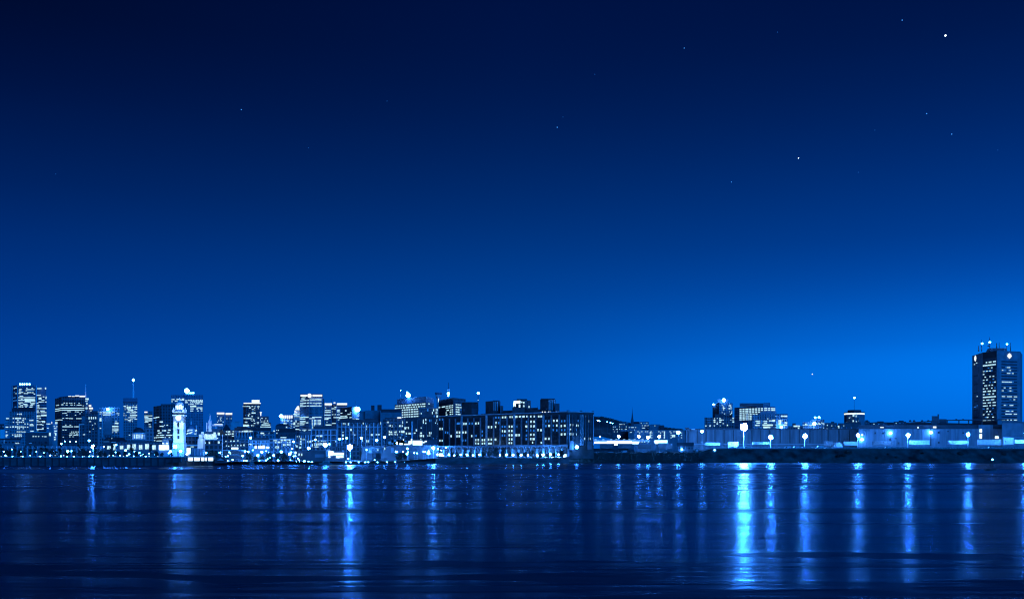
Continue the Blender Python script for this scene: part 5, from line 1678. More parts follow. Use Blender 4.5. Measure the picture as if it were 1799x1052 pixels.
b.box('roof_house', 1392, 1398, 743.2, 747.9, 'roofing', 1304, 8)
b.segs(CH, [(170, 300, 698, 30), (260, 290, 742, 26)], 14)
b.done()
b = Bld('office_block', 'block with a sloping hump roof, two roof lamps and a large bright lamp', 'office block', [(1410, 1320), (1448, 1320)], 741, 'dark_concrete', 22)
m = MB()
m.prism([plan(1420, 1325), plan(1448, 1325), plan(1448, 1338), plan(1420, 1338)], zz(741, 1320) + 0.004, zz(735.5, 1320), [plan(1430, 1327), plan(1434.5, 1327), plan(1434.5, 1336), plan(1430, 1336)])
m.build('roof', 'concrete', b.root)
b.box('roof_house', 1435, 1448.2, 737, 740.9, 'roofing', 1319, 5)
b.segs(CH, [(670, 740, 657, 18), (685, 720, 632, 14), (755, 770, 628, 20), (770, 815, 645, 16), (800, 820, 665), (410, 445, 655, 20), (360, 480, 678, 8), (500, 560, 682, 20), (590, 608, 728, 22), (360, 380, 725, 8)], 12)
b.globe('roof_light', 1432.3, 733.2, 1.5, 'lamp_small', 1318)
b.globe('roof_light', 1439, 733, 1.8, 'lamp_small', 1318)
b.globe('wall_lamp', 1430.5, 744.2, 3.2, 'lamp_small', 1312)
b.done()
b = Bld('warehouse', 'plain dark block with a few blue windows behind the middle of the long shed', 'warehouse', [(1448.4, 1280), (1470.5, 1280)], 742.5, 'dark_concrete', 25)
b.box('roof_house', 1460, 1465.5, 740.3, 742.4, 'roofing', 1285, 6)
b.segs(CH, [(872, 886, 680, 22), (965, 982, 690), (865, 885, 755), (795, 810, 735)], 14)
b.segs(CH, [(1040, 1055, 690), (985, 1030, 752)], 14, 'lit_mid')
b.done()
b = Bld('warehouse', 'long low dark block at the foot of the octagonal tower', 'warehouse', [(1472, 1300), (1513, 1300)], 743, 'dark_concrete', 25)
b.box('roof_house', 1484, 1512, 741, 742.9, 'roofing', 1305, 10)
b.segs(CH, [(1100, 1132, 698, 18), (1105, 1135, 728, 20), (1220, 1235, 690)], 14)
b.row(1474, 1512, 751, '.+..-..+...-.', 1.2)
b.done()
# octagonal tower
dd = 1600
oc = thing('octagonal_tower', 'squat octagonal tower ringed by a bright band under its eaves, with a thin mast', 'tower', (*plan(1501, dd), 20))
m = MB()
R = 17.2 / F * dd
m.lathe(Vector((plan(1501, dd).x, dd, 15)), [(R, 0), (R, zz(728.2, dd) - 15)], 8, math.radians(22.5))
m.build('wall', 'concrete', oc)
m = MB()
m.lathe(Vector((plan(1501, dd).x, dd, zz(728.2, dd))), [(R * 1.0, 0.004), (R * 1.0, 2.2)], 8, math.radians(22.5))
m.build('light_band', 'lit_sign', oc)
m = MB()
m.lathe(Vector((plan(1501, dd).x, dd, zz(725.6, dd))), [(R * 1.03, -0.1), (R * 1.03, 1.5)], 8, math.radians(22.5))
m.build('roof', 'roofing', oc)
m = MB()
m.lathe(Vector((plan(1501, dd).x, dd, zz(724, dd))), [(R * 0.66, -0.05), (R * 0.66, 3.4)], 8, math.radians(22.5))
m.build('penthouse', 'roofing', oc)
m = MB()
m.tube(P(1500.8, 721, dd), P(1500.8, 699, dd), 0.25, 0.12, 5)
m.build('mast', 'dark_metal', oc)
place('mast_light', unit_ball('lamp_small'), oc, P(1501.2, 698.6, dd), sc=(1.4, 1.4, 1.3))
for (x0, x1, y, h) in ((1415, 1450, 475, 34), (1475, 1500, 495, 16), (1335, 1365, 525, 22), (1415, 1440, 590, 36), (1485, 1500, 605, 26), (1535, 1550, 588, 24), (1275, 1295, 617, 12), (1475, 1510, 448, 28)):
    a_, c_ = 1380 + x0 / 11.993, 1380 + x1 / 11.993
    px = (a_ + c_) / 2
    off = abs(px - 1501) / 17.2
    dep = dd - R * (0.924 if off < 0.41 else 0.924 - (off - 0.41) * 0.95) - 0.1
    rz = 0 if off < 0.41 else (math.radians(45) if px > 1501 else math.radians(-45))
    place('lit_window', unit_box('lit_white'), oc, P(px, 690 + y / 11.993, dep), (0, 0, rz), ((c_ - a_) / F * dd, 0.5, h / 11.993 / F * dd))
for k in range(5):
    px = 1488 + k * 6.4
    if abs(px - 1501) < 6.8:
        place('dark_window', unit_box('dark_glass'), oc, P(px, 737, dd - R * 0.924 - 0.05), (0, 0, 0), (2.2, 0.3, 6))

# ------------------------------------------------------------------ the long shed and the white warehouse
b = Bld('long_shed', 'long grey shed with tall dark joints between its wall panels, behind the bank lamps', 'shed', [(1205, 1115), (1508, 1115)], 754.5, 'shed_cladding', 50)
b.box('roof', 1205, 1508, 752.8, 754.4, 'roofing', 1114, 51)
for x in (1209, 1225, 1240.5, 1256, 1272, 1288.5, 1305, 1321, 1336.5, 1352.5, 1370.6, 1387.7, 1404, 1423, 1455, 1474, 1492):
    b.seg(x - 0.9, x + 0.9, 766.5, 23, 'black_stone', 'joint', thick=0.6)
b.seg(1440, 1450, 767, 24, 'dark_concrete', 'dark_bay', thick=0.5)
b.seg(1443, 1444.5, 767, 24, 'black_stone', 'joint', thick=0.9)
b.box('roof_house', 1203, 1211, 750.5, 752.7, 'roofing', 1125, 8)
b.box('roof_house', 1215, 1221, 753, 754.6, 'grey_paint', 1112, 6)
b.seg(1205, 1508, 780, 1.0, 'concrete', 'plinth_line')
b.done()
b = Bld('white_warehouse', 'long white warehouse with a dark roof band and small square windows at the right end', 'warehouse', [(1508.4, 1090), (1760, 1090)], 753.2, 'white_cladding', 60)
b.box('roof', 1508.4, 1719, 746.2, 753.1, 'roofing', 1091, 58)
b.box('roof', 1745.5, 1760.3, 745.5, 752, 'roofing', 1091, 40)
for x, y, h in ((1537.5, 760.6, 3.2), (1551.2, 760.6, 3.2), (1649, 759.4, 3.6), (1649, 777, 3.6), (1665.5, 757.5, 1.6), (1578.5, 778, 3.4), (1692, 760, 2.4), (1574, 770, 2), (1564, 771, 4.2)):
    b.seg(x - 1.5, x + 1.5, y, h, 'dark_glass', 'dark_window')
b.box('stair_block', 1719.3, 1744.6, 746, 753.1, 'white_cladding', 1089.6, 20)
b.seg(1721, 1724.6, 748.3, 2, 'dark_glass', 'dark_window')
for y, h in ((755.5, 7), (765.6, 8.6), (775, 4.6), (779.5, 2.4)):
    b.seg(1721, 1724.8, y, h, 'lit_hall', 'lit_window')
b.seg(1721, 1724.6, 761, 1.8, 'dark_glass', 'dark_window')
b.seg(1748.2, 1754, 768, 4, 'lit_hall', 'lit_window')
b.seg(1749.5, 1753, 759, 5, 'blue_glass', 'vent')
b.seg(1634.4, 1635.6, 768, 29, 'black_stone', 'downpipe', thick=0.7)
b.globe('wall_lamp', 1635.5, 759.3, 2.6, 'lamp_small', 1087.5)
b.globe('wall_lamp', 1564.6, 760.5, 2.6, 'lamp_small', 1087.5)
b.globe('wall_lamp', 1514.5, 771.6, 2.5, 'lamp_small', 1087.5)
b.seg(1512.8, 1516, 763.7, 2.4, 'lit_hall', 'lit_window')
b.seg(1525, 1764, 784, 0.7, 'concrete', 'plinth_line')
for i in range(12):
    x = 1522 + i * 16.2
    if abs(x - 1635) > 4:
        b.seg(x - 0.12, x + 0.12, 768, 28, 'concrete', 'joint', thick=0.3)
m = MB()
b.box('roof_window', 1611.5, 1614.2, 749.3, 752, 'lit_sign', 1090.6, 0.3)
b.box('roof_window', 1639.2, 1645, 748.5, 751.6, 'lit_sign', 1090.6, 0.3)
b.box('roof_window', 1546.3, 1549.3, 749.6, 751.2, 'lit_sign', 1090.6, 0.3)
b.box('roof_window', 1549.8, 1552.6, 749.6, 751.2, 'lit_sign', 1090.6, 0.3)
b.done()
# conveyor gallery carried on posts over the warehouse roof
t = thing('conveyor_gallery', 'thin dark gallery on posts running above the white warehouse roof', 'conveyor', (*plan(1680, 1115), zz(746.5, 1115)))
m = MB()
a_, c_, e_ = P(1590, 743.8, 1117), P(1662, 738.8, 1113), P(1768, 737.4, 1109)
for p0, p1 in ((a_, c_), (c_, e_)):
    m.quad(p0, p1, p1 + Vector((0, 0, 1.1)), p0 + Vector((0, 0, 1.1)))
    m.quad(p0 + Vector((0, 3, 0)), p0 + Vector((0, 3, 1.1)), p1 + Vector((0, 3, 1.1)), p1 + Vector((0, 3, 0)))
    m.quad(p0 + Vector((0, 0, 1.1)), p1 + Vector((0, 0, 1.1)), p1 + Vector((0, 3, 1.1)), p0 + Vector((0, 3, 1.1)))
    m.quad(p0, p0 + Vector((0, 3, 0)), p1 + Vector((0, 3, 0)), p1)
m.build('gallery', 'roofing', t)
for x in (1594, 1607, 1625, 1636.5, 1648, 1664.5, 1685, 1702, 1724, 1752):
    m = MB()
    p = P(x, 747, 1114)
    ztop = lerp(a_.z, c_.z, (x - 1590) / 72) if x < 1662 else lerp(c_.z, e_.z, (x - 1662) / 106)
    m.box(p.x - 0.4, p.x + 0.4, 1114, 1115, p.z - 1.5, ztop)
    m.build('post', 'roofing', t)
for x in (1599, 1606, 1620, 1631, 1680, 1692):
    m = MB()
    p = P(x, 739.2 if x < 1660 else 737.2, 1113.5)
    m.lathe(p, [(1.3, -0.9), (1.4, 0.2), (0.8, 0.9), (0.2, 1.1)], 8)
    m.build('vent', 'roofing', t)
b = Bld('lift_house', 'square dark lift house standing behind the thin gallery', 'lift house', [(1637, 1165), (1649.6, 1165)], 730.5, 'dark_concrete', 12)
b.box('chimney', 1647, 1649.8, 727.2, 730.4, 'dark_concrete', 1167, 3)
b.box('low_wing', 1650, 1663, 735.8, 745, 'roofing', 1167, 10)
b.done()
b = Bld('warehouse', 'broad plain blue grey warehouse at the foot of the hexagonal tower', 'warehouse', [(1760.6, 1073), (1960, 1073)], 742.5, 'concrete', 50)
b.box('roof', 1760.4, 1960, 741, 742.4, 'dark_concrete', 1072.5, 51)
b.seg(1762, 1850, 767.8, 0.6, 'pale_stone', 'string_course')
b.done()
far = [(1515, 1528, 739.5, 'low hillside house with a hump roof beside the octagonal tower'), (1530, 1558, 741.5, 'long pale hillside house beyond the white warehouse'), (1570, 1592, 740.2, 'hillside house with a bumpy roof at the start of the thin gallery')]
for (x0, x1, y, lab) in far:
    b = Bld('hillside_house', lab, 'house', [(x0, 1900), (x1, 1900)], y, 'dark_concrete', 20)
    b.box('roof_house', lerp(x0, x1, .4), lerp(x0, x1, .8), y - 1.8, y - 0.1, 'roofing', 1904, 8)
    b.row(x0 + 1, x1 - 1, y + 3, '.#..+..-.', 1.1)
    b.done()

# ------------------------------------------------------------------ hexagonal broadcast tower
b = Bld('hexagonal_tower', 'tall hexagonal office tower with a round starburst emblem on each broad corner face', 'tower', [(1708, 1250.4), (1726.3, 1209.6), (1751.5, 1188.0), (1792.3, 1197.6)], 616.8, 'blue_glass', 40, ref=2, full=[(1796, 1236.0), (1765, 1278.0), (1725, 1281.6)])
b.wall.data.materials[0] = MATS['concrete']
b.seg(1727, 1751, 690, 128, 'dark_concrete', 'dark_facade', thick=0.4, face=1)  # flat panel on the face; its darker tone alone suggests a recess
b.seg(1727, 1751, 623.5, 11, 'black_stone', 'plant_screen', thick=0.6, face=1)
nfl = 21
def tz(i):
    return lerp(zz(634.5, 1188.0), zz(737, 1188.0), i / (nfl - 1))
for i in range(nfl):
    z = tz(i)
    b.seg(1727.3, 1750.6, 0, 0, 'dark_glass', 'window_band', z=z, zh=1.5, face=1, thick=0.7)
    b.seg(1759.3, 1786.8, 0, 0, 'dark_glass', 'window_band', z=z, zh=1.35, face=2, thick=0.4)
CT = (1690, 590, 11.688)
litc = {0: '..#.##.##', 1: '#########', 2: '...+.#..', 3: '#+#+#+..', 4: '#.......', 5: '.#..#.#.', 6: '#.#...+.', 7: '#...+.+#', 8: '.##.#.#..', 9: '#.#..#.+', 10: '##.##.##', 11: '#.+#.#.', 12: '########', 13: '#.##+##.', 14: '##.##.##', 15: '###.#.##', 16: '+.#..+.', 17: '..#.#...', 18: '#..#.+..', 19: '.+#..#.', 20: '##.##.#.'}
litr = {2: '..+##....', 3: '#++.+#....', 4: '...##+#..', 7: '######+..', 9: '.#..#...', 10: '#..+#+..', 12: '##.###.##', 13: '....+.#.', 15: '.#+.##..', 17: '..##+#..', 18: '..####.##', 20: '##.#.#.##'}
for i, p in litc.items():
    n = len(p)
    for k, c in enumerate(p):
        if c in MATCH:
            b.seg(1727.6 + k * 22.8 / n + 0.2, 1727.6 + (k + 1) * 22.8 / n - 0.2, 0, 0, MATCH[c], z=tz(i) - 0.05, zh=1.3 if i in (0, 1, 10, 12) else 1.0, face=1, thick=1.0)
for i, p in litr.items():
    n = len(p)
    for k, c in enumerate(p):
        if c in MATCH:
            b.seg(1759.5 + k * 27 / n + 0.2, 1759.5 + (k + 1) * 27 / n - 0.2, 0, 0, MATCH[c], z=tz(i), zh=0.9, face=2, thick=0.7)
for y, xx in ((640, (1711, 1713)), (637.5, (1714.5, 1717)), (714.5, (1711, 1715)), (696, (1716, 1717.5)), (712, (1716, 1718))):
    b.seg(xx[0], xx[1], y, 1.2, 'lit_mid' if y > 700 else 'lit_white', face=0)
for y in (660, 675, 690, 705, 720, 733):
    b.seg(1711, 1718, y, 1.6, 'dark_concrete', 'window_band', face=0)
b.coping('concrete', 0.7, 0.1)
m = MB()
m.prism([plan(1730, 1221.6), plan(1740, 1209.6), plan(1768, 1209.6), plan(1770, 1236.0), plan(1745, 1254.0), plan(1730, 1248.0)], b.z1 + 0.01, zz(611, 1209.6), [plan(1735, 1221.6), plan(1741, 1212.0), plan(1768, 1210.8), plan(1769, 1236.0), plan(1745, 1251.6), plan(1734, 1245.6)])
m.build('penthouse', 'roofing', b.root)
for x, y0, d in ((1719.3, 607, 1218.0), (1724.4, 604, 1215.6), (1738.8, 603.5, 1218.0), (1751, 602.5, 1215.6), (1755.4, 601, 1218.0), (1768, 607.5, 1214.4), (1775.3, 602, 1215.6), (1724.6, 597, 1216.8), (1738.6, 592, 1219.2)):
    b.mast('aerial', x, y0, 617, d, 0.8 if x in (1719.3, 1751) else 0.5)
b.globe('roof_light', 1725.6, 603.4, 1.5, 'lamp_small', 1212.0)
b.globe('roof_light', 1739, 601.3, 1.7, 'lamp_small', 1212.0)
b.globe('roof_light', 1769.2, 604.6, 1.45, 'lamp_small', 1209.6)
m = MB()
m.lathe(P(1736.6, 607, 1214.4), [(0.4, -0.9), (1.2, -0.4), (1.3, 0.3), (0.5, 0.9)], 10)
m.build('satellite_dish', 'dark_metal', b.root)


def emblem(face, px, py, R):
    """The round emblem: a disc ringed by discs that shrink outward, all lit."""
    p, e = b.at(px, face)
    z = zz(py, p.y)
    n = Vector((e.y, -e.x, 0))
    e3 = Vector((e.x, e.y, 0))
    m = MB()
    def disc(u, v, r, k=16):
        c = Vector((p.x, p.y, z)) + e3 * u + Vector((0, 0, v)) + n * 0.25
        m.tube(c - n * 0.3, c + n * (0.3 + random.uniform(0, 0.02)), r, r, k)
    disc(0, 0, R * 0.36)
    for k in range(8):
        t = k * math.pi / 4
        if k % 2 == 0:
            disc(math.cos(t) * R * 0.47, math.sin(t) * R * 0.47, R * 0.27)
            disc(math.cos(t) * R * 0.8, math.sin(t) * R * 0.8, R * 0.2)
        else:
            disc(math.cos(t) * R * 0.6, math.sin(t) * R * 0.6, R * 0.28)
    m.build('emblem', 'lit_sign', b.root)


emblem(2, 1773.2, 625, 3.15)
emblem(0, 1713.8, 629.5, 3.6)
b.done()
# ------------------------------------------------------------------ street lamps and light masts
ORD = ['first', 'second', 'third', 'fourth', 'fifth', 'sixth', 'seventh', 'eighth', 'ninth', 'tenth', 'eleventh', 'twelfth', 'thirteenth', 'fourteenth', 'fifteenth', 'sixteenth', 'seventeenth', 'eighteenth', 'nineteenth', 'twentieth']
ORD += ['twenty-' + o for o in ORD[:9]] + ['thirtieth'] + ['thirty-' + o for o in ORD[:9]] + ['fortieth'] + ['forty-' + o for o in ORD[:9]]


def street_lamp(px, py, d, r, label, group=None, mat='lamp_small', pole=True, name='street_lamp', cat='street lamp'):
    r *= 0.8
    p = P(px, py, d)
    g = min(gz(px, d), p.z - 0.6)
    R = r / F * d
    t = thing(name, label, cat, (p.x, p.y, g), group)
    if pole:
        m = MB()
        m.tube((p.x, p.y + 0.02, g - 0.2), (p.x, p.y + 0.02, p.z - R * 0.6), 0.13, 0.08, 6)
        m.build('pole', 'pale_metal', t)
        m = MB()
        m.lathe((p.x, p.y, p.z + R * 0.72), [(R * 0.75, 0), (R * 0.5, R * 0.22), (R * 0.1, R * 0.3)], 10)
        m.build('lamp_hood', 'dark_metal', t)
    place('lamp_globe', unit_ball(mat), t, p, sc=(R, R, R))
    return t


def light_mast(px, py, d, r, label, mat, heads=7, group='tall light masts'):
    """A tall mast with a cluster of floodlights at its top."""
    p = P(px, py, d)
    g = gz(px, d)
    R = r / F * d
    t = thing('light_mast', label, 'light mast', (p.x, p.y, g), group)
    m = MB()
    m.tube((p.x, p.y + R * 0.5, g - 0.3), (p.x, p.y + R * 0.5, p.z + R * 0.5), 0.42, 0.22, 8)
    m.build('pole', 'white_paint', t)
    m = MB()
    m.tube((p.x - R * 0.8, p.y + R * 0.4, p.z), (p.x + R * 0.8, p.y + R * 0.4, p.z), 0.12, 0.12, 6)
    m.build('crossbar', 'dark_metal', t)
    place('floodlight', unit_ball(mat), t, p, sc=(R * 0.55, R * 0.55, R * 0.55))
    for k in range(heads):
        a = 2 * math.pi * k / heads + 0.3
        q, rr = (0.78, R * 0.30) if k % 2 else (0.55, R * 0.46)          # small and large heads by turns, a burst of glare put into their outline
        place('floodlight', unit_ball(mat), t, p + Vector((math.cos(a) * R * q, -0.05, math.sin(a) * R * q)), (0, 0, a), (rr, rr, rr))
    return t


prom = [(7, 793, 1.9), (35.5, 793, 2.1), (21, 789, 0.9), (64, 793, 0.9), (77, 795, 1.0), (94, 792.5, 0.9), (119, 793, 2.9), (125.3, 792, 1.6), (158, 793, 1.5), (182.6, 784, 1.2), (203, 794, 1.2), (204.2, 781, 1.7), (220.7, 790.6, 2.0), (227.5, 797, 1.5), (236.5, 793, 1.4), (245, 795, 1.3), (252, 797.5, 1.0), (262, 796, 1.0), (272, 798, 1.1), (299.5, 792.5, 2.4), (296.5, 795.5, 1.5)]
for i, (x, y, r) in enumerate(sorted(prom)):
    size = 'large' if r > 1.8 else 'small' if r < 1.3 else 'middling'
    street_lamp(x, y, 640 + (i % 3) * 9, r, f'{size} globe lamp among the promenade trees, {ORD[i]} along from the left end of the quay', 'globe lamps on the tree lined promenade', 'lamp_medium' if r > 2.5 else 'lamp_small')
light_mast(163.3, 784.3, 640, 3.0, 'tall light mast glaring above the quay promenade, midway to the clock tower', 'lamp_medium', 6)
street_lamp(156.6, 773.7, 700, 2.2, 'double headed lamp just above the promenade light mast', None, 'lamp_small')
street_lamp(107.5, 779, 690, 2.0, 'street lamp before the wide dark office tower, above the promenade lamps', None, 'lamp_small')
for i, (x, y) in enumerate(((114.2, 774.8), (123.2, 775.3), (133.5, 775.2))):
    street_lamp(x, y, 720, 1.0, f'{ORD[i]} of three little lamps in a row below the wide dark office tower', 'row of three lamps before the dark office tower', 'lamp_small')
random.seed(21)
xs = sorted([2, 9.5, 12, 22, 37, 40, 50, 53, 67, 71, 78, 88, 97, 107, 112, 118, 128.5, 130, 138, 145, 148, 157, 160.5, 163, 170, 172, 181, 190, 192, 199, 202, 211, 217, 223, 226, 235, 240, 247, 250, 256, 262, 270, 277])
for i, x in enumerate(xs):
    y = 802.2 - random.choice([0, 0.6, 1.2, 2.5])
    t = street_lamp(x, y, 603.5, random.choice([0.8, 1.0, 1.3]), f'low bollard light at the edge of the quay wall, {ORD[i]} along from the left end', 'bollard lights along the quay edge', 'lamp_small' if i % 2 else 'lit_sign', False, 'bollard_light', 'bollard light')
    m = MB()
    p = P(x, y, 603.5)
    m.tube((p.x, p.y, 4.9), (p.x, p.y, p.z - 0.1), 0.14, 0.12, 6)
    m.build('post', 'dark_metal', t)

mid = [(307.5, 784.5, 660, 3.6, 'burst of white light at the left foot of the clock tower', 'lamp_medium'),
       (317.5, 792, 655, 2.4, 'tall lamp standing straight before the clock tower door', 'lamp_medium'),
       (328.5, 797.5, 655, 2.0, 'lamp by the white kiosk at the foot of the clock tower', 'lamp_medium'),
       (362, 795, 690, 1.9, 'globe lamp at the left end of the conifer row', 'lamp_small'),
       (386.2, 794.6, 690, 2.0, 'globe lamp at the foot of the tall white pole', 'lamp_small'),
       (400.5, 800.6, 680, 1.6, 'lamp just right of the tall white pole', 'lamp_small'),
       (396.5, 802.3, 676, 1.5, 'lower lamp beside the one right of the tall white pole', 'lamp_small'),
       (403, 794, 700, 1.2, 'small lamp inside the flat roofed pavilion', 'lamp_small'),
       (408.5, 807.3, 672, 1.6, 'slanting lamp on the shore in front of the flat roofed pavilion', 'lamp_small'),
       (403.5, 805.5, 672, 1.2, 'small shore lamp beside the slanting one', 'lamp_small'),
       (400, 809, 668, 1.2, 'lowest shore lamp beside the arched gable shed', 'lamp_small'),
       (426.3, 800.4, 690, 2.0, 'bright lamp at the right end of the flat roofed pavilion', 'lamp_small'),
       (430.7, 792.5, 712, 1.9, 'lamp at the right corner of the flat roofed pavilion eaves', 'lamp_small'),
       (436.3, 793.2, 712, 1.8, 'lamp in front of the columned house, at its left end', 'lamp_small'),
       (440.3, 768.8, 760, 2.5, 'high street lamp over the roof of the columned house', 'lamp_small'),
       (444.3, 790.3, 720, 1.2, 'small lamp below the first doorway of the columned house', 'lamp_small'),
       (460, 793.6, 720, 2.6, 'large globe lamp before the right doorways of the columned house', 'lamp_small'),
       (453, 799.8, 700, 2.9, 'largest lamp among the dark trees below the columned house', 'lamp_small'),
       (467.5, 792, 720, 1.0, 'tiny lamp beside the large globe lamp of the columned house', 'lamp_small'),
       (471.5, 794.5, 718, 1.0, 'tiny lamp before the right end of the columned house', 'lamp_small'),
       (481, 799.6, 700, 2.4, 'globe lamp standing between two dark round trees on the middle shore', 'lamp_small'),
       (428.3, 808.6, 690, 1.0, 'tiny lamp at the waterline below the flat roofed pavilion', 'lamp_small'),
       (433, 808.7, 690, 1.6, 'low round lamp at the waterline below the columned house', 'lamp_small'),
       (455.8, 808.5, 690, 1.1, 'tiny waterline lamp below the largest tree lamp', 'lamp_small'),
       (467.6, 808.2, 692, 1.5, 'waterline lamp midway between the columned house and the three storey house', 'lamp_small'),
       (488.8, 808.3, 692, 1.8, 'waterline lamp below the three storey house', 'lamp_small'),
       (470.4, 805.6, 694, 0.9, 'tiny lamp just above the midway waterline lamp', 'lamp_small'),
       (474.6, 803.4, 696, 0.9, 'tiny lamp on the slope above the midway waterline lamp', 'lamp_small'),
       (494.2, 793.2, 720, 2.8, 'globe lamp before the three storey house', 'lamp_small'),
       (508.7, 797.2, 712, 2.9, 'globe lamp at the right end of the three storey house', 'lamp_small'),
       (511.6, 794, 712, 1.4, 'slanted lamp leaning from the globe lamp right of the three storey house', 'lamp_small'),
       (515.6, 775.4, 760, 2.2, 'high street lamp over the gap before the tall narrow house', 'lamp_small'),
       (513, 787.8, 740, 1.0, 'small lamp under the high street lamp', 'lamp_small'),
       (519.2, 794.8, 700, 1.5, 'lamp on the porch of the long dark flat shed', 'lamp_small'),
       (515.8, 801, 700, 1.3, 'lamp below the porch of the long dark flat shed', 'lamp_small'),
       (519, 800.6, 700, 1.2, 'second lamp below the porch of the long dark flat shed', 'lamp_small'),
       (509.5, 808.2, 694, 1.9, 'wide lamp at the waterline left of the long dark flat shed', 'lamp_small'),
       (523.2, 804.8, 698, 1.2, 'small lamp on the slope at the left end of the long dark flat shed', 'lamp_small'),
       (521, 810.8, 692, 1.0, 'first tiny lamp on the landing below the long dark flat shed', 'lamp_small'),
       (526, 810.8, 692, 1.1, 'second tiny lamp on the landing below the long dark flat shed', 'lamp_small'),
       (525.5, 807.6, 695, 0.9, 'tiny lamp above the landing lamps', 'lamp_small'),
       (534.6, 810, 692, 2.2, 'largest of the landing lamps below the long dark flat shed', 'lamp_small'),
       (542, 810.4, 692, 1.6, 'landing lamp between the largest one and the double one', 'lamp_small'),
       (547.8, 812, 690, 2.2, 'double landing lamp right at the water, left of the moored boat', 'lamp_small'),
       (542.3, 787, 740, 3.1, 'rayed street lamp above the long dark flat shed', 'lamp_medium'),
       (554, 772.1, 780, 2.1, 'high street lamp at the corner of the large warehouse loft', 'lamp_small'),
       (571.3, 781.3, 760, 4.6, 'glaring street lamp before the large warehouse loft', 'lamp_medium'),
       (578.6, 779.8, 765, 1.5, 'small lamp beside the glaring one before the large warehouse loft', 'lamp_small'),
       (596.5, 770.8, 780, 2.2, 'high street lamp at the left end of the condominium row', 'lamp_small'),
       (602.3, 770.3, 782, 1.2, 'small lamp next to the high one at the left end of the condominium row', 'lamp_small'),
       (609, 769.2, 780, 1.9, 'street lamp above the brightest middle shore light', 'lamp_small'),
       (634.8, 769.2, 780, 2.6, 'street lamp at the middle of the condominium row', 'lamp_small'),
       (661.8, 773.1, 780, 2.8, 'street lamp before the right end of the condominium row', 'lamp_small'),
       (675.6, 767.6, 790, 2.5, 'high street lamp before the dark fronted block', 'lamp_small'),
       (697.3, 778.5, 790, 1.9, 'street lamp at the left end of the blazing hall', 'lamp_small'),
       (696.6, 793.2, 760, 2.6, 'rayed lamp at the right end of the low dark shed', 'lamp_small'),
       (716, 787.6, 775, 2.2, 'upper of two lamps before the dark street wall', 'lamp_small'),
       (714.8, 796.8, 770, 2.3, 'lower of two lamps before the dark street wall', 'lamp_small'),
       (727.8, 795.2, 772, 1.4, 'small lamp halfway along the dark street wall', 'lamp_small'),
       (733, 795.8, 772, 1.2, 'next small lamp along the dark street wall', 'lamp_small'),
       (708, 793.1, 772, 1.1, 'small lamp left of the two before the dark street wall', 'lamp_small'),
       (717, 793.2, 772, 0.9, 'tiny lamp between the two before the dark street wall', 'lamp_small'),
       (743.6, 793.1, 774, 1.1, 'first of twin small lamps along the dark street wall', 'lamp_small'),
       (746.8, 793.1, 774, 1.1, 'second of twin small lamps along the dark street wall', 'lamp_small'),
       (752.7, 795.6, 775, 3.2, 'bright low lamp beside the rayed arcade corner light', 'lamp_small'),
       (753, 791.8, 776, 1.5, 'small lamp on top of the bright low lamp', 'lamp_small'),
       (644, 789.8, 750, 1.5, 'small lamp on the low dark shed, left of the pale container', 'lamp_small'),
       (611.8, 805.3, 700, 1.4, 'small lamp below the brightest middle shore light', 'lamp_small'),
       (658.2, 807.4, 715, 0.9, 'tiny lamp on the shore under the pale container', 'lamp_small')]
for (x, y, d, r, lab, mt) in mid:
    street_lamp(x, y, d, r, lab, 'street lamps of the middle shore', mt)
for i, x in enumerate((608, 616, 630, 641.6, 647, 663, 679.5, 694.5, 710, 724, 738)):
    street_lamp(x, 811.4, interp(SHORE, x) + 6, 1.1, f'tiny waterline marker light between boat terminal and brick warehouse, {ORD[i]} from the terminal', 'marker lights at the waterline', 'lamp_small')
light_mast(614.6, 785.2, 735, 4.4, 'brightest light on the middle shore, a mast beside the glazed boat terminal', 'lamp_strong', 8)
light_mast(761.5, 786.6, 790, 2.4, 'rayed light mast at the left corner of the waterside arcade', 'lamp_strong', 6)
# lamps at the foot of the arcade piers
foot = [(767.6, 798, 2.0), (778, 799.8, 1.0), (788.4, 798, 1.4), (798, 799.6, 1.4), (809.5, 798.5, 1.3), (820.5, 798.5, 1.9), (831.3, 799.5, 1.5), (842.5, 798.5, 1.7), (878, 799, 1.2), (889.8, 798.5, 1.8), (901.5, 798.8, 1.8), (915.5, 799, 2.0), (927, 799, 1.8), (944, 799.5, 1.9), (954, 798.5, 2.4), (967, 798, 2.4), (981.6, 798, 2.0), (769.5, 788, 0.9), (775, 790.5, 0.8), (783.7, 785.5, 1.0)]
for i, (x, y, r) in enumerate(sorted(foot)):
    street_lamp(x, y, apt(x) - 5, r, f'low lamp at the foot of the arcade piers, {ORD[i]} from the left end', 'lamps at the foot of the arcade', 'lamp_medium')
yard = [(1054.2, 766.5, 1040, 1.4, 'small yard lamp next to the brick warehouse corner'), (1087, 766.3, 1090, 3.0, 'yard lamp above the long loading canopy, below the cluster house'),
        (1122.2, 766.4, 1090, 3.0, 'yard lamp in front of the pale lit hall, at its left end'), (1138.4, 768.2, 1090, 3.2, 'wide yard lamp just above the end of the long loading canopy'),
        (1158.2, 766.4, 1090, 3.0, 'yard lamp above the short glaring canopy'), (1191.7, 759.2, 1040, 3.6, 'tallest yard lamp, on a pale pole before the end of the pale lit hall')]
for (x, y, d, r, lab) in yard:
    street_lamp(x, y, d, r, lab, 'yard lamps behind the dark mound', 'lamp_medium')
street_lamp(1233.4, 757.4, 985, 2.9, 'rayed lamp at the left roof corner of the long shed', None, 'lamp_medium')
street_lamp(1255.3, 790.2, 905, 1.5, 'small lamp low on the grass bank before the long shed', None, 'lamp_small')
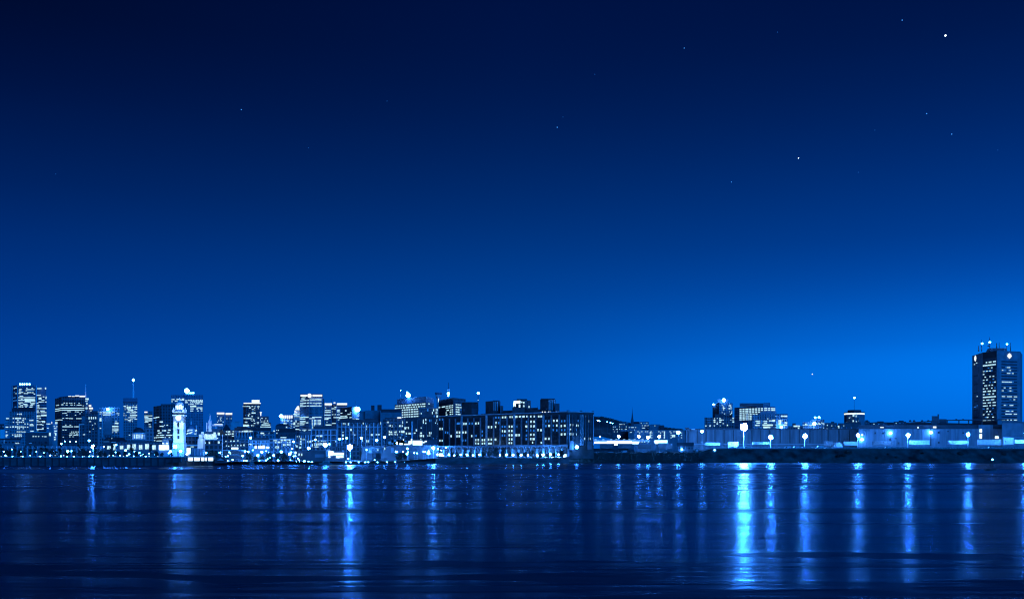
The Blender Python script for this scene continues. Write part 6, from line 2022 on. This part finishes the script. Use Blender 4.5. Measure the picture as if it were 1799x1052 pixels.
street_lamp(1050.3, 738.2, 2140, 1.4, 'brightest lamp high on the wooded hill', 'lamps on the wooded hill', 'lamp_small')
for x, y, w_ in ((1053.6, 739.2, 'dimmer lamp beside the brightest one on the wooded hill'), (1067, 741, 'first of three small lamps lower on the wooded hill'), (1072.8, 742.2, 'second of three small lamps lower on the wooded hill'), (1076.2, 743.2, 'third of three small lamps lower on the wooded hill')):
    street_lamp(x, y, 2080, 0.9, w_, 'lamps on the wooded hill', 'lamp_small')
light_mast(1307, 750, 940, 6.2, 'brightest floodlight mast of all, glaring before the long shed on the grass bank', 'lamp_flood', 9)
east = [(1354.3, 767.6, 3.4, 'light mast next right of the brightest floodlight, beside the lit trailer', 'lamp_strong'), (1414.2, 765.6, 3.6, 'light mast on the bank above the two white cars', 'lamp_strong'),
        (1507.2, 764.4, 2.7, 'light mast where the long shed meets the white warehouse', 'lamp_strong'), (1595.4, 764.2, 3.1, 'light mast at the left end of the big white trailer', 'lamp_strong'),
        (1700.8, 762.8, 2.9, 'light mast beside the lit stair block of the white warehouse', 'lamp_strong'), (1802, 760, 2.9, 'light mast at the right edge, before the plain blue grey warehouse', 'lamp_strong')]
for (x, y, r, lab, mt) in east:
    light_mast(x, y, 938, r, lab, mt, 6)
# the tall white pole by the chapel
t = thing('flag_pole', 'tall slim white pole standing between the chapel and the pyramid roofed house', 'flag pole', (*plan(390, 680), gz(390, 680)))
m = MB()
m.tube((plan(390, 680).x, 680, gz(390, 680)), P(391.2, 764, 680), 0.28, 0.16, 8)
m.build('pole', 'white_paint', t)
m = MB()
m.lathe(P(391.2, 764, 680), [(0.1, 0), (0.35, 0.2), (0.3, 0.5), (0.05, 0.7)], 8)
m.build('finial', 'white_paint', t)
floodlight(384, 803, 664, P(390, 785, 680), 9000, 'floodlight on the shore aimed at the tall white pole', 70, 0.3)

# ------------------------------------------------------------------ trees
def crown_mesh(name, w, h, n, leaf, kind):
    """Leaf clumps through the crown's volume, uneven and with gaps."""
    m = MB()
    clumps = []
    for _ in range(9 if kind != 'column' else 7):
        t = random.random()
        if kind == 'column':
            c = Vector((random.uniform(-.25, .25) * w, random.uniform(-.25, .25) * w, lerp(0.12, 0.95, t) * h))
            r = w * lerp(0.52, 0.22, t)
        elif kind == 'conifer':
            c = Vector((random.uniform(-.3, .3) * w * (1 - t), random.uniform(-.3, .3) * w * (1 - t), lerp(0.1, 0.95, t) * h))
            r = w * lerp(0.55, 0.12, t)
        else:
            a = random.uniform(0, 6.28)
            rr = random.uniform(0, 0.33) * w
            c = Vector((rr * math.cos(a), rr * math.sin(a), lerp(0.25, 0.85, t) * h))
            r = random.uniform(0.2, 0.34) * w
        clumps.append((c, r))
    for i in range(n):
        c, r = random.choice(clumps)
        v = Vector((random.gauss(0, 1), random.gauss(0, 1), random.gauss(0, 1))).normalized() * r * random.uniform(0.35, 1.08)
        v.z *= 1.2
        q = c + v
        u = Vector((random.gauss(0, 1), random.gauss(0, 1), random.gauss(0, 1))).normalized()
        s = u.orthogonal().normalized()
        l1, l2 = leaf * random.uniform(0.6, 1.3), leaf * random.uniform(0.4, 0.9)
        m.quad(q - u * l1, q + s * l2, q + u * l1, q - s * l2)
    me = bpy.data.meshes.new(name)
    me.from_pydata([tuple(v) for v in m.v], [], m.f)
    me.materials.append(MATS['leaves'])
    return me


def trunk_mesh(name, h, r, limbs=4):
    m = MB()
    m.tube((0, 0, -0.3), (0.05, 0, h * 0.45), r, r * 0.7, 7)
    m.tube((0.05, 0, h * 0.45), (-0.05, 0.05, h * 0.85), r * 0.7, r * 0.2, 6)
    for k in range(limbs):
        a = 6.28 * k / limbs + random.random()
        z = h * random.uniform(0.3, 0.6)
        m.tube((0, 0, z), (math.cos(a) * h * 0.2, math.sin(a) * h * 0.2, z + h * 0.2), r * 0.4, r * 0.12, 5)
    me = bpy.data.meshes.new(name)
    me.from_pydata([tuple(v) for v in m.v], [], m.f)
    me.materials.append(MATS['bark'])
    return me


random.seed(5)
TREES = {}
for kind, w_, h_, n_, lf in (('column', 2.4, 8.0, 420, 0.30), ('conifer', 3.2, 5.4, 380, 0.26), ('round', 6.0, 6.0, 700, 0.36)):
    TREES[kind] = [(crown_mesh('crown_' + kind, w_, h_, n_, lf, kind), trunk_mesh('trunk_' + kind, h_, 0.16)) for _ in range(4)]


def tree(kind, px, d, sc, label, group, name):
    i = random.randrange(4)
    cm, tm = TREES[kind][i]
    p = plan(px, d)
    t = thing(name, label, 'tree', (p.x, p.y, gz(px, d)), group)
    t.scale = (sc * random.uniform(0.9, 1.1), sc * random.uniform(0.9, 1.1), sc)
    t.rotation_euler = (0, 0, random.uniform(0, 6.28))
    for nm, me in (('trunk', tm), ('crown', cm)):
        o = bpy.data.objects.new(nm, me)
        COL.objects.link(o)
        o.parent = t
    return t


row = [3, 10, 16, 26, 33, 44, 53.5, 62.5, 73.5, 81, 90, 99, 106, 116, 131, 139, 147, 153, 168, 176, 185, 196.5, 208, 219, 231, 240.5, 252.5, 264.5, 276, 283]
for i, x in enumerate(row):
    if 40 < x < 80 or i % 3 == 0:
        tree('column', x, 625 + (i % 4) * 5, random.uniform(0.85, 1.08), f'narrow upright dark tree on the quay promenade, {ORD[i]} in the row from its left end', 'narrow trees along the promenade', 'promenade_tree')
    else:
        tree('round', x, 625 + (i % 4) * 5, random.uniform(0.72, 1.0) * (0.62 if x > 180 else 0.9), f'bushy dark tree on the quay promenade, {ORD[i]} in the row from its left end', 'bushy trees along the promenade', 'promenade_tree')
con = [363, 366, 369.5, 373, 376, 379, 382]
for i, x in enumerate(con):
    tree('conifer', x, 700 + (i % 2) * 6, random.uniform(0.8, 1.05), f'pointed dark conifer in front of the dark terrace, {ORD[i]} from the chapel end', 'conifers in front of the dark terrace', 'conifer')
rnd = [(440, 700, .9, 'below the left end of the columned house'), (448, 694, .7, 'just left of the largest tree lamp'), (462, 700, .85, 'under the large globe lamp of the columned house'), (471, 705, 1.0, 'below the right end of the columned house'), (477, 696, .7, 'just left of the lamp between two round trees'), (487, 700, 1.0, 'just right of the lamp between two round trees'), (499, 706, .95, 'between the two globe lamps of the three storey house'), (503, 700, .7, 'left of the wide waterline lamp'), (514, 712, .8, 'beside the slanted lamp'), (588, 775, 1.0, 'above the white strip of the boat terminal'), (598, 770, .8, 'close beside the brightest middle shore light'), (637, 790, 1.1, 'under the street lamp at the middle of the condominium row'), (646, 795, 1.2, 'behind the low dark shed'), (654, 792, 1.0, 'above the pale container'), (703, 745, 1.15, 'in front of the dark street wall, at its left end'), (711, 742, .95, 'below the two lamps of the dark street wall')]
for (x, d, s_, w_) in rnd:
    tree('round', x, d, s_, 'dark round tree ' + w_, 'round trees of the middle shore', 'shore_tree')
arc_t = [(795, .75), (803, .9), (815, .7), (826, .75), (838, .7), (849, .85), (860, 1.0), (871, 1.0), (885, 1.05), (897, .7), (911, .75), (922, .8), (933, 1.0), (948, .85), (961, .75), (974, .7), (988, .9)]
for i, (x, s_) in enumerate(arc_t):
    tree('round', x, apt(x) - 11, s_, f'clipped round tree before the lit arcade, {ORD[i]} from the arcade left end', 'round trees before the arcade', 'arcade_tree')


def bush_mesh():
    m = MB()
    for i in range(520):
        a, u_ = random.uniform(0, 6.28), random.random() ** 0.6
        v = Vector((math.cos(a) * u_ * 2.4, math.sin(a) * u_ * 1.6, random.random() * 2.3 * (1 - 0.5 * u_)))
        u = Vector((random.gauss(0, 1), random.gauss(0, 1), random.gauss(0, 1))).normalized()
        s = u.orthogonal().normalized()
        m.quad(v - u * 0.4, v + s * 0.28, v + u * 0.4, v - s * 0.28)
    me = bpy.data.meshes.new('bush')
    me.from_pydata([tuple(v) for v in m.v], [], m.f)
    me.materials.append(MATS['leaves'])
    return me


bm_ = [bush_mesh() for _ in range(3)]
for (x, f, s_, lab) in ((1763, .6, 1.0, 'dark round bush on the grass bank behind the light buoy'), (1687, .62, 1.25, 'large dark bush on the grass bank below the light mast by the stair block'), (1620, .68, .7, 'small dark bush on the grass bank below the big white trailer'), (1490, .7, 1.4, 'dark bush on the grass bank left of where the two long sheds meet'), (1482, .5, 1.2, 'lower dark bush touching the one where the two long sheds meet'), (1472, .45, .9, 'smallest of the three dark bushes below the arched tank'), (1575, .4, .7, 'low scrubby bush on the bank between two light masts'), (1560, .6, .6, 'tiny scrubby bush on the bank below the dark trailer'), (1540, .35, .7, 'low bush near the waterline below the dark trailer')):
    d = interp(SHORE, x) + 17 * f
    o = place('bush', random.choice(bm_), None, (*plan(x, d), 12.5 * f - 0.4), (0, 0, random.uniform(0, 6)), (s_, s_, s_))
    tag(o, lab, 'bush', 'bushes on the grass bank')
m = MB()                                   # scrub that covers the dark mound
random.seed(9)
for i in range(9000):
    x = random.uniform(1000, 1228)
    f = random.random()
    d = interp(SHORE, x) + 17 * f
    edge = min(1, (x - 1000) / 30)
    z = interp(FRONT, x) * f * edge + random.random() ** 2 * (1.5 + 0.9 * math.sin(x * 0.21) + 0.5 * math.sin(x * .67))
    p = plan(x, d)
    v = Vector((p.x, p.y - 0.3, z))
    u = Vector((random.gauss(0, 1), random.gauss(0, 1), random.gauss(0, 1))).normalized()
    s = u.orthogonal().normalized()
    m.quad(v - u * 0.55, v + s * 0.4, v + u * 0.55, v - s * 0.4)
m.build('undergrowth', 'leaves', None, 'stuff')
m = MB()                                   # rough grass on the bank
for i in range(7000):
    x = random.uniform(1228, 1830)
    f = random.random()
    d = interp(SHORE, x) + 17 * f
    p = plan(x, d)
    v = Vector((p.x, p.y - 0.2, interp(FRONT, x) * f))
    u = Vector((random.gauss(0, .3), random.gauss(0, .3), 1)).normalized()
    s = u.orthogonal().normalized()
    l = random.uniform(0.3, 0.9)
    m.quad(v - s * 0.15, v + s * 0.15, v + u * l, v + u * l * 0.9)
m.build('grass', 'grass_bank', None, 'stuff')
m = MB()                                   # treetops over the hill
for i in range(5000):
    x = random.uniform(1040, 1200)
    y = interp(HILL, x) + random.uniform(-1.6, 12)
    d = 2550 - random.random() * 120
    v = P(x, y, d)
    u = Vector((random.gauss(0, 1), random.gauss(0, 1), random.gauss(0, 1))).normalized()
    s = u.orthogonal().normalized()
    m.quad(v - u * 1.6, v + s * 1.2, v + u * 1.6, v - s * 1.2)
m.build('woods', 'leaves', None, 'stuff')

# ------------------------------------------------------------------ trailers, cars and boats
def wheel(t, x, y, z, r=0.5):
    m = MB()
    m.tube((x, y - 0.15, z), (x, y + 0.15, z), r, r, 12)
    m.build('wheel', 'rubber', t)


def trailer(x0, x1, ya, yb, d, mat, label, lit=False, door=True):
    a, c = plan(x0, d), plan(x1, d)
    g = gz((x0 + x1) / 2, d)
    z0, z1 = max(g + 1.1, zz(yb, d)), zz(ya, d)
    t = thing('trailer', label, 'trailer', ((a.x + c.x) / 2, d, g), 'trailers parked in the yard')
    m = MB()
    m.box(a.x, c.x, d, d + 2.6, z0, z1)
    m.build('body', mat, t)
    m = MB()
    m.box(a.x - 0.05, c.x + 0.05, d - 0.05, d + 2.65, z1 + 0.003, z1 + 0.15)
    m.build('roof_rail', 'pale_metal', t)
    m = MB()
    m.box(a.x + 0.5, c.x - 0.5, d + 0.5, d + 2.1, z0 - 0.35, z0 - 0.003)
    m.build('chassis', 'dark_metal', t)
    for fx in (0.78, 0.86, 0.2):
        wheel(t, lerp(a.x, c.x, fx), d + 0.2, g + 0.5)
    if door:
        m = MB()
        xd = lerp(a.x, c.x, 0.2)
        m.box(xd - 0.6, xd + 0.6, d - 0.06, d - 0.003, lerp(z0, z1, .35), lerp(z0, z1, .6))
        m.build('vent', 'dark_paint', t)
    return t


trailer(1599, 1633, 773.2, 780.6, 950, 'white_paint', 'big bright white trailer parked under the wall lamp of the white warehouse')
trailer(1667, 1701.5, 773.8, 780, 950, 'pale_metal', 'pale grey trailer beside the light mast near the lit stair block')
trailer(1783, 1830, 772.5, 778.5, 945, 'white_paint', 'white trailer at the right edge with a dark vent')
trailer(1763, 1781, 768.5, 780.5, 960, 'pale_metal', 'tall grey trailer before the plain blue grey warehouse')
trailer(1323, 1352, 776.3, 780.6, 940, 'pale_metal', 'long pale trailer with shining panels beside the first right light mast', door=True)
trailer(1534.5, 1568, 775, 781.5, 965, 'dark_paint', 'dark trailer against the left end of the white warehouse', door=False)
trailer(1449.5, 1464, 775.3, 783, 965, 'dark_paint', 'dark trailer beside the arched tank', door=False)
trailer(1483.5, 1506, 775.6, 782, 965, 'grey_paint', 'grey trailer between the arched tank and the light mast', door=False)
trailer(1239, 1264.5, 777.3, 782, 960, 'grey_paint', 'grey trailer with a pale roof edge before the left part of the long shed', door=False)
trailer(1279, 1297, 776, 785.5, 955, 'grey_paint', 'tall grey trailer below the brightest floodlight', door=False)
trailer(1718.5, 1759, 772.2, 781.5, 962, 'pale_metal', 'long grey trailer below the lit stair block', door=False)
for x0, x1, lab in ((1054.5, 1077, 'dark trailer below the left end of the long loading canopy, beside the brick warehouse'), (1086, 1109.5, 'dark trailer second from the brick warehouse'), (1121, 1144.5, 'dark trailer below the right end of the long loading canopy'), (1156.5, 1181, 'dark trailer below the short glaring canopy')):
    trailer(x0, x1, 779.5, 787.5, 1000, 'dark_paint', lab, door=False)
t = thing('storage_tank', 'half round arched tank between two trailers before the long shed', 'tank', (*plan(1474, 960), 13))
m = MB()
pa, pb = plan(1466, 960), plan(1482, 960)
n = 12
g = gz(1474, 960)
zt_ = zz(776.3, 960)
arc = [(lerp(pa.x, pb.x, i / n), lerp(g, zt_, math.sin(math.pi * i / n) ** 0.5)) for i in range(n + 1)]
for (x0, z0), (x1, z1) in zip(arc, arc[1:]):
    m.quad((x0, 960, z0), (x1, 960, z1), (x1, 972, z1), (x0, 972, z0))
    m.quad((x0, 960, g), (x1, 960, g), (x1, 960, z1), (x0, 960, z0))
m.build('shell', 'pale_metal', t)
m = MB()
for (x0, z0), (x1, z1) in zip(arc, arc[1:]):
    m.tube((x0, 959.9, z0 + 0.1), (x1, 959.9, z1 + 0.1), 0.25, 0.25, 5)
m.build('rim', 'dark_metal', t)
m = MB()
m.box(lerp(pa.x, pb.x, .35), lerp(pa.x, pb.x, .6), 959.8, 959.97, g, g + 3.2)
m.build('door', 'grey_paint', t)


def car_meshes(mat, van):
    L, Wd = (5.6, 2.0) if van else (4.6, 1.8)
    prof = [(0, .35), (0, 1.0), (.5, 1.15), (1.1, 2.1), (L - .2, 2.2), (L, 1.9), (L, .35)] if van else [(0, .35), (0, .85), (1.2, 1.0), (1.8, 1.5), (3.4, 1.5), (4.1, 1.0), (L, .95), (L, .35)]
    m = MB()
    k = len(prof)
    for y in (0, Wd):
        m.v += [Vector((x - L / 2, y, z)) for x, z in prof]
    for i in range(k):
        j = (i + 1) % k
        m.f.append((i, j, k + j, k + i))
    m.f.append(tuple(range(k)))
    m.f.append(tuple(range(2 * k - 1, k - 1, -1)))
    me = bpy.data.meshes.new('car_body')
    me.from_pydata([tuple(v) for v in m.v], [], m.f)
    me.materials.append(MATS[mat])
    g_ = MB()
    if van:
        g_.box(-L / 2 + 1.3, -L / 2 + 2.3, -0.03, -0.005, 1.3, 1.95)
    else:
        g_.quad((-L / 2 + 1.55, -0.02, 1.05), (-L / 2 + 3.7, -0.02, 1.05), (-L / 2 + 3.3, -0.02, 1.43), (-L / 2 + 1.9, -0.02, 1.43))
    gm_ = bpy.data.meshes.new('car_glass')
    gm_.from_pydata([tuple(v) for v in g_.v], [], g_.f)
    gm_.materials.append(MATS['dark_glass'])
    w_ = MB()
    w_.tube((0, -0.05, 0), (0, 0.2, 0), 0.34, 0.34, 12)
    wme = bpy.data.meshes.new('car_wheel')
    wme.from_pydata([tuple(v) for v in w_.v], [], w_.f)
    wme.materials.append(MATS['rubber'])
    return me, gm_, wme, L


CARS = {k: car_meshes(*k) for k in (('white_paint', True), ('white_paint', False), ('grey_paint', False), ('dark_paint', False), ('grey_paint', True), ('dark_paint', True))}


def car(px, d, mat, van, label, group, sc=1.0, lights=False):
    me, gme, wme, L = CARS[(mat, van)]
    p = plan(px, d)
    g = gz(px, d)
    t = thing('parked_van' if van else 'parked_car', label, 'van' if van else 'car', (p.x, p.y, g), group)
    t.scale = (sc, sc, sc)
    for nm, q, loc in (('body', me, (0, 0, 0)), ('window', gme, (0, 0, 0)), ('wheel', wme, (-L * .32, 0, .34)), ('wheel', wme, (L * .32, 0, .34))):
        o = bpy.data.objects.new(nm, q)
        COL.objects.link(o)
        o.parent = t
        o.location = loc
    if lights:
        o = bpy.data.objects.new('headlight', unit_ball('lit_sign'))
        COL.objects.link(o)
        o.parent = t
        o.location, o.scale = (-L / 2, 0.1, 0.75), (0.16, 0.16, 0.16)
    return t


G = 'vehicles parked in the bank yard'
car(1384, 925, 'white_paint', True, 'white van below the gap between the first two right light masts', G, 1.1)
car(1399, 925, 'white_paint', True, 'second white van, nose to tail with the one nearer the brightest floodlight', G, 1.05)
car(1370, 921, 'grey_paint', False, 'grey car just left of the two white vans', G, 1.1)
car(1411, 921, 'white_paint', False, 'white car at the foot of the light mast next to the two white vans', G, 1.1)
car(1441, 925, 'white_paint', True, 'white van with a bright roof before the dark joint bay of the long shed', G, 1.25)
car(1428, 922, 'grey_paint', False, 'grey car close left of the bright roofed white van', G, 1.1)
car(1454, 921, 'white_paint', False, 'white car close right of the bright roofed white van', G, 1.0)
car(1286, 922, 'white_paint', False, 'white car under the brightest floodlight', G, 1.2)
car(1299, 924, 'white_paint', True, 'white van under the brightest floodlight', G, 1.1)
car(1313, 922, 'grey_paint', True, 'grey van just right of the brightest floodlight', G, 1.1)
car(1560, 922, 'white_paint', True, 'low white van below the dark trailer', G, 1.0)
car(1575, 921, 'grey_paint', False, 'grey car between the low white van and the big white trailer', G, 1.0)
car(1519, 921, 'grey_paint', False, 'grey car at the foot of the light mast where the two long sheds meet', G, 1.0)
car(1590, 920, 'white_paint', False, 'white car at the foot of the light mast by the big white trailer', G, 1.0)
for i, x in enumerate((1642, 1652, 1664, 1675, 1685, 1694, 1707)):
    car(x, 921, ('grey_paint', 'white_paint')[i % 2], False, f'{("grey", "white")[i % 2]} car below the pale grey trailer, {ORD[i]} from the left in its line', 'line of cars below the pale grey trailer', 1.0)
for i, x in enumerate((1731, 1742, 1757, 1774, 1786)):
    car(x, 921, ('white_paint', 'grey_paint')[i % 2], i == 1, f'{("white", "grey")[i % 2]} {"van" if i == 1 else "car"} in the line below the long grey trailer, {ORD[i]} from its left end', 'line of cars below the long grey trailer', 1.0)
for i, x in enumerate((1049, 1062, 1073, 1082, 1096, 1112, 1130, 1147, 1160, 1172)):
    car(x, 960, ('grey_paint', 'dark_paint')[i % 2], i % 3 == 1, f'{("grey", "dark")[i % 2]} {"van" if i % 3 == 1 else "car"} behind the dark mound, {ORD[i]} from the brick warehouse', 'cars behind the dark mound', 1.1)
for i, x in enumerate((412, 418, 446, 458, 474, 484, 498, 505)):
    car(x, 684 + (i % 2) * 8, ('dark_paint', 'grey_paint')[i % 2], False, f'{("dark", "grey")[i % 2]} car parked on the middle shore, {ORD[i]} from the arched gable shed', 'cars parked on the middle shore', 1.0, True)
# mesh fence of the yard: two pale lines with posts
t = thing('yard_fence', 'long pale fence at the back of the parked cars in the bank yard', 'fence', (*plan(1500, 935), 12.6))
m = MB()
a, c = plan(1240, 936), plan(1840, 936)
m.box(a.x, c.x, 936, 936.1, gz(1500, 936) + 1.9, gz(1500, 936) + 2.1)
m.build('top_rail', 'grey_paint', t)
m = MB()
m.box(a.x, c.x, 936, 936.1, gz(1500, 936) + 0.3, gz(1500, 936) + 0.9)
m.build('bottom_rail', 'grey_paint', t)
for i in range(61):
    p = plan(1240 + i * 10, 936.3)
    place('post', unit_box('pale_metal'), t, (p.x, p.y, gz(1500, 936) + 1.1), sc=(0.14, 0.14, 2.3))


def boat(x0, x1, d, label, cabin=True):
    a, c = plan(x0, d), plan(x1, d)
    L = c.x - a.x
    t = thing('moored_boat', label, 'boat', ((a.x + c.x) / 2, d, 0), None)
    m = MB()
    secs = [(0, .1, .9), (.12, .75, 0.15), (.5, 1.0, 0.0), (.85, .8, .05), (1.0, .55, .2)]
    rings = []
    for f, w_, zb_ in secs:
        hw = w_ * L * 0.11
        x = a.x + f * L
        zt2 = lerp(1.7, 1.2, f)
        rings.append([Vector((x, d - hw, zt2)), Vector((x, d - hw * .6, zb_ - .3)), Vector((x, d + hw * .6, zb_ - .3)), Vector((x, d + hw, zt2))])
    for r0, r1 in zip(rings, rings[1:]):
        for k in range(3):
            m.quad(r0[k], r1[k], r1[k + 1], r0[k + 1])
        m.quad(r0[3], r1[3], r1[0], r0[0])
    m.quad(*rings[0])
    m.quad(*rings[-1])
    m.build('hull', 'hull', t)
    m = MB()
    m.prism([(a.x + .25 * L, d - .07 * L), (a.x + .8 * L, d - .08 * L), (a.x + .8 * L, d + .08 * L), (a.x + .25 * L, d + .07 * L)], 1.3, 2.5, [(a.x + .36 * L, d - .06 * L), (a.x + .78 * L, d - .07 * L), (a.x + .78 * L, d + .07 * L), (a.x + .36 * L, d + .06 * L)])
    m.build('cabin', 'deck', t)
    m = MB()
    m.box(a.x + .4 * L, a.x + .76 * L, d - .085 * L, d - .078 * L, 1.75, 2.2)
    m.build('window', 'dark_glass', t)
    m = MB()
    m.tube((a.x + .5 * L, d, 2.5), (a.x + .5 * L, d, 5.0), 0.07, 0.04, 5)
    m.build('mast', 'pale_metal', t)
    return t


boat(560, 583.5, 676, 'pale low boat moored below the glazed boat terminal')
boat(437, 447, 664, 'small pale boat at the waterline below the columned house')

# ------------------------------------------------------------------ light buoy
d = 372.0
p = plan(1741, d)
t = thing('light_buoy', 'dark light buoy afloat near the right bank with a lamp on its lattice cone', 'buoy', (p.x, d, 0))
m = MB()
m.lathe((p.x, d, -0.4), [(1.5, 0), (1.9, 0.3), (1.9, 0.95), (1.6, 1.15)], 20)
m.build('float', 'dark_paint', t)
m = MB()
for k in range(4):
    a = math.pi / 4 + k * math.pi / 2
    m.tube((p.x + 1.0 * math.cos(a) + 0.55, d + 1.0 * math.sin(a), 0.7), (p.x + 0.25 * math.cos(a) + 0.55, d + 0.25 * math.sin(a), 3.7), 0.09, 0.07, 6)
for z, r in ((1.5, .8), (2.3, .6), (3.1, .42)):
    m.lathe((p.x + 0.55, d, z), [(r, 0), (r, 0.12)], 10)
m.build('lattice', 'dark_paint', t)
m = MB()
m.lathe((p.x + 0.55, d, 3.7), [(0.42, 0), (0.42, 0.12)], 12)
m.build('platform', 'dark_metal', t)
place('lamp', unit_ball('lamp_small'), t, (p.x + 0.55, d, 4.25), sc=(0.25, 0.25, 0.25))
m = MB()
m.box(p.x - 2.2, p.x - 1.3, d - .5, d + .5, -0.2, 0.55)
m.build('fender', 'dark_paint', t)

# ------------------------------------------------------------------ render settings
SC.view_settings.view_transform = 'Standard'
SC.view_settings.look = 'None'
SC.view_settings.exposure = 0.0
SC.view_settings.gamma = 1.0
SC.cycles.filter_width = 1.15
SC.cycles.use_denoising = True
SC.cycles.denoising_input_passes = 'RGB_ALBEDO_NORMAL'
SC.cycles.sample_clamp_indirect = 6.0
SC.cycles.sample_clamp_direct = 0.0
SC.cycles.max_bounces = 5
SC.cycles.diffuse_bounces = 2
SC.cycles.glossy_bounces = 3
SC.cycles.use_light_tree = True
SC.cycles.caustics_reflective = False
